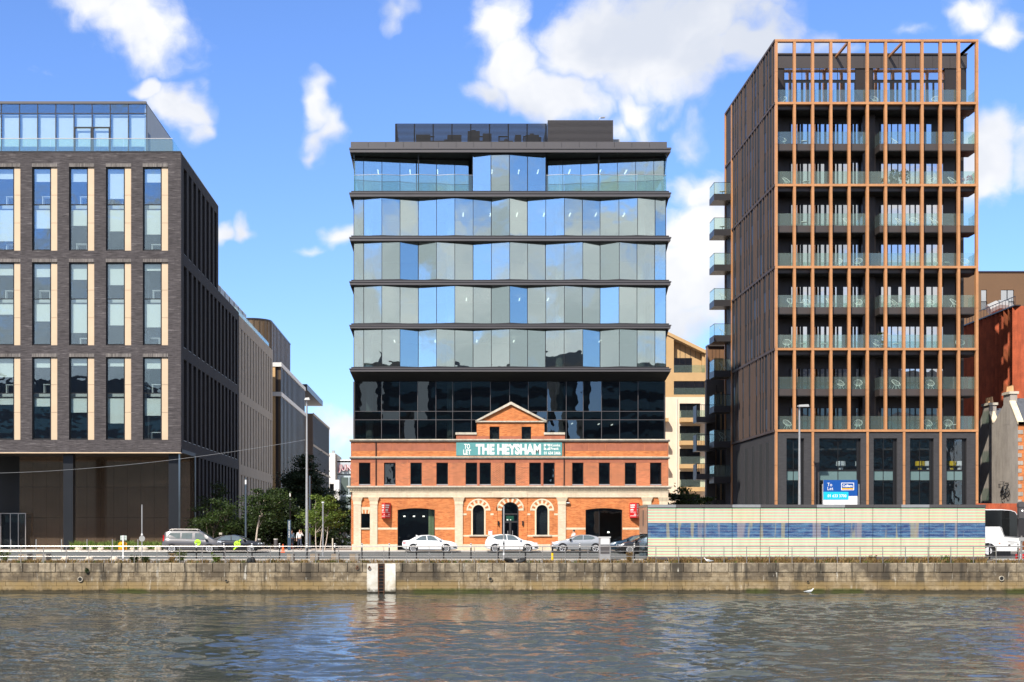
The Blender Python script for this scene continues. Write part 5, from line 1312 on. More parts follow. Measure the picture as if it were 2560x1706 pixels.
fr.box(a0, a1, BY2 - .022, BY2 - .013, c1 - w, c1).box(a0, a1, BY2 - .022, BY2 - .013, c0, c0 + w).box(a0, a0 + w, BY2 - .022, BY2 - .013, c0 + w, c1 - w).box(a1 - w, a1, BY2 - .022, BY2 - .013, c0 + w, c1 - w)
fr.build('emblem_frame', m_print, cb)
text('Colliers', bX(1105), BY2 - .013, bZ(550), bZ(425) - bZ(550), m_print, cb, width=bX(1590) - bX(1105), bold=.03)
MB().box(a0 + w, a1 - w, BY2 - .020, BY2 - .013, bZ(640), bZ(600)).build('emblem_stripe', m_yellow, cb); MB().box(a0 + w, a1 - w, BY2 - .020, BY2 - .013, bZ(682), bZ(645)).build('emblem_stripe', m_cone, cb)
for p in (120, 1900): MB().box(bX(p), bX(p) + .07, BY2 + .06, BY2 + .16, .62, bZ(400)).build('post', m_galv, cb)
# ---------------------------------------------------------------- street behind, left of the warehouse
t = thing('stone_office_block', (LX - 10, 158, .62), 'beige stone office block with narrow vertical slots along the side street', 'building')
y0, y1 = 158.05, 189.0; zt = Z(788, 158)
MB().box(LX - 30, LX - .45, y0, y1, .62, zt).build('core', m_dark2, t)
m_beigestone = M('beige_stone', (.33, .28, .225), .85, 0, var=.12, vs=.8, streak=.1)
zs = [zt, zt - 1.2, Z(980, 158) , Z(998, 158), Z(1161, 158), Z(1190, 158), .62]
for a, b in ((zt - 1.3, zt), (Z(1000, 158), Z(978, 158)), (Z(1186, 158), Z(1160, 158))):
    MB().box(LX - .45, LX, y0, y1, a, b).build('stone_band', m_beigestone, t)
y = y0
while y < y1:
    for a, b in ((Z(978, 158), zt - 1.3), (Z(1160, 158), Z(1000, 158)), (.62, Z(1186, 158))):
        MB().box(LX - .45, LX - .02, y, min(y + 1.75, y1), a, b).build('stone_pier', m_beigestone, t)
    y += 2.45
MB().box(LX - 30, LX, y0 - .03, y0, zt2 - .1 if False else .62, zt).build('front_wall', m_beigestone, t)
MB().box(LX - 22, LX - 2.5, 146, 182, zt + .2, zt + 3.6).build('rooftop_storey', m_roofmetal, t)
for k in range(10): MB().box(LX - 2.6, LX - 2.4, 146 + k * 3.6, 146 + k * 3.6 + .1, zt + .2, zt + 3.6).build('rooftop_mullion', m_galv, t)
MB().box(LX - .6, LX - .5, y0, y1, zt, zt + 1.0).build('roof_balustrade', g_rail, t)

t = thing('bronze_finned_building', (X(702, 192), 192, .62), 'gold and brown finned building with white roof edge beyond the stone block', 'building')
bx_, by0, by1 = X(702, 192), 192.0, 225.7; zt = Z(902, 192)
m_brfin = M('bronze_fin', (.125, .082, .046), .4, .4, var=.12, vs=.6)
MB().box(bx_ - 24, bx_ - .35, by0 + .3, by1, 4.0, zt - .3).build('core', m_brown, t)
for zz in ((4.0, Z(985, 192) - .3), (Z(985, 192) + .3, zt - .8)):
    y = by0 + .3
    while y < by1: MB().box(bx_ - .36, bx_, y, y + .55, zz[0], zz[1]).build('fin', m_brfin, t); y += 1.7
    for k in range(3): MB().box(bx_ - 1.2 - k * .75, bx_ - .75 - k * .75, by0, by0 + .3, zz[0], zz[1]).build('front_fin', m_gold, t)
for z in (zt - .8, Z(985, 192) - .3): MB().box(bx_ - 1.5, bx_ + .1, by0 - .1, by1, z, z + .55).build('white_band', m_whitewall, t)
MB().box(bx_ - 24, bx_ - .3, by0, by1, 3.2, 4.0).build('soffit_band', m_whitewall, t)
MB().box(bx_ - 20, bx_ - 3, by0 + 2, by1, .62, 3.2).build('ground_storey', m_in_dark, t)
t2 = thing('curved_bronze_storey', (X(673, 203), 203, zt), 'brown bronze upper storeys with rounded corner set above the finned building', 'building')
cx_, cy0, cy1 = X(673, 203), 203.0, 231.0; ct = Z(795, 203); rr_ = 3.0
pts = [(cx_ - 12, cy0)] + [(cx_ - rr_ + rr_ * math.sin(R(a)), cy0 + rr_ - rr_ * math.cos(R(a))) for a in range(0, 91, 10)] + [(cx_, cy1), (cx_ - 12, cy1)]
MB().prism(pts, zt - 1, ct - .25, 'z').build('wall', M('bronze_wall', (.17, .115, .068), .45, .3, var=.1, vs=.4), t2)
MB().prism([(p[0] + .05, p[1] - .05) for p in pts], ct - .24, ct, 'z').build('roof_edge', m_brown, t2)
for a in list(range(0, 91, 15)): 
    p = (cx_ - rr_ + rr_ * math.sin(R(a)), cy0 + rr_ - rr_ * math.cos(R(a))); MB().cyl((p[0], p[1], zt - 1), (p[0], p[1], ct - .26), .10, n=6).build('rib', m_brfin, t2)
for k in range(14): MB().box(cx_ - .05, cx_ + .08, cy0 + 3.2 + k * 1.75, cy0 + 3.35 + k * 1.75, zt - 1, ct - .26).build('rib', m_brfin, t2)
for k in (0, 1): MB().box(cx_ - 6.0 + k * 2.8, cx_ - 5.1 + k * 2.8, cy0 - .03, cy0 + .1, zt, ct - .8).build('window', g_win, t2)
t = thing('roof_canopy_block', (X(763, 226), 226, .62), 'dark projecting roof canopy over the far end of the brown street', 'building')
MB().box(X(702, 192) - 12, X(702, 192) + .3, 225.8, 255, Z(961, 226) - .9, Z(961, 226)).build('canopy', m_brown, t)
MB().box(X(702, 192) - 12, X(702, 192) - 1.2, 225.9, 228.9, .62, Z(961, 226) - .9).build('wall', m_brown2, t)
t = thing('dark_brown_office', (X(782, 229), 229, .62), 'dark brown office with pale floor lines at the end of the street', 'building')
dx_ = X(782, 229); zt = Z(1034, 229)
MB().box(dx_ - 14, dx_, 229.1, 261.7, .62, zt).build('side_wall', M('dark_russet', (.045, .029, .023), .6, .1, var=.12), t)
MB().box(dx_ - 14, dx_ + .02, 229, 229.1, .62, zt).build('front_wall', M('russet_front', (.16, .11, .08), .6, .1, var=.12), t)
for z in (zt - .25, Z(1116, 229), Z(1176, 229)): MB().box(dx_, dx_ + .1, 229.1, 261.7, z, z + .35).build('floor_line', m_beigestone, t)
y = 230
while y < 261: MB().box(dx_, dx_ + .06, y, y + .2, .62, zt - .3).build('fin', m_brown, t); y += 1.3
# white corner building with the big red letters
JY = 292.0
t = thing('white_corner_building', (X(833, JY), JY, .62), 'white corner tower beside a pale sign box with big red letters', 'building')
def jx(p): return X(p, JY)
def jz(p): return Z(p, JY)
MB().box(jx(800), jx(838), JY, JY + 14, jz(1200), jz(1133)).build('tower', m_whitewall, t); MB().box(jx(838.1), jx(841.5), JY + .5, JY + 14, jz(1200), jz(1136)).build('tower_return', m_beigestone, t)
MB().box(jx(800), jx(848), JY - .3, JY + 13.8, jz(1210), jz(1200.1)).build('band', m_whitewall, t)
for a, b in ((818, 824), (835, 848)): MB().box(jx(a), jx(b), JY - .25, JY + 8, .62, jz(1210.1)).build('pier', m_whitewall, t)
MB().box(jx(824), jx(835), JY + .8, JY + 1, .62, jz(1210.1)).build('dark_bay', m_in_dark, t)
for z in (1240, 1275): MB().box(jx(822), jx(836), JY - .2, JY + .7, jz(z + 3), jz(z)).build('balcony_edge', m_whitewall, t)
MB().box(jx(828), jx(834), JY + 2, JY + 4, jz(1133), jz(1125)).build('roof_box', m_roofmetal, t)
t = thing('sign_box_building', (jx(862), JY + 2, .62), 'pale blue-grey glazed building carrying a sign of big red letters', 'building')
m_pale = M('pale_blue_panel', (.46, .53, .55), .6, 0, var=.06)
MB().box(jx(841.6), jx(940), JY + 2, JY + 16, .62, jz(1186)).build('body', m_pale, t)
MB().box(jx(841.6), jx(940), JY + 1.6, JY + 16, jz(1184), jz(1155.5)).build('sign_box', m_pale, t)
MB().box(jx(841.6), jx(940), JY + 1.5, JY + 16, jz(1151.5), jz(1149)).build('roof_rail', m_white, t)
for k in range(12): MB().box(jx(842 + k * 8.5), jx(843.2 + k * 8.5), JY + 1.6, JY + 1.8, jz(1155.4), jz(1151.6)).build('rail_post', m_dark2, t)
for a, b in ((850.5, 869), (872, 880), (883, 900)):
    for c, d in ((1193, 1236), (1241, 1290), (1295, 1340)): MB().box(jx(a), jx(b), JY + 1.9, JY + 2.0, jz(d), jz(c)).build('window', M('grey_green_glass', (.10, .13, .12), .15, 0, var=.1) if (a, c) == (850.5, 1193) else MAT['grey_green_glass'], t)
text('JUNCTION', jx(845.5), JY + 1.6, jz(1181.5), jz(1161.5) - jz(1181.5), m_lred, t, width=jx(845.5 + 88) - jx(845.5), depth=.6, bold=.03)
text('JUNCTION', jx(846.5), JY + .98, jz(1181), jz(1162.5) - jz(1181), m_white, t, width=jx(846.5 + 88) - jx(846.5), depth=.02, bold=-.012)

# ---------------------------------------------------------------- gap to the right: apartments with gold gable
AY = 185.0
def ax(p): return X(p, AY)
def az(p): return Z(p, AY)
t = thing('gold_gable_apartments', (ax(1715), AY, .62), 'cream apartment block with gold clad gable and stacked balconies', 'building')
WN = [(1686.5, 1733.5, 893, 931.5), (1684.5, 1763, 953, 987)]
LW = [(1699, 1751, 1009, 1047), (1699, 1751, 1065, 1104), (1699, 1751, 1122, 1162), (1699, 1751, 1179, 1219), (1699, 1751, 1236, 1276)]
MB().grid(ax(1600), ax(1769), .62, az(993), AY, AY + .4, [(ax(a), ax(b), az(d), az(c)) for a, b, c, d in LW]).build('cream_wall', m_creamwall, t)
MB().grid(ax(1600), ax(1769), az(993), az(886), AY, AY + .4, [(ax(1684.5), ax(1763), az(932), az(886)), (ax(1684.5), ax(1763), az(987), az(953))]).build('gold_wall', m_gold, t)
MB().prism([(ax(1600), az(886)), (ax(1684.5), az(886)), (ax(1684.5), az(847)), (ax(1600), az(805))], AY, AY + .4).build('gable_wall', m_gold, t)
MB().prism([(ax(1684.5), az(932)), (ax(1763), az(932)), (ax(1763), az(885)), (ax(1684.5), az(847))], AY + 1.1, AY + 1.4).build('loggia_wall', m_gold, t)
MB().prism([(ax(1600), az(805)), (ax(1600), az(797)), (ax(1767), az(877)), (ax(1767), az(886))], AY - .2, AY + 5).build('roof', m_gold, t)
for k in range(6): MB().box(ax(1690 + k * 13), ax(1690.8 + k * 13), AY + 1.05, AY + 1.1, az(893), az(852 + k * 6)).build('cladding_seam', m_brown2, t)
for a, b, c, d in WN + LW:
    yy = AY + 1.05 if c < 900 else AY + .25
    o = MB().box(ax(a), ax(b), yy + .04, yy + .1, az(d), az(c)).build('window', m_black, t)
    n = 3
    for k in range(n):
        u, v = a + (b - a) * k / n, a + (b - a) * (k + 1) / n; MB().box(ax(u) + .04, ax(v) - .04, yy, yy + .03, az(d) + .04, az(c) - .04).build('pane', g_sky if c < 1000 else g_dim, o)
for a, b, c, d in ((1684.5, 1763, 913, 931.5), (1684.5, 1763, 970, 987)): MB().box(ax(a), ax(b), AY + .02, AY + .05, az(d), az(c)).build('balustrade', g_rail, t)
for c in (1047, 1104, 1162, 1219):
    o = MB().box(ax(1698), ax(1757), AY - 1.6, AY - .01, az(c + 10.5), az(c)).build('balcony', m_gold, t)
    MB().box(ax(1698), ax(1757), AY - 1.28, AY - 1.25, az(c), az(c - 19)).build('balcony_pane', g_rail, o); MB().box(ax(1698) + .01, ax(1698) + .03, AY - 1.25, AY - .02, az(c), az(c - 19)).build('balcony_pane', g_rail, o)
MB().box(ax(1757), ax(1769), AY + .41, AY + 3, .62, az(884)).build('far_wall', m_gold, t)
MB().cyl((ax(1692), AY - .06, .62), (ax(1692), AY - .06, az(997)), .05, n=6).build('downpipe', m_whitewall, t)
for c in (1047, 1104, 1162, 1219): MB().box(ax(1640), ax(1668), AY - 1.2, AY - .01, az(c + 9), az(c)).build('balcony', m_gold, t)

EY = 147.0
def ex_(p): return X(p, EY)
def ez(p): return Z(p, EY)
t = thing('charcoal_annex', (ex_(1795), EY, .62), 'charcoal clad annex with brown top box and railed balconies beside the tower', 'building')
MB().box(ex_(1768), ex_(1850), EY + .5, EY + 1.3, .62, ez(948)).build('wall', M('annex_cladding', (.13, .12, .115), .8, 0, var=.12), t)
MB().box(ex_(1776), ex_(1850), EY + 1.5, EY + 2.6, ez(948), ez(862)).build('brown_box', M('russet_cladding', (.22, .115, .06), .5, .2, var=.1), t)
MB().box(ex_(1775), ex_(1850), EY + 1.2, EY + 2.6, ez(862), ez(858)).build('box_roof', m_brown2, t)
for k in range(3): MB().box(ex_(1787 + k * 9), ex_(1787.5 + k * 9), EY + 1.45, EY + 1.5, ez(948), ez(864)).build('cladding_seam', m_brown, t)
MB().box(ex_(1791), ex_(1815), EY + 1.4, EY + 1.49, ez(926), ez(891)).build('window', g_win, t)
for c, d in ((980, 1010), (1035, 1075), (1125, 1165), (1210, 1250)):
    for a, b in ((1794, 1800), (1806, 1812)): 
        MB().box(ex_(a), ex_(b), EY + .42, EY + .49, ez(d), ez(c)).build('window', g_dim, t); MB().box(ex_(a - 2.5), ex_(a - .3), EY + .42, EY + .49, ez(d), ez(c)).build('blind_strip', m_gold, t)
for c, d in ((1013, 1056), (1087, 1128), (1160, 1199)):
    yb = EY - 1.5
    o = MB().box(X(1741, yb), X(1789, yb), yb, EY + .45, Z(d, yb), Z(d - 14, yb)).build('balcony', m_dark2, t)
    MB().box(X(1741, yb), X(1741, yb) + .05, yb, EY + .4, Z(d - 14, yb), Z(c, yb)).build('side_screen', m_dark2, o)
    for k in range(12): MB().box(X(1742 + k * 3.9, yb), X(1742 + k * 3.9, yb) + .03, yb, yb + .03, Z(d - 14, yb), Z(c, yb)).build('baluster', m_black, o)
    MB().box(X(1741, yb), X(1789, yb), yb - .01, yb + .04, Z(c, yb), Z(c, yb) + .05).build('handrail', m_black, o)
MB().cyl((ex_(1789), EY - .5, .62), (ex_(1789), EY - .5, ez(965)), .05, n=6).build('pole', m_dark, t)

# ---------------------------------------------------------------- far right: brown block, corten hall, gable house
NY = 172.0
t = thing('brown_rear_block', (X(2500, NY), NY, .62), 'brown clad rear block with two tall windows above the rust red hall', 'building')
def nx(p): return X(p, NY)
def nz(p): return Z(p, NY)
wins = [(2452.5, 2467, 725, 775), (2502, 2535, 725, 775), (2580, 2610, 725, 775)]
m_choc = M('chocolate_cladding', (.155, .092, .046), .6, 0, var=.06, vs=.4)
MB().grid(nx(2380), nx(2900), .62, nz(682), NY, NY + .3, [(nx(a), nx(b), nz(d), nz(c)) for a, b, c, d in wins]).build('wall', m_choc, t)
MB().box(nx(2380), nx(2900), NY - .1, NY + .5, nz(682), nz(678.5)).build('coping', m_brown, t)
for a, b, c, d in wins:
    o = MB().box(nx(a), nx(b), NY + .14, NY + .2, nz(d), nz(c)).build('window', m_black, t)
    for k in range(2 if b - a > 20 else 1):
        n = 2 if b - a > 20 else 1; u, v = a + (b - a) * k / n, a + (b - a) * (k + 1) / n; MB().box(nx(u) + .06, nx(v) - .06, NY + .1, NY + .13, nz(d) + .05, nz(c) - .05).build('pane', g_sky, o)
    for k in range(8): MB().box(nx(a + (b - a) * k / 7) - .015, nx(a + (b - a) * k / 7) + .015, NY - .06, NY - .03, nz(d), nz(d - 20)).build('juliet_bar', m_black, o)
    MB().box(nx(a), nx(b), NY - .07, NY - .02, nz(d - 20), nz(d - 20) + .05).build('juliet_rail', m_black, o)
KY0, KY1 = 138.0, 176.0
KX = X(2560, 136)
zk = Z(757, 136)
t = thing('corten_hall', (KX, KY0, .62), 'rust red corten hall with sawtooth vertical ribs beside the gable house', 'building')
MB().box(KX + .5, KX + 30, KY0, 170, .62, zk).build('body', m_corten, t)
y = KY0; k = 0
rk = random.Random(9)
while y < 168:
    m = MB(); m.prism([(KX + .5, y), (KX - .1, y + .55), (KX + .5, y + 1.1)], .62, zk, 'z'); o = m.build('rib', m_corten, t)
    if k % 1 == 0: MB().hexa([(KX + .02, y + .66, Z(1000, 150)), (KX + .02, y + .70, Z(1000, 150)), (KX + .4, y + 1.02, Z(1000, 150)), (KX + .38, y + 1.0, Z(1000, 150)), (KX + .02, y + .66, zk - rk.uniform(.9, 1.2)), (KX + .02, y + .70, zk - 1), (KX + .4, y + 1.02, zk - 1), (KX + .38, y + 1.0, zk - 1)]).build('slot_window', m_in_dark, o)
    y += 1.1; k += 1
for k in range(40): MB().box(KX - .05, KX - .02, KY0 + k * .8, KY0 + k * .8 + .04, zk, zk + .9).build('rail_bar', m_black, t)
MB().box(KX - .06, KX - .01, KY0, 170, zk + .9, zk + .96).build('roof_rail', m_black, t)
MB().box(KX - .12, KX + .5, KY0, 170, zk, zk + .12).build('eave', m_brown, t)
t = thing('roof_duct', (X(2475, 165), 165, Z(800, 165)), 'bent silver ventilation duct on the rust red hall roof', 'duct')
q = [X(2455, 165), X(2478, 165), X(2500, 165), X(2515, 165)]
MB().tube([(q[0], 163, Z(782, 165)), (q[1], 163, Z(771, 165)), (q[2], 163, Z(773, 165)), (q[3], 163, Z(788, 165))], .62, n=10).build('duct_run', m_roofmetal, t)
for a in (q[0] + .4, q[2]): MB().box(a, a + .15, 162.9, 163.1, zk, Z(775, 165)).build('duct_leg', m_galv, t)
# gable house
GX = 49.0
t = thing('gable_house', (GX, 123, .62), 'old rendered double gable house with two chimneys and orange brick front', 'house')
prof = [(122.95, .62), (122.95, 11.3), (124.6, 13.25), (126.1, 13.3), (128.3, 11.85), (129.3, 12.75), (131.0, 12.9), (134.0, 11.0), (134.0, .62)]
MB().prism(prof, GX, GX + .4, 'x').build('gable_wall', m_render, t)
MB().box(GX + .01, GX + 14, 122.88, 122.949, .62, 11.3).build('brick_front', m_brick_o, t)
MB().box(GX - .05, GX + 14, 122.75, 123.0, 11.3, 11.55).build('eaves_gutter', m_black, t)
for a, b in (((122.8, 11.5), (124.9, 13.75)), ((124.9, 13.75), (128.3, 11.9)), ((128.3, 11.9), (129.8, 13.3)), ((129.8, 13.3), (134, 11.0))):
    m = MB(); m.hexa([(GX + .4, a[0], a[1] - .12), (GX + 14, a[0], a[1] - .12), (GX + 14, b[0], b[1] - .12), (GX + .4, b[0], b[1] - .12), (GX + .4, a[0], a[1]), (GX + 14, a[0], a[1]), (GX + 14, b[0], b[1]), (GX + .4, b[0], b[1])]); m.build('roof_slope', m_slate, t)
for a, b in (((122.75, 11.35), (124.6, 13.38)), ((128.45, 11.95), (129.3, 12.85))):
    MB().hexa([(GX - .08, a[0], a[1] - .05), (GX + .45, a[0], a[1] - .05), (GX + .45, b[0], b[1] - .05), (GX - .08, b[0], b[1] - .05), (GX - .08, a[0], a[1] + .14), (GX + .45, a[0], a[1] + .14), (GX + .45, b[0], b[1] + .14), (GX - .08, b[0], b[1] + .14)]).build('gable_coping', m_cream, t)
for ya, yb, zc in ((124.6, 126.1, 14.1), (129.3, 131.0, 13.55)):
    c = MB().box(GX - .01, GX + .6, ya, yb, 11.5, zc).build('chimney', m_whitewall if False else m_render, t)
    MB().box(GX - .12, GX + .72, ya - .1, yb + .1, zc, zc + .22).build('chimney_cap', m_stone, c)
    for k in range(3): MB().lathe([(.13, 0), (.15, .05), (.11, .5), (.14, .55)], (GX + .28, ya + .28 + k * (yb - ya - .56) / 2, zc + .22), 8).build('chimney_pot', m_pot, c)
for k in range(16): MB().box(GX - .02, GX + .28 + .12 * (k % 2), 122.84, 122.875, .62 + k * .66, .62 + k * .66 + .33).build('quoin', m_render, t)
o = MB().prism([(X(2552, 122.8), Z(1265, 122.8)), (X(2580, 122.8), Z(1265, 122.8)), (X(2580, 122.8), 2.0), (X(2552, 122.8), 2.0)], 122.80, 122.87); o.build('door', m_navy, t)
for k in range(3):
    for zz in (3.4, 7.6):
        xw = GX + 2.2 + k * 3.6; w = MB().box(xw, xw + 1.1, 122.86, 122.93, zz, zz + 2.1).build('window', m_white, t)
        for q in (0, 1): MB().box(xw + .08, xw + 1.02, 122.845, 122.858, zz + .08 + q * 1.0, zz + 1.02 + q * 1.0).build('pane', g_teal, w)
        MB().box(xw - .1, xw + 1.2, 122.78, 122.87, zz - .14, zz - .005).build('sill', m_stone, w)
# bicycle hung on the gable
by_, bz_ = 125.3, Z(1222, 125.3)
bk = thing('wall_bicycle', (GX - .1, by_, bz_), 'dark bicycle with front basket hung flat on the pale gable wall', 'bicycle')
def wheel(cy_, cz_, r): 
    m = MB(); n = 20
    pts = [(GX - .18, cy_ + r * math.cos(2*math.pi*i/n), cz_ + r * math.sin(2*math.pi*i/n)) for i in range(n)]
    for i in range(n): m.cyl(pts[i], pts[(i+1) % n], .03, n=5)
    return m
A, B_2 = (by_ - .55, bz_ - .35), (by_ + .55, bz_ - .55)
for c in (A, B_2): 
    w = wheel(c[0], c[1], .40).build('wheel', m_rubber, bk); m = MB()
    for k in range(8): m.cyl((GX - .18, c[0], c[1]), (GX - .18, c[0] + .4 * math.cos(k * math.pi / 4), c[1] + .4 * math.sin(k * math.pi / 4)), .008, n=4)
    m.build('spokes', m_black, w, kind='stuff')
P3 = lambda a, b: (GX - .18, a, b)
fr = MB()
for a, b in (((A[0], A[1]), (by_ - .35, bz_ + .35)), ((by_ - .35, bz_ + .35), (by_, bz_ - .45)), ((by_, bz_ - .45), B_2), (B_2, (by_ + .35, bz_ + .25)), ((by_ + .35, bz_ + .25), (by_ - .35, bz_ + .3)), ((by_, bz_ - .45), (by_ + .35, bz_ + .3)), ((A[0], A[1]), (by_, bz_ - .45))): fr.cyl(P3(*a), P3(*b), .03, n=6)
fr.build('frame', m_black, bk)
MB().box(GX - .28, GX - .06, by_ - .5, by_ - .22, bz_ + .42, bz_ + .5).build('saddle', m_black, bk)
MB().cyl(P3(by_ + .35, bz_ + .25), P3(by_ + .38, bz_ + .6), .025, n=6).cyl((GX - .5, by_ + .38, bz_ + .6), (GX - .05, by_ + .38, bz_ + .6), .02, n=6).build('handlebar', m_black, bk)
bs = MB()
for k in range(5): bs.cyl((GX - .4, by_ + .5 + k * .1, bz_ + .1), (GX - .4, by_ + .5 + k * .1, bz_ + .42), .01, n=4)
bs.box(GX - .42, GX - .1, by_ + .48, by_ + .92, bz_ + .4, bz_ + .43).box(GX - .42, GX - .1, by_ + .48, by_ + .92, bz_ + .08, bz_ + .11); bs.build('basket', m_black, bk)
t = thing('corten_fence', (X(2500, 119), 120.9, .62), 'rust red corten sheet fence below the gable house behind the coach', 'fence')
for k in range(9):
    a = X(2440 + k * 12.4, 120.9); MB().box(a + .01, a + .405, 120.9, 120.95, .62, Z(1259, 120.9)).build('fence_sheet', m_corten, t)

# ---------------------------------------------------------------- south bank offices mirrored in the glass
for i, (xa_, xb_, yb_, h, c, lab) in enumerate(((-95, -52, -34, 30, (.10, .10, .11), 'grey south bank office with ribbon windows, lowest of the row'), (-48, -14, -38, 36, (.16, .13, .11), 'brown south bank office with ribbon windows and roof plant'),
        (-10, 22, -33, 33, (.09, .10, .11), 'slate south bank office with ribbon windows opposite the warehouse'), (26, 52, -40, 42, (.08, .09, .10), 'tallest dark south bank office tower with ribbon windows'), (56, 100, -36, 34, (.20, .19, .17), 'pale stone south bank office with ribbon windows'))):
    t = thing('south_bank_office', ((xa_ + xb_) / 2, yb_, .45), lab, 'building', 'offices along the south bank')
    MB().box(xa_, xb_, yb_ - 18, yb_, .45, h).build('wall', M('south_wall_' + 'abcde'[i], c, .8, 0, var=.1), t)
    z = 4.0
    while z < h - 2:
        MB().box(xa_ + 1, xb_ - 1, yb_, yb_ + .06, z, z + 1.9).build('ribbon_window', g_teal, t); z += 3.6
    MB().box(xa_ + 6, xb_ - 8, yb_ - 12, yb_ - 3, h, h + 2.2).build('roof_plant', m_dark2, t)
# ---------------------------------------------------------------- striped kiosk on the quay
KY = 104.0
def kx(p): return X(p, KY)
def kz(p): return Z(p, KY)
ks = thing('striped_kiosk', (kx(2040), KY, .05), 'long box kiosk clad in pink and green striped panels with blue photo band', 'kiosk')
SM = [1619.5 + 70.33 * k for k in range(13)]
for a, b in zip(SM, SM[1:]): MB().box(kx(a) + .018, kx(b) - .018, KY, KY + .06, kz(1393), kz(1269.5)).build('striped_panel', m_stripe, ks)
MB().box(kx(1619), kx(2464), KY + .061, 108.2, kz(1394), kz(1268)).build('body', m_dark, ks)
for k in range(12):
    a, b = SM[k], SM[k + 1]; MB().box(kx(a) + .005, kx(b) - .005, KY - .08, KY + .35, kz(1269), kz(1262)).build('roof_trim', m_dark2 if k % 3 else m_galv, ks)
MB().box(kx(1618), kx(2465), KY + .36, 108.3, kz(1268) , kz(1263)).build('roof', m_galv, ks)
for k in range(6):
    a, b = SM[2*k], SM[2*k + 2]; MB().box(kx(a) + .005, kx(b) - .005, KY - .04, KY + .3, kz(1400), kz(1393.6)).build('base_trim', m_dark2, ks)
for k in range(14): MB().box(kx(1640 + k * 62), kx(1646 + k * 62), KY + .8, KY + 1.0, .02, kz(1400)).build('leg', m_dark, ks)
# glazed end
XL_ = kx(1619) - .004
MB().box(XL_ - .05, XL_, KY + .1, 108.2, kz(1268), kz(1262.5)).build('end_trim', m_wood, ks)
m_bronzy = M('end_panel', (.50, .34, .25), .25, .3, var=.08)
MB().box(XL_ - .03, XL_, KY + .1, 108.2, kz(1335), kz(1268.3)).build('end_panel', m_bronzy, ks)
for k in range(2): MB().box(XL_ - .03, XL_, KY + .15 + k * 2.05, KY + 2.1 + k * 2.05, kz(1394), kz(1335.4)).build('end_pane', g_win, ks)
MB().box(XL_ - .05, XL_ - .031, KY + 1.9, KY + 2.15, kz(1315), kz(1275)).build('end_slot', m_in_dark, ks)

# ---------------------------------------------------------------- street furniture
def cylpost(name, px, Y, py_top, r, mat, label, cat, group=None, r1=None, base=None):
    z0 = gz(Y) if base is None else base
    t = thing(name, (X(px, Y), Y, z0), label, cat, group)
    MB().cyl((X(px, Y), Y, z0 - .02), (X(px, Y), Y, Z(py_top, Y)), r, r1, n=12).build('post', mat, t, smooth=50)
    return t
def street_lamp(px, Y, py, side, label):
    t = cylpost('street_lamp', px, Y, py, .135, m_galv, label, 'street lamp', 'tall street lamps', .07)
    x, z = X(px, Y), Z(py, Y)
    MB().hexa([(x - .16, Y - .7 * 0 - .45, z - .05), (x + .16 + side, Y - .45, z - .05), (x + .16 + side, Y + .2, z + .02), (x - .16, Y + .2, z + .02), (x - .1, Y - .4, z + .12), (x + .1 + side, Y - .4, z + .16), (x + .1 + side, Y + .16, z + .16), (x - .1, Y + .16, z + .12)]).build('lamp_head', m_roofmetal, t)
    for q in (.35, 2.0): MB().cyl((x, Y, gz(Y) + q), (x, Y, gz(Y) + q + .12), .15, n=12).build('collar', m_galv, t)
    return t
street_lamp(767, 119.2, 1000, .12, 'tall pale street lamp post by the tree-lined side street')
street_lamp(1998.5, 118.6, 1017, .55, 'tall pale street lamp post rising behind the striped kiosk')
def column_light(px, Y, py, hl, mat, label, r=.085):
    t = cylpost('column_light', px, Y, py + hl, r, mat, label, 'column light')
    MB().cyl((X(px, Y), Y, Z(py + hl, Y)), (X(px, Y), Y, Z(py, Y)), r * .95, n=12).build('light_head', m_white, t, smooth=50)
    MB().cyl((X(px, Y), Y, Z(py, Y)), (X(px, Y), Y, Z(py - 5, Y)), r, n=12).build('cap', mat, t, smooth=50)
column_light(614.5, 122.5, 1200, 11, m_post_b, 'blue grey column light with white head before the beige stone block')
column_light(725.5, 132, 1233, 9, m_black, 'slim black column light rising above the blue totem sign', .07)
t = cylpost('column_light', 775, 127, 1190, .10, m_post_b, 'thick blue grey column light beside the tall street lamp', 'column light')
t = cylpost('slim_pole', 807.5, 113, 1256, .05, m_galv, 'slim steel pole with small white cap before the bright birch', 'pole'); MB().cyl((X(807.5, 113), 113, Z(1258, 113)), (X(807.5, 113), 113, Z(1255, 113)), .11, n=10).build('cap', m_white, t)
t = cylpost('slim_pole', 1259.5, 104, 1265, .058, m_galv, 'slim steel pole with stickers before the arched entrance', 'pole')
for k, z in enumerate((1.45, 1.2, .45)): MB().cyl((X(1259.5, 104), 104, .05 + z), (X(1259.5, 104), 104, .05 + z + .14), .0605, n=12).build('sticker', m_white if k != 1 else m_black, t)
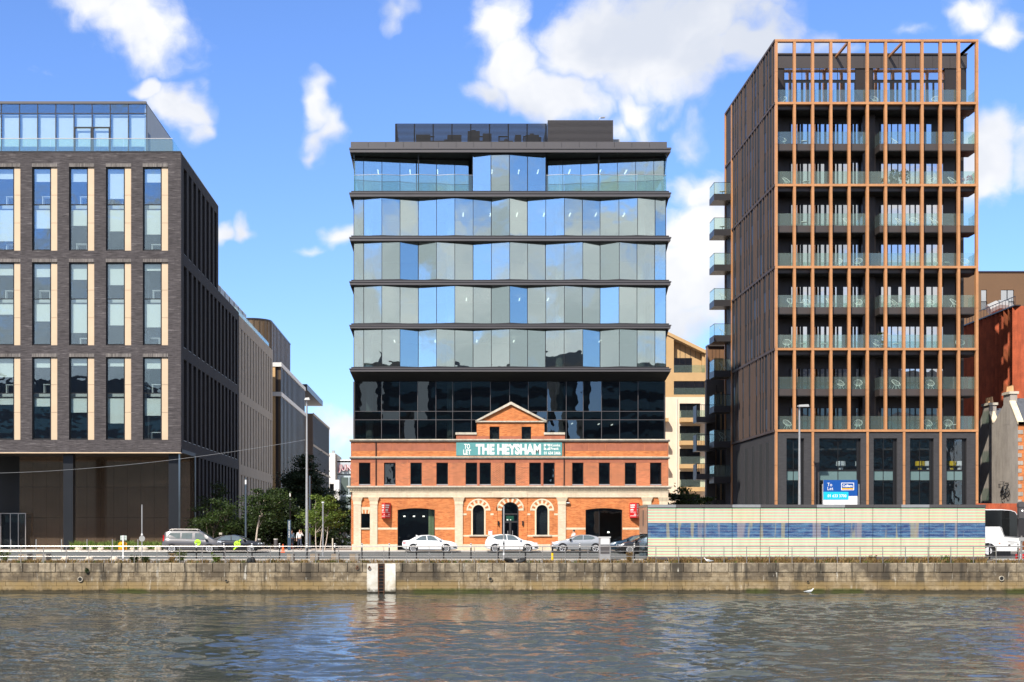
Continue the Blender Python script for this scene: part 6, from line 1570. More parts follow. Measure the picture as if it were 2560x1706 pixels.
# taxi-rank style round sign pole
t = cylpost('sign_pole', 355, 104, 1262, .045, m_galv, 'steel pole carrying a white round sign behind the railing', 'sign pole')
MB().cyl((X(355.5, 104), 103.92, Z(1347, 104)), (X(355.5, 104), 103.95, Z(1347, 104)), .215, n=24).build('round_plate', m_roofmetal, t)
MB().lathe([(.02, 0), (.075, .06), (.075, .14), (.02, .2)], (X(355.5, 104), 103.93, Z(1341, 104)), 10).build('lamp', m_white, t)
t = thing('notice_post', (X(307.5, 101.3), 101.3, 0), 'white post with small grey green notice plate beside the lifebuoy box', 'sign')
MB().box(X(306, 101.3), X(309, 101.3), 101.3, 101.36, 0, Z(1339, 101.3)).build('post', m_white, t)
MB().box(X(300.5, 101.3), X(316, 101.3), 101.37, 101.39, Z(1351, 101.3), Z(1339.5, 101.3)).build('plate', M('pale_green_plate', (.55, .62, .55), .5, 0, var=.05), t)
for z in (1343, 1348): MB().box(X(302, 101.3), X(314.5, 101.3), 101.362, 101.369, Z(z + .7, 101.3), Z(z, 101.3)).build('print_line', m_dark, t)
lf = thing('lifebuoy_box', (X(306.5, 101.5), 101.55, .0), 'bright orange yellow lifebuoy housing behind the railing', 'lifebuoy box')
x, z0_, z1_ = X(306.3, 101.5), Z(1374.5, 101.5), Z(1354, 101.5); w = .29
MB().prism([(x - w, z0_), (x + w, z0_), (x + w, z0_ + .44), (x + w * .75, z1_ - .06), (x, z1_), (x - w * .75, z1_ - .06), (x - w, z0_ + .44)], 101.5, 101.68).build('housing', m_orange, lf)
m = MB(); m.ring((x, (z0_ + z1_) / 2), .13, .22, 101.46, 101.5, 20); m.build('ring_relief', m_yellow, lf)
MB().box(x - .03, x + .03, 101.56, 101.62, 0, z0_).build('stand', m_galv, lf)
# bollards
def copy_row(src, pts, labs):
    for i, p in enumerate(pts):
        if i: copy_tree(src, p, None, labs[i])
        else: src['label'] = labs[0]
t = thing('steel_bollard', (X(27, 119.6), 119.6, .49), 'tall slim brushed steel bollard in the row before the dark brick office', 'bollard', 'steel bollards by the office')
MB().cyl((X(27, 119.6), 119.6, .45), (X(27, 119.6), 119.6, Z(1350, 119.6)), .05, n=10).build('shaft', m_steel, t, smooth=50); MB().cyl((X(27, 119.6), 119.6, Z(1350, 119.6)), (X(27, 119.6), 119.6, Z(1349, 119.6)), .052, n=10).build('cap', m_galv, t)
copy_row(t, [(X(27 + 63.6 * k, 119.6), 119.6, .49) for k in range(6)], ['slim brushed steel bollard before the brick office, %s from the grey taxi van' % ORD[5 - k] for k in range(6)])
BY3 = 107.5
t = thing('striped_bollard', (X(905, BY3), BY3, .06), 'black bollard with white bands in the row along the river side of the road', 'bollard', 'black and white bollards along the road')
xx = X(905, BY3); zz = Z(1358, BY3)
MB().cyl((xx, BY3, .05), (xx, BY3, zz), .055, n=10).build('shaft', m_black, t, smooth=50)
for k in range(3): MB().cyl((xx, BY3, zz - .09 - k * .12), (xx, BY3, zz - .03 - k * .12), .0565, n=10).build('white_band', m_white, t)
bp = [905 + 68.1 * k for k in range(11)] + [699, 767.5, 837, 560, 630, 491]
od = sorted(bp, reverse=True)
copy_row(t, [(X(p, BY3), BY3, .06) for p in bp + [2474, 2545]], ['black white-banded bollard by the road, %s in the row from the striped kiosk end' % ORD[od.index(p)] for p in bp] + ['black white-banded bollard before the coach front wheel', 'black white-banded bollard beside the road sign at the coach nose'])
t = thing('yellow_post', (X(1381, 105.6), 105.6, .08), 'yellow guard post with black top beside the pale parked car', 'bollard')
MB().cyl((X(1381, 105.6), 105.6, .06), (X(1381, 105.6), 105.6, Z(1383, 105.6)), .085, n=12).build('sleeve', m_yellow, t, smooth=50); MB().cyl((X(1381, 105.6), 105.6, Z(1383, 105.6)), (X(1381, 105.6), 105.6, Z(1366, 105.6)), .06, n=12).build('core', m_black, t, smooth=50)
t = thing('utility_cabinet', (X(1512, 105.4), 105.4, .07), 'grey utility cabinet with white panel behind the railing beside the parked cars', 'cabinet')
MB().box(X(1499, 105.4), X(1525.5, 105.4), 105.4, 106.0, .06, Z(1344.5, 105.4)).build('box', m_galv, t); MB().box(X(1497.5, 105.4), X(1527, 105.4), 105.35, 106.05, Z(1344.4, 105.4), Z(1342.5, 105.4)).build('lid', m_white, t)
MB().box(X(1502, 105.4), X(1523.5, 105.4), 105.38, 105.399, Z(1361, 105.4), Z(1346.5, 105.4)).build('panel', m_white, t); MB().bar((X(1502.5, 105.4), 105.375, Z(1348, 105.4)), (X(1509, 105.4), 105.375, Z(1361, 105.4)), .04, .01).build('stripe', m_dark2, t)
MB().box(X(1501, 105.4), X(1524, 105.4), 105.385, 105.399, Z(1385, 105.4), Z(1364, 105.4)).build('door', m_dark2, t)
# granite seats, dome stones
SY = 104.2
m_seat = M('seat_granite', (.22, .205, .185), .85, 0, var=.2, vs=4)
for i, (a, b) in enumerate(((46, 68), (90, 115), (717, 732), (775, 794.5), (828, 846), (874, 896))):
    t = thing('granite_seat', (X((a + b) / 2, SY), SY, .06), 'low granite and timber seat on the quay, %s from the quay ladder' % ORD[5 - i], 'bench', 'granite seats on the quay')
    MB().box(X(a, SY), X(a + (b - a) * .62, SY), SY, SY + 1.4, .03, Z(1385.5, SY)).build('timber_face', m_wood, t); MB().box(X(a + (b - a) * .62, SY) + .01, X(b, SY), SY - .02, SY + 1.4, .03, Z(1385, SY)).build('granite_block', m_seat, t)
for px in (162, 224, 286, 346):
    t = thing('dome_stone', (X(px, 105.2), 105.2, .07), 'pale rounded stone dome on the quay, %s from the round sign pole' % ORD[(346 - px) // 60], 'stone', 'stone domes along the kerb')
    MB().lathe([(.30, -.03), (.30, .10), (.27, .19), (.18, .26), (.05, .29)], (X(px, 105.2), 105.2, .07), 16).build('dome', m_rock, t, smooth=60)
# totem, cones
t = thing('totem_sign', (X(723, 121), 121, .6), 'dark blue totem sign with white lettering reading upwards', 'sign')
MB().box(X(719, 121), X(727, 121), 121, 121.14, .6, Z(1300.5, 121)).build('slab', m_navy, t)
text('DUBLIN LANDINGS', X(724.3, 121), 121, Z(1344, 121), .10, m_print, t, width=Z(1303, 121) - Z(1344, 121), vertical=True, bold=.01)
for i, (px, py, h, Y, lab, st) in enumerate(((707.5, 1378.5, 21, 118.9, 'small plain orange traffic cone beside the blue totem sign', 0), (731.5, 1367, 26, 128, 'larger orange cone with white band behind the blue totem sign', 1), (2552, 1386, 18, 108.2, 'red and white barrier block below the road sign by the coach', 2))):
    s = Y / FPX; z0_ = gz(Y)
    if st == 2:
        t = thing('barrier_block', (X(px, Y), Y, z0_), lab, 'barrier')
        for k in range(3): MB().box(X(px - 10 + k * 6.6, Y), X(px - 10 + (k + 1) * 6.6, Y), Y, Y + .3, z0_, z0_ + .42).build('block', m_red if k % 2 == 0 else m_white, t)
        continue
    t = thing('traffic_cone', (X(px, Y), Y, z0_), lab, 'cone'); hh = h * s
    MB().box(X(px, Y) - .18, X(px, Y) + .18, Y - .18, Y + .18, z0_ + .002, z0_ + .05).build('base', m_cone, t)
    MB().cyl((X(px, Y), Y, z0_ + .05), (X(px, Y), Y, z0_ + hh), .14, .03, n=12).build('cone', m_cone, t, smooth=50)
    if st == 1: MB().cyl((X(px, Y), Y, z0_ + hh * .55), (X(px, Y), Y, z0_ + hh * .78), .085, .062, n=12).build('white_band', m_white, t)
for px in (569, 689.5): 
    t = cylpost('stone_bollard', px if px > 600 else 647, 124, 1350, .17, m_dark2, 'thick grey bollard with pale cap %s' % ('near the blue totem sign' if px > 600 else 'at the foot of the leaning birch'), 'bollard', 'thick bollards by the trees'); x = X(px if px > 600 else 647, 124)
    MB().cyl((x, 124, Z(1350, 124)), (x, 124, Z(1347, 124)), .18, n=12).build('cap', m_kerb, t)
t = cylpost('short_post', 831.5, 121.8, 1346, .06, m_stone, 'short pale post beside the tree by the side street', 'bollard')
# traffic signal cabinet and road sign by the coach
TY2 = 109.5
t = thing('traffic_signal', (X(2553, TY2), TY2, .1), 'dark green traffic signal with rounded hood beside the coach', 'traffic signal')
def sx(p): return X(p, TY2)
def sz(p): return Z(p, TY2)
MB().box(sx(2548), sx(2562), TY2, TY2 + .4, sz(1296), sz(1268)).build('signal_box', m_dark2, t)
m = MB(); m.prism([(sx(2547), sz(1268)), (sx(2563), sz(1268)), (sx(2563), sz(1262))] + [(sx(2555 + 8 * math.cos(a)), sz(1262) + .24 * math.sin(a)) for a in np.linspace(.2, 2.94, 8)] + [(sx(2547), sz(1262))], TY2 - .05, TY2 + .42); m.build('hood', m_dark2, t)
MB().box(sx(2554.5), sx(2557.5), TY2 - .02, TY2 - .002, sz(1279), sz(1275.5)).build('lit_lens', m_lamp, t)
MB().box(sx(2547), sx(2563), TY2 + .05, TY2 + .35, sz(1344), sz(1296.5)).build('signal_back', m_dark, t)
MB().cyl((sx(2555), TY2 + .2, .1), (sx(2555), TY2 + .2, sz(1344)), .06, n=10).build('pole', m_galv, t)
t = thing('road_sign', (X(2554, 106), 106, .08), 'back of a grey road sign on a pale pole at the quay', 'sign')
MB().cyl((X(2554, 106), 106, .06), (X(2554, 106), 106, Z(1340, 106)), .05, n=10).build('pole', m_steel, t); MB().box(X(2546, 106), X(2566, 106), 105.88, 105.92, Z(1353, 106), Z(1344, 106)).build('plate', m_roofmetal, t)
# overhead wire
wr = MB(); pts = []
for k in range(25):
    u = k / 24; px = -60 + (763 + 60) * u; Y = 112 + 7 * u; py = 1184 - 84 * u ** 1.75
    pts.append((X(px, Y), Y, Z(py, Y)))
wr.tube(pts, .012, n=4); wr.build('overhead_wire', m_galv, label='thin pale overhead wire sagging across the bronze wall to the street lamp', cat='wire')
# bags and tyres on the coping
t = thing('black_bag', (X(628, 100.3), 100.3, 0), 'black rucksack with strap left on the quay edge', 'bag')
m = MB(); m.lathe([(.17, 0), (.22, .1), (.2, .26), (.1, .34)], (X(624.5, 100.2), 100.2, .0), 10); m.build('body', m_rubber, t, smooth=60)
m = MB(); m.lathe([(.15, 0), (.18, .12), (.15, .32), (.07, .42)], (X(632, 100.25), 100.25, .0), 10); m.build('pocket', m_rubber, t, smooth=60)
MB().tube([(X(624, 100.1), 100.1, .02), (X(619, 100.05), 100.05, .03), (X(617, 100.0), 100.0, .005)], .02).build('strap', m_rubber, t)
for i, (px, tilt) in enumerate(((1273, -.5), (1302, .45))):
    t = thing('old_tyre', (X(px, 100.32), 100.32, .0), 'old black tyre on the quay edge, %s' % ('next to the slim sticker pole' if i == 0 else 'farther from the slim sticker pole'), 'tyre', 'old tyres on the quay edge')
    m = MB(); n = 18; Rr, rr2 = .30, .095; k2 = 8
    for i_ in range(n):
        a = 2*math.pi*i_/n
        for j in range(k2):
            b = 2*math.pi*j/k2; r = Rr + rr2 * math.cos(b); x, y, z = r * math.cos(a), r * math.sin(a), rr2 * math.sin(b)
            z2 = y * math.sin(tilt) * .5 + z; x2 = x
            m.v.append((X(px, 100.32) + x2 * math.cos(tilt) , 100.36 + y * .6, .17 + z2 + x * math.sin(tilt) * .45 ))
    for i_ in range(n):
        for j in range(k2): m.f.append((i_*k2 + j, ((i_+1) % n)*k2 + j, ((i_+1) % n)*k2 + (j+1) % k2, i_*k2 + (j+1) % k2))
    m.build('tyre', m_rubber, t, smooth=60)
# ---------------------------------------------------------------- vehicles
def interp(pts, x):
    if x <= pts[0][0]: return pts[0][1]
    for (a, b), (c, d) in zip(pts, pts[1:]):
        if x <= c: return b + (d - b) * (x - a) / (c - a)
    return pts[-1][1]
def car(name, label, px_rear, px_front, Y, paint, roofline, belt, bottom, wheels, wr, width, side_win, screens, spokes=10, facing=1, trim=True, cat='car', group=None, pillar=None):
    """profile in metres from the rear bumper; Y is the middle line of the car"""
    L = roofline[-1][0]; s = (Y - width / 2) / FPX
    x_r = X(px_rear, Y - width / 2); x_f = X(px_front, Y - width / 2); k = abs(x_f - x_r) / L
    base = on_road(Y) - .004
    t = thing(name, (min(x_r, x_f) + L * k / 2, Y, base), label, cat, group)
    def W(x, y, z): return (x_r + facing * x * k, Y + y, base + z)
    hw = width / 2
    def half(x):
        e = min(x, L - x) / L; tap = 1 - .16 * max(0, (.14 - e) / .14) ** 2
        return hw * tap
    def rings(x):
        zt, zb_, z0 = interp(roofline, x), min(interp(belt, x), interp(roofline, x) - .015), interp(bottom, x); h = half(x)
        g = zt - zb_
        wt = h * (1 - .30 * min(1, g / .55)) if g > .1 else h * (.93 - .2 * g)
        zm = z0 + (zb_ - z0) * .55
        return [(0, z0), (h * .9, z0), (h * .975, z0 + .07), (h, zm), (h * .965, zb_ - .02), (h * .945, zb_), (wt, zt - min(.05, g * .3)), (wt * .8, zt - .008), (0, zt)]
    xs = sorted({round(v, 3) for v in [p[0] for p in roofline] + [p[0] for p in belt] + [L * i / 26 for i in range(27)]})
    m = MB(); n = None
    for x in xs:
        r = rings(x); full_ = [W(x, -a, z) for a, z in r] + [W(x, a, z) for a, z in reversed(r[1:-1])]
        n = len(full_); m.v += full_
    for i in range(len(xs) - 1):
        for j in range(n):
            f = (i*n + j, (i+1)*n + j, (i+1)*n + (j+1) % n, i*n + (j+1) % n); m.f.append(f if facing > 0 else f[::-1])
    m.f.append(tuple(range(n))[::facing]); m.f.append(tuple((len(xs)-1)*n + j for j in range(n))[::-facing])
    body = m.build('body', paint, t, smooth=38)
    def side_y(x, z):
        r = rings(x); (a, za), (b, zb_) = r[5], r[6]
        return a + (b - a) * min(1, max(0, (z - za) / max(zb_ - za, 1e-4))) + .008
    for poly in side_win:
        for sg in (-1, 1):
            mm = MB(); mm.v = [W(x, sg * side_y(x, z), z) for x, z in poly]; mm.f = [tuple(range(len(poly)))[::(-1 if (sg < 0) == (facing > 0) else 1)]]
            mm.build('side_window', g_carw, t)
    for xa, xb in screens:
        mm = MB(); N = 5
        for q in range(N + 1):
            x = xa + (xb - xa) * q / N; r = rings(x); wt = r[7][0] * 1.02
            mm.v += [W(x, -wt, r[7][1] + .012), W(x, 0, r[8][1] + .016), W(x, wt, r[7][1] + .012)]
        for q in range(N): mm.f += [(q*3, q*3+1, q*3+4, q*3+3), (q*3+1, q*3+2, q*3+5, q*3+4)]
        mm.build('windscreen', g_carw, t)
    for wx in wheels:
        for sg in (-1, 1):
            a = MB().cyl(W(wx, sg * (hw - .32), wr + .03), W(wx, sg * (hw + .006), wr + .03), wr * 1.17, n=24); a.build('wheel_arch', m_black, t)
            w = MB().cyl(W(wx, sg * (hw - .2), wr), W(wx, sg * (hw + .018), wr), wr, n=24).build('tyre', m_rubber, t)
            MB().cyl(W(wx, sg * (hw + .018), wr), W(wx, sg * (hw + .022), wr), wr * .74, n=24).build('rim_dish', m_dark, w)
            rm = MB(); yo = sg * (hw + .03); n2 = 20
            for q in range(n2):
                a0, a1 = 2*math.pi*q/n2, 2*math.pi*(q+1)/n2
                P4 = [W(wx + wr * f * math.cos(a), yo, wr + wr * f * math.sin(a)) for f, a in ((.64, a0), (.76, a0), (.76, a1), (.64, a1))]
                b = len(rm.v); rm.v += P4; rm.f.append((b, b+1, b+2, b+3))
            for q in range(spokes):
                a = 2*math.pi*q/spokes + .3; da = 1.1 / spokes
                P4 = [W(wx + wr * f * math.cos(aa), yo, wr + wr * f * math.sin(aa)) for f, aa in ((.1, a - da * 1.2), (.68, a - da * .6), (.68, a + da * .6), (.1, a + da * 1.2))]
                b = len(rm.v); rm.v += P4; rm.f.append((b, b+1, b+2, b+3))
            rm.build('rim', m_alloy, w)
    def patch(nm, x0, x1, z0, z1, mat, off=.012, sgs=(-1, 1)):
        for sg in sgs:
            mm = MB(); q = []
            for x, z in ((x0, z0), (x1, z0), (x1, z1), (x0, z1)):
                r = rings(x); zz = [p[1] for p in r]
                yv = r[1][0]
                for (a, za), (b, zb_) in zip(r[1:], r[2:]):
                    if za <= z <= zb_ + 1e-6: yv = a + (b - a) * (z - za) / max(zb_ - za, 1e-5); break
                q.append(W(x, sg * (yv + off), z))
            mm.v = q; mm.f = [(0, 1, 2, 3)]; mm.build(nm, mat, t)
    return t, W, patch, rings, L, hw, k
g_carw = M('car_window_glass', (.10, .125, .125), .06, 0, var=.25, vs=2.5, spec=.9)
# white saloon
sal_roof = [(0, .78), (.05, .98), (.55, 1.02), (1.05, 1.30), (1.5, 1.42), (2.1, 1.45), (2.65, 1.36), (3.25, 1.05), (3.4, .99), (4.0, .90), (4.38, .74), (4.46, .58)]
sal_belt = [(0, .74), (.3, .95), (1.2, .97), (2.9, .93), (3.2, .95), (3.9, .86), (4.35, .70), (4.46, .55)]
bot = [(0, .42), (.25, .26), (1.0, .20), (3.4, .20), (4.2, .22), (4.46, .30)]
sal_win = [[(1.02, 1.0), (1.98, .985), (1.93, 1.375), (1.62, 1.355), (1.32, 1.22)], [(2.04, .985), (2.92, .97), (2.55, 1.30), (2.30, 1.375), (2.0, 1.385)]]
t, W, patch, *_ = car('saloon_car', 'white four-door saloon parked before the opening with green curtain', 1005.5, 1144, 119.25, m_cwhite, sal_roof, sal_belt, bot, (.90, 3.53), .325, 1.80, sal_win, [(2.62, 3.22), (.6, 1.2)])
def dress(t, W, patch, L, hw, mirror_x=2.95, head=(.30, .66, .76), tail=(.28, .72, .84), handles=(1.35, 2.35), hz_=.88, skirt=True, paint=None, fog=True):
    patch('headlamp', L - head[0] - .08, L - .10, head[1], head[2], m_lens); patch('tail_lamp', .06, tail[0], tail[1], tail[2], m_tail)
    for h in handles: patch('door_handle', h, h + .18, hz_ - .02, hz_ + .012, m_lens, .02)
    if fog: patch('lower_grille', L - .34, L - .08, .38, .50, m_black, .014)
    for sg in (-1, 1):
        m = MB(); a = W(mirror_x, sg * (hw - .02), 1.0); b = W(mirror_x + .16, sg * (hw + .16), 1.12); m.box(a[0], b[0], a[1], b[1], a[2], b[2]); m.build('mirror', paint or m_black, t)
    for x in (1.18 if L > 4.4 else 1.1, 2.03, 3.0):
        patch('door_seam', x, x + .012, .34, .90, m_dark2, .006)
dress(t, W, patch, 4.46, .90, paint=m_cwhite)
MB().prism([(W(1.1, 0, 0)[0], W(0, 0, 1.30)[2]), (W(1.28, 0, 0)[0], W(0, 0, 1.36)[2]), (W(1.08, 0, 0)[0], W(0, 0, 1.46)[2])], 119.22, 119.28).build('roof_fin', m_cwhite, t)
# white hatchback
hat_roof = [(0, .66), (.04, .95), (.22, 1.28), (.5, 1.42), (1.2, 1.50), (1.9, 1.50), (2.5, 1.38), (3.1, 1.06), (3.25, 1.01), (3.85, .90), (4.28, .72), (4.40, .56)]
hat_belt = [(0, .63), (.25, 1.04), (1.0, 1.02), (2.8, .95), (3.1, .97), (3.8, .86), (4.25, .68), (4.40, .53)]
hat_win = [[(.62, 1.24), (.95, 1.06), (1.78, 1.03), (1.74, 1.43), (1.2, 1.42), (.85, 1.36)], [(1.84, 1.02), (2.82, 1.0), (2.40, 1.33), (2.1, 1.42), (1.8, 1.435)]]
t, W, patch, *_ = car('hatchback_car', 'white hatchback with red tail lamps parked before the arched entrance', 1213, 1347, 119.25, m_cwhite, hat_roof, hat_belt, bot[:-1] + [(4.40, .30)], (.82, 3.48), .325, 1.82, hat_win, [(2.45, 3.08), (.1, .42)])
dress(t, W, patch, 4.40, .91, mirror_x=2.8, head=(.40, .66, .80), tail=(.42, .84, .98), handles=(1.25, 2.25), hz_=.92, paint=m_cwhite)
# silver fastback, nose to the left
sil_roof = [(0, .72), (.04, 1.02), (.35, 1.16), (.9, 1.36), (1.4, 1.46), (2.1, 1.48), (2.6, 1.40), (3.25, 1.10), (3.4, 1.04), (4.1, .94), (4.5, .82), (4.60, .60)]
sil_belt = [(0, .7), (.3, 1.04), (1.2, 1.04), (2.9, 1.0), (3.2, 1.02), (4.0, .92), (4.5, .80), (4.60, .58)]
sil_win = [[(.98, 1.16), (1.25, 1.07), (1.95, 1.05), (1.92, 1.40), (1.5, 1.39), (1.12, 1.30)], [(2.02, 1.05), (2.95, 1.03), (2.62, 1.30), (2.3, 1.40), (1.99, 1.41)]]
t, W, patch, *_ = car('fastback_car', 'silver grey fastback with big blade wheels parked between the wide opening and entrance', 1518, 1379, 119.2, m_csilver, sil_roof, sil_belt, bot[:-1] + [(4.60, .30)], (.95, 3.68), .345, 1.84, sil_win, [(2.62, 3.22), (.4, 1.1)], spokes=4, facing=-1)
dress(t, W, patch, 4.60, .92, head=(.36, .74, .86), tail=(.2, .86, .94), handles=(1.45, 2.5), hz_=.95, paint=m_cblack)
# dark cars by the kiosk
t, W, patch, *_ = car('dark_saloon_car', 'dark navy saloon parked before the wide opening, its bonnet behind the cabinet', 1666, 1524, 119.35, m_cnavy, sal_roof, sal_belt, bot, (.90, 3.53), .32, 1.78, sal_win, [(2.62, 3.22), (.6, 1.2)], facing=-1)
dress(t, W, patch, 4.46, .89, paint=m_cnavy)
t, W, patch, *_ = car('black_coupe_car', 'black car with alloy wheels half hidden behind the striped kiosk end', 1690, 1544, 117.0, m_cblack, sal_roof, sal_belt, bot, (.90, 3.53), .33, 1.82, sal_win, [(2.62, 3.22), (.6, 1.2)], facing=-1)
dress(t, W, patch, 4.46, .91, paint=m_cblack)
# black taxi
tx_roof = [(0, .80), (.05, 1.0), (.5, 1.04), (1.1, 1.32), (1.7, 1.46), (2.35, 1.48), (2.95, 1.38), (3.6, 1.06), (3.75, 1.01), (4.4, .92), (4.78, .76), (4.86, .58)]
tx_belt = [(0, .76), (.3, .96), (1.2, .99), (3.2, .95), (3.55, .97), (4.3, .88), (4.75, .72), (4.86, .55)]
tx_win = [[(1.1, 1.04), (2.2, 1.01), (2.15, 1.40), (1.75, 1.385), (1.42, 1.26)], [(2.27, 1.01), (3.25, .99), (2.85, 1.31), (2.55, 1.40), (2.23, 1.41)]]
t, W, patch, *_ = car('black_taxi', 'black saloon taxi with lime roundel on its door behind the grey van', 510, 657.5, 118.9, m_cblack, tx_roof, tx_belt, bot[:-1] + [(4.86, .30)], (.95, 3.82), .335, 1.86, tx_win, [(2.92, 3.56), (.6, 1.25)], spokes=10, cat='taxi')
dress(t, W, patch, 4.86, .93, mirror_x=3.25, head=(.34, .70, .80), handles=(1.5, 2.6), hz_=.90, paint=m_cblack)
def roundel(t, px, py, r, Y, txt=True, tail=False):
    m = MB().cyl((X(px, Y), Y, Z(py, Y)), (X(px, Y), Y + .012, Z(py, Y)), r, n=24); o = m.build('taxi_roundel', m_lime, t)
    if tail: MB().bar((X(px - 9, Y), Y + .004, Z(py + 14, Y)), (X(px - 3, Y), Y + .004, Z(py + 8, Y)), .11, .008, up=(0, 1, 0)).bar((X(px + 3, Y), Y + .004, Z(py - 6, Y)), (X(px + 9, Y), Y + .004, Z(py - 11, Y)), .11, .008, up=(0, 1, 0)).build('roundel_tail', m_lime, o)
    text('TAXI', X(px, Y), Y - .001, Z(py + 2.6, Y), .15, m_black, o, width=r * 1.45, align='CENTER', depth=.006)
roundel(t, 593, 1360.5, .27, 118.9 - .955, tail=True)
MB().box(X(549, 118.9), X(556, 118.9), 118.6, 119.2, Z(1337, 118.9) , Z(1332, 118.9)).build('roof_sign', m_stone, t)
drv = MB(); drv.lathe([(.03, 0), (.09, .04), (.11, .14), (.09, .24), (.03, .27)], (X(583, 118.6), 118.6, Z(1347, 118.6)), 10)
# grey people carrier taxi
vn_roof = [(0, .80), (.04, 1.35), (.2, 1.72), (.6, 1.82), (2.0, 1.84), (2.9, 1.80), (3.15, 1.70), (3.8, 1.24), (3.95, 1.16), (4.45, .98), (4.68, .82), (4.75, .6)]
vn_belt = [(0, .78), (.25, 1.16), (1.0, 1.14), (3.3, 1.05), (3.6, 1.08), (4.3, .96), (4.65, .78), (4.75, .58)]
vn_win = [[(.42, 1.28), (.55, 1.19), (1.42, 1.17), (1.42, 1.62), (.62, 1.62), (.45, 1.52)], [(1.55, 1.17), (2.3, 1.15), (2.36, 1.22), (2.36, 1.62), (1.55, 1.62)], [(2.58, 1.22), (2.66, 1.13), (3.5, 1.10), (3.08, 1.52), (2.95, 1.60), (2.58, 1.61)]]
t, W, patch, *_ = car('grey_taxi_van', 'grey people carrier taxi with roof rails and lime roundel', 404, 556, 118.6, m_cgrey, vn_roof, vn_belt, [(0, .40), (.25, .26), (1.0, .22), (3.6, .22), (4.5, .24), (4.75, .34)], (.80, 3.72), .335, 1.84, vn_win, [(3.18, 3.76)], spokes=7, cat='taxi')
dress(t, W, patch, 4.75, .92, mirror_x=3.42, head=(.34, .82, .98), tail=(.16, .95, 1.45), handles=(1.9, 2.5), hz_=1.02)
for sg in (-1, 1):
    pts = [W(.55, sg * .58, 1.83), W(.7, sg * .58, 1.93), W(2.6, sg * .58, 1.92), W(2.8, sg * .58, 1.82)]; MB().tube(pts, .03, n=6).build('roof_rail', m_steel, t)
roundel(t, 494, 1356.5, .26, 118.6 - .945)
# coach
CY0 = 111.2
t = thing('coach', (X(2400, CY0), CY0 + 1.25, on_road(CY0)), 'white coach with black wraparound glass stopped behind the striped kiosk', 'coach')
def cxp(p): return X(2440 + p * 120 / 1045, CY0)
def czp(p): return Z(1240 + p * 180 / 1568, CY0)
prof = [(X(2160, CY0), czp(1200)), (cxp(690), czp(1200)), (cxp(920), czp(1190)), (cxp(985), czp(1100)), (cxp(992), czp(900)), (cxp(960), czp(640)), (cxp(905), czp(420)), (cxp(860), czp(350)), (cxp(760), czp(312)), (cxp(560), czp(292)), (X(2160, CY0), czp(285))]
MB().prism(prof[::-1], CY0, CY0 + 2.5).build('body', m_cwhite, t)
gl = [(X(2165, CY0), czp(668)), (cxp(520), czp(668)), (cxp(560), czp(690)), (cxp(620), czp(880)), (cxp(930), czp(912)), (cxp(985), czp(900)), (cxp(950), czp(640)), (cxp(895), czp(425)), (cxp(850), czp(358)), (cxp(750), czp(322)), (cxp(560), czp(312)), (X(2165, CY0), czp(315))]
m_coachglass = M('coach_glass', (.012, .013, .014), .05, 0, var=.2, spec=.6)
MB().prism(gl[::-1], CY0 - .012, CY0 - .001).build('side_glass', m_coachglass, t)
MB().box(cxp(945) , cxp(1000), CY0 + .05, CY0 + 2.45, czp(900), czp(480)).build('windscreen', m_coachglass, t)
for a, b, c, d in ((520, 560, 660, 690),): MB().bar((cxp(530), CY0 - .02, czp(675)), (cxp(620), CY0 - .02, czp(885)), .05, .02, up=(0, 1, 0)).bar((cxp(620), CY0 - .02, czp(880)), (cxp(915), CY0 - .02, czp(905)), .04, .02, up=(0, 1, 0)).build('window_trim', m_galv, t)
for px in (2470, 2250):
    x = X(px, CY0); z = on_road(CY0) + .5
    MB().cyl((x, CY0 - .006, z), (x, CY0 + .3, z), .62, n=26).build('wheel_arch', m_black, t)
    w = MB().cyl((x, CY0 - .03, z), (x, CY0 + .25, z), .49, n=26).build('tyre', m_rubber, t); MB().cyl((x, CY0 - .045, z), (x, CY0 - .03, z), .29, n=20).build('rim', m_alloy, w)
MB().box(X(2165, CY0), cxp(760), CY0 + .05, CY0 + 2.4, on_road(CY0) + .12, czp(1200)).build('underside', m_black, t)
MB().cyl((cxp(725), CY0 - .012, czp(1080)), (cxp(725), CY0, czp(1080)), .09, n=16).build('fuel_flap', m_dark2, t)
MB().box(cxp(495), cxp(530), CY0 - .01, CY0 - .001, czp(1042), czp(1025)).build('side_marker', m_cone, t)
MB().bar((X(2165, CY0), CY0 - .006, czp(910)), (cxp(900), CY0 - .006, czp(918)), .015, .008).build('panel_seam', m_galv, t)
sc_ = MB()
for k in range(9): sc_.box(cxp(690 + k * 24), cxp(706 + k * 24), CY0 - .008, CY0 - .001, czp(1012 + k), czp(985 + k * 2))
for k in range(3): sc_.box(cxp(748 + k * 28), cxp(766 + k * 28), CY0 - .008, CY0 - .001, czp(1056), czp(1034))
sc_.build('faint_lettering', m_galv, t, kind='stuff')
MB().hexa([(cxp(965), CY0 - .35, czp(850)), (cxp(1000), CY0 - .35, czp(850)), (cxp(1000), CY0 - .15, czp(850)), (cxp(965), CY0 - .15, czp(850)), (cxp(965), CY0 - .35, czp(770)), (cxp(995), CY0 - .35, czp(770)), (cxp(995), CY0 - .15, czp(770)), (cxp(965), CY0 - .15, czp(770))]).build('mirror', m_white, t)

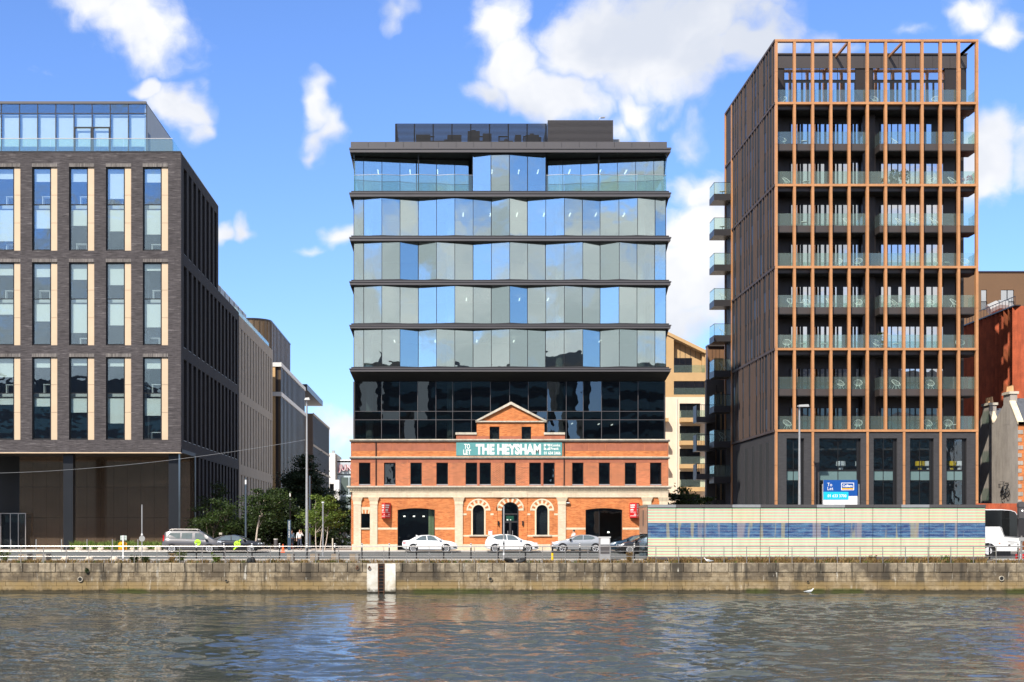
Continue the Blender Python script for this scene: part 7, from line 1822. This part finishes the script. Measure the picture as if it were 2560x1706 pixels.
# ---------------------------------------------------------------- people: one skinned body each, clothes as children
m_skin = M('skin', (.55, .33, .24), .6, 0, var=.05); m_hair = M('hair', (.05, .035, .025), .8, 0, var=.2); m_hair_w = M('grey_hair', (.55, .50, .46), .8, 0, var=.1)
m_shirt = M('white_shirt', (.78, .77, .76), .8, 0, var=.06); m_bshirt = M('light_blue_shirt', (.30, .45, .58), .8, 0, var=.08); m_jeans = M('navy_trousers', (.035, .045, .075), .85, 0, var=.1); m_coatd = M('dark_coat', (.02, .02, .022), .85, 0, var=.1)
def skin(name, joints, edges, mat, parent, sub=2):
    me = bpy.data.meshes.new(name); o0 = ORG[parent]
    me.from_pydata([tuple(j[:3]) for j in joints], edges, []); me.materials.append(mat)
    o = bpy.data.objects.new(name, me); COL.objects.link(o); o.parent = parent; ORG[o] = o0
    sm = o.modifiers.new('skin', 'SKIN'); sm.use_smooth_shade = True
    if not me.skin_vertices: me.attributes.new('x', 'FLOAT', 'POINT')
    for i, j in enumerate(joints):
        sv = me.skin_vertices[0].data[i]; sv.radius = (j[3], j[4] if len(j) > 4 else j[3]); sv.use_root = (i == 0)
    ss = o.modifiers.new('subdivision', 'SUBSURF'); ss.levels = sub; ss.render_levels = sub
    dg = bpy.context.evaluated_depsgraph_get(); ev = o.evaluated_get(dg); me2 = bpy.data.meshes.new_from_object(ev)
    o.modifiers.clear(); o.data = me2
    if not me2.materials: me2.materials.append(mat)
    me2.shade_smooth()
    return o
def person(px, Y, h, label, shirt, trousers, hair, rz=0.0, arm='down', walk=.12):
    z0 = gz(Y); t = thing('person', (X(px, Y), Y, z0), label, 'person'); ORG[t] = Vector((0, 0, 0)); k = h / 1.78
    J = []; E = []
    def add(x, y, z, r, p=None, r2=None):
        J.append((x * k, y * k, z * k, r * k, (r2 or r) * k)); 
        if p is not None: E.append((p, len(J) - 1))
        return len(J) - 1
    pel = add(0, 0, .96, .14, None, .10); sp = add(0, 0, 1.15, .13, pel, .09); chst = add(0, 0, 1.36, .155, sp, .10); nk = add(0, -.01, 1.50, .055, chst); hd = add(0, -.02, 1.62, .085, nk, .095); tp = add(0, -.02, 1.74, .06, hd, .07)
    add(0, -.115, 1.615, .018, hd)
    hands = []
    for sg in (-1, 1):
        hip = add(sg * .09, 0, .90, .095, pel); kn = add(sg * .10, -sg * walk * .7 - .02, .50, .06, hip); an = add(sg * .10, -sg * walk, .09, .042, kn); add(sg * .10, -sg * walk - .14, .035, .038, an)
        sh = add(sg * .19, 0, 1.43, .06, chst)
        if arm == 'phone' and sg > 0: el = add(sg * .30, -.10, 1.20, .044, sh); wr_ = add(sg * .16, -.16, 1.50, .032, el); hn = add(sg * .12, -.14, 1.58, .034, wr_); pd = (0, -.01, .05)
        elif arm == 'front': el = add(sg * .27, -.06, 1.16, .044, sh); wr_ = add(sg * .16, -.28, 1.16, .032, el); hn = add(sg * .12, -.35, 1.18, .034, wr_); pd = (-sg * .02, -.05, .0)
        else: el = add(sg * .25, .02, 1.15, .044, sh); wr_ = add(sg * .27, -.06, .90, .032, el); hn = add(sg * .27, -.08, .82, .032, wr_); pd = (0, -.01, -.05)
        hands.append((J[hn], pd, sg))
    body = skin('body', J, E, m_skin, t, 2)
    hm = MB()
    for (hx_, hy_, hz2, *_), pd, sg in hands:
        for f in range(5):
            off = (f - 2) * .014 * k; ln = (.7, .95, 1.0, .92, .72)[f] if f else .6
            a = (hx_ + (off if abs(pd[1]) > abs(pd[0]) else off), hy_ - off * .6, hz2); b = tuple(a[i] + pd[i] * k * ln * 1.2 for i in range(3)); c = (b[0], b[1] - .015 * k, b[2] + pd[2] * k * .5)
            if f == 0: b = (a[0] - sg * .035 * k, a[1] - .02 * k, a[2] + pd[2] * .4 * k); c = (b[0], b[1] - .012 * k, b[2] + pd[2] * .4 * k)
            hm.cyl(a, b, .009 * k, n=6).cyl(b, c, .008 * k, .006 * k, n=6)
    hm.build('fingers', m_skin, t, smooth=60)
    fm = MB()
    for sg in (-1, 1): fm.lathe([(.003, -.008), (.011, 0), (.003, .008)], (sg * .032 * k, -.112 * k, 1.645 * k), 6); fm.box(sg * .088 * k - .008, sg * .088 * k + .008, -.03, .01, 1.59 * k, 1.65 * k)
    fm.box(-.025 * k, .025 * k, -.118 * k, -.108 * k, 1.568 * k, 1.576 * k); fm.build('face_features', m_hair, t, kind='stuff')
    inf = 1.16
    up = [(J[0][0], J[0][1], J[0][2], J[0][3] * 1.12, J[0][4] * 1.2)]; ue = []
    for i in (1, 2): up.append((*J[i][:3], J[i][3] * inf, J[i][4] * inf)); ue.append((i - 1, i))
    up.append((J[3][0], J[3][1], 1.46 * k, .075 * k, .07 * k)); ue.append((2, 3))
    for sg, (sh, el, wr_) in ((-1, (11, 12, 13)), (1, (19, 20, 21))):
        b = len(up)
        for q in (sh, el): up.append((*J[q][:3], J[q][3] * 1.25, J[q][4] * 1.25))
        mid = [J[el][i] * .25 + J[wr_][i] * .75 for i in range(3)]; up.append((*mid, J[wr_][3] * 1.35, J[wr_][4] * 1.35)); ue += [(2, b), (b, b + 1), (b + 1, b + 2)]
    skin('shirt', up, ue, shirt, t, 2)
    lo = [(*J[0][:3], J[0][3] * 1.08, J[0][4] * 1.12)]; le = []
    for a in (7, 15):
        b = len(lo)
        for q in (a, a + 1): lo.append((*J[q][:3], J[q][3] * 1.2, J[q][4] * 1.2))
        lo.append((*J[a + 2][:3], J[a + 2][3] * 1.45, J[a + 2][4] * 1.45)); le += [(0, b), (b, b + 1), (b + 1, b + 2)]
    skin('trousers', lo, le, trousers, t, 2)
    for a in (10 - 0, 18): pass
    sm = MB()
    for sg in (-1, 1): 
        fx, fy = sg * .10 * k, (-sg * walk - .08) * k; sm.hexa([(fx - .045, fy - .13, 0), (fx + .045, fy - .13, 0), (fx + .04, fy + .13, 0), (fx - .04, fy + .13, 0), (fx - .035, fy - .11, .06), (fx + .035, fy - .11, .06), (fx + .035, fy + .12, .1), (fx - .035, fy + .12, .1)])
    sm.build('shoes', m_coatd, t)
    if hair is not None:
        hm = MB(); hm.lathe([(.098, 0), (.106, .06), (.09, .12), (.05, .155)], (0, .008, 1.62 * k), 12); hm.build('hair', hair, t, smooth=60)
    t.rotation_euler = (0, 0, rz)
    ORG[t] = Vector((X(px, Y), Y, z0))
    return t
person(749, 124.0, 1.78, 'man in white shirt and navy trousers walking with a phone to his ear', m_shirt, m_jeans, None, .25, 'phone', .16)
person(729, 127.0, 1.75, 'person in light blue shirt half hidden behind the blue totem sign', m_bshirt, m_jeans, m_hair, .6, 'down', .1)
person(1434.5, 120.75, 1.76, 'person in white shirt with dark hair and cap walking behind the silver car', m_shirt, m_jeans, m_hair, -1.2, 'front', .1)
person(850, 150, 1.74, 'person in dark clothes standing under the far trees', m_coatd, m_coatd, m_hair, .4, 'down', .1)
person(862, 153, 1.74, 'person in white top and dark trousers under the far trees', m_shirt, m_coatd, m_hair, -.4, 'down', .14)
# ---------------------------------------------------------------- gulls
m_gull = M('gull_white', (.82, .82, .80), .8, 0, var=.04); m_gullg = M('gull_grey', (.42, .44, .46), .8, 0, var=.06)
def gull(loc, label, face=-1, s=1.0):
    t = thing('gull', loc, label, 'gull'); ORG[t] = Vector((0, 0, 0)); m = MB(); n = 10
    sec = [(-.24, .10, .012), (-.16, .115, .035), (-.05, .12, .075), (.06, .13, .08), (.14, .155, .062), (.19, .205, .045), (.215, .25, .046), (.245, .268, .036), (.268, .262, .012)]
    for x, z, r in sec:
        for i in range(n): a = 2*math.pi*i/n; m.v.append((face * x * s, r * math.cos(a) * s, (z + r * math.sin(a) * .95) * s))
    for k in range(len(sec) - 1):
        for i in range(n): j = (i+1) % n; m.f.append((k*n+i, k*n+j, (k+1)*n+j, (k+1)*n+i))
    m.f += [tuple(range(n)), tuple((len(sec)-1)*n + i for i in range(n))]; m.build('body', m_gull, t, smooth=70)
    for sg in (-1, 1):
        w = MB(); pts = [(.10, .15), (.02, .185), (-.12, .165), (-.30, .125), (-.14, .115), (.06, .10)]
        w.v = [(face * x * s, sg * (.08 if x > -.2 else .03) * s, z * s) for x, z in pts] + [(face * x * s, sg * (.065 if x > -.2 else .02) * s, z * s) for x, z in pts]
        w.f = [tuple(range(6)), tuple(reversed(range(6, 12)))] + [(i, (i+1) % 6, 6 + (i+1) % 6, 6 + i) for i in range(6)]; w.build('wing', m_gullg, t)
        MB().cyl((face * .01 * s, sg * .025 * s, .06 * s), (face * .015 * s, sg * .025 * s, 0), .006 * s, n=5).build('leg', m_yellow, t)
    MB().cyl((face * .262 * s, 0, .262 * s), (face * .32 * s, 0, .25 * s), .012 * s, .003 * s, n=6).build('beak', m_yellow, t)
    ORG[t] = Vector(loc); return t
gull((X(1772, 100.2), 100.25, .003), 'white gull standing on the quay coping before the striped kiosk', -1, 1.25)
gull((X(2022, 99.4), 99.4, WZ - .03), 'white gull floating at the foot of the quay wall below a dark streak', 1, 1.3)
# ---------------------------------------------------------------- trees
def tree(name, label, px, Y, top_py, bot_py, half_px, leafm, bark, n_clump, per, size, seed, trunk_r=.09, lean=0.0, group='trees of the side street', depth=1.0, multi=1, bias=.0, stem=True, cone=0.0):
    r = np.random.default_rng(seed); z0 = gz(Y); s = Y / FPX
    xb = X(px, Y); zt, zb = Z(top_py, Y), Z(bot_py, Y); rx = half_px * s; H = zt - zb; zc = (zt + zb) / 2
    t = thing(name, (xb - lean, Y, z0), label, 'tree', None)
    C = []
    for i in range(n_clump):
        d = r.normal(size=3); d /= np.linalg.norm(d); q = r.uniform(.12, 1.12) ** .6
        wz = (d[2] * q + 1) / 2; sh = 1 - cone * wz
        C.append((xb + d[0] * q * rx * sh + bias * wz, Y + d[1] * q * rx * depth * sh, zc + d[2] * q * H / 2 * .95))
    cs = rx * .27
    V = np.empty((n_clump * per * 4, 3)); k = 0
    for c in C:
        sc = cs * r.uniform(.6, 1.25)
        P = r.normal(size=(per, 3)) * np.array([sc * 1.15, sc, sc * .45]) * .62 + np.array(c)
        a = r.normal(size=(per, 3)); a[:, 2] *= .5; a /= np.linalg.norm(a, axis=1)[:, None]
        b = np.cross(a, r.normal(size=(per, 3))); b /= np.linalg.norm(b, axis=1)[:, None] + 1e-9
        L = size * 1.2 * r.uniform(.6, 1.35, size=(per, 1))
        q = np.stack([P - a * L, P + b * L * .55, P + a * L, P - b * L * .55], 1).reshape(-1, 3)
        V[k:k + len(q)] = q; k += len(q)
    V[:, 2] = np.maximum(V[:, 2], z0 + .05)
    m = MB(); m.v = [tuple(v) for v in V]; m.f = [(i, i+1, i+2, i+3) for i in range(0, len(V), 4)]
    m.build('crown', leafm, t, kind=None)
    if stem:
        tm = MB()
        for q in range(multi):
            bx0 = xb - lean + (q - (multi - 1) / 2) * .3; tp = (xb + (q - (multi - 1) / 2) * rx * .4, Y, zb + H * .7)
            pts = [(bx0 + (tp[0] - bx0) * u + .08 * math.sin(5 * u + seed + q), Y - rx * .75 * (1 - .6 * u) + .2 * q, z0 - .05 + (tp[2] - z0) * u) for u in (0, .2, .4, .6, .8, 1)]
            tm.tube(pts, trunk_r, 8, trunk_r * .3)
            for c in C[q::multi][:7]:
                j = pts[r.integers(2, 5)]; mid = tuple((j[i] + c[i]) / 2 + (.15 if i == 2 else 0) for i in range(3)); tm.tube([j, mid, c], trunk_r * .35, 5, trunk_r * .12)
        tm.build('trunk', bark, t)
    return t
tree('spreading_tree', 'low spreading dark green tree beside the brick office street wall', 545, 126.5, 1252, 1352, 62, l_mid, m_bark, 46, 140, .085, 1, .06, .3, multi=3)
tree('birch_tree', 'birch with a pale leaning trunk and dark green crown by the beige block', 662, 125.5, 1212, 1320, 56, l_mid, m_birch, 40, 140, .085, 2, .09, .75, stem=True)
tree('pine_tree', 'tall dark pine rising above the other street trees', 745, 145, 1142, 1315, 66, l_pine, m_bark, 130, 190, .10, 3, .16, 0, cone=.55, bias=.6)
tree('bright_birch', 'light green multi-stem birch catching the sun by the slim pole', 805, 124, 1232, 1345, 48, l_light, m_birch, 42, 130, .085, 4, .05, 0, multi=3)
tree('rear_broadleaf', 'dense dark broadleaf tree behind the birches', 690, 134, 1230, 1365, 70, l_dark, m_bark, 75, 170, .10, 5, .1, 0)
tree('rear_broadleaf', 'dark shrubby tree filling the gap left of the leaning birch', 610, 131, 1290, 1372, 60, l_dark, m_bark, 60, 160, .095, 6, .08, 0)
tree('rear_broadleaf', 'dark low tree behind the man on the phone', 765, 135, 1270, 1372, 60, l_dark, m_bark, 60, 170, .095, 7, .1, 0)
tree('rear_broadleaf', 'dark tree at the corner beyond the bright birch', 850, 158, 1275, 1365, 46, l_dark, m_bark, 55, 150, .10, 8, .1, 0)
tree('rear_broadleaf', 'small dark tree hugging the left edge of the warehouse', 880, 140, 1225, 1365, 22, l_dark, m_bark, 40, 120, .09, 9, .07, 0)
tree('spreading_tree', 'tall thin dark tree against the brick office slots', 540, 129, 1205, 1300, 40, l_dark, m_bark, 30, 60, .075, 12, .05, 0, multi=2)
tree('pine_tree', 'low wide pine spreading above the far end of the trees', 815, 150, 1225, 1300, 55, l_pine, m_bark, 45, 150, .10, 13, .12, 0)
tree('courtyard_tree', 'green tree showing over the kiosk between warehouse and tower', 1725, 138, 1217, 1345, 62, l_mid, m_bark, 70, 140, .095, 10, .1, 0)
tree('courtyard_tree', 'dark small tree against the warehouse corner over the kiosk', 1690, 136, 1225, 1340, 30, l_dark, m_bark, 40, 120, .09, 11, .08, 0)
hedge = [((X(p, 136), 136, 1.3), 1.6, 1.0, 1.0) for p in range(500, 860, 26)]
cloud_leaves(hedge, 500, .10, 5).build('undergrowth', l_dark, kind='stuff', label='dark undergrowth below the street trees', cat='undergrowth')
# ---------------------------------------------------------------- weeds along the quay edge
rw = random.Random(77)
spots = [(rw.uniform(X(-200, 100.7), X(2780, 100.7)), 100.62 + abs(rw.gauss(0, .12)), .0, rw.uniform(.5, 1.3)) for i in range(900)]
tuft_mesh(spots, 12, .28, .20, 1, 1.2, .015).build('dry_weeds', l_dry, kind='stuff', label='dry grass and weeds growing along the quay coping', cat='weeds')
spots = [(rw.uniform(X(1620, 101), X(2470, 101)), 100.75 + abs(rw.gauss(0, .35)), .0, rw.uniform(.8, 1.9)) for i in range(260)]
tuft_mesh(spots, 12, .30, .15, 2, 1.0, .015).build('kiosk_weeds', l_dry, kind='stuff', label='taller dry weeds in front of the striped kiosk base', cat='weeds')
spots = [(rw.uniform(X(-200, 100.7), X(2780, 100.7)), 100.62 + abs(rw.gauss(0, .1)), .0, rw.uniform(.4, 1.2)) for i in range(380)]
tuft_mesh(spots, 10, .22, .15, 6, 1.2, .018).build('green_weeds', l_weed, kind='stuff', label='small green weeds along the quay coping', cat='weeds')
def weed(px, w, h, Y, seed, label, mat=None):
    t = thing('weed_bush', (X(px, Y), Y, 0), label, 'weed'); r = np.random.default_rng(seed)
    st = MB(); lf_ = []
    for i in range(9):
        x = X(px, Y) + r.uniform(-.25, .25) * w; hx_ = x + r.uniform(-.5, .5) * w; hh = h * r.uniform(.55, 1)
        st.tube([(x, Y, 0), ((x + hx_) / 2, Y + r.uniform(-.1, .1), hh * .6), (hx_, Y + r.uniform(-.15, .15), hh)], .010, 4)
        for q in range(5): u = .3 + .16 * q; lf_.append(((x + (hx_ - x) * u, Y, hh * u), .12, .12, .08))
    st.build('stems', m_bark, t); cloud_leaves(lf_, 9, .055, seed).build('leaves', mat or l_weed, t, kind='stuff')
weed(10, .9, 1.05, 100.75, 1, 'tall green weed bush at the end of the quay by the office entrance')
weed(335, .8, .55, 100.7, 2, 'grey green weed clump below the round sign pole', l_mid); weed(365, .7, .5, 100.7, 3, 'green weed clump between the sign pole and the grey taxi', l_mid)
weed(425, .8, .65, 100.7, 4, 'rusty brown weed below the grey taxi van', l_dry); weed(452, .9, 1.0, 100.75, 5, 'tall straggly weed in front of the grey taxi van')
weed(540, .8, .75, 100.7, 6, 'bright green weed below the front of the grey taxi', l_fescue); weed(1574, .4, .85, 100.75, 7, 'thin dry weed stalk before the black car wheel', l_dry)
weed(2180, .6, .55, 101.2, 8, 'dry bushy weed before the kiosk middle', l_dry); weed(2365, .5, .5, 101.2, 9, 'yellow green weed before the kiosk end', l_fescue)
t = thing('wall_fern', (X(217, 99.9), 99.93, Z(1428, 100)), 'small dark fern growing from a joint in the quay wall', 'plant')
cloud_leaves([((X(217, 99.88), 99.90, Z(1427, 100)), .12, .06, .2)], 90, .06, 4).build('fronds', l_dark, t, kind='stuff')
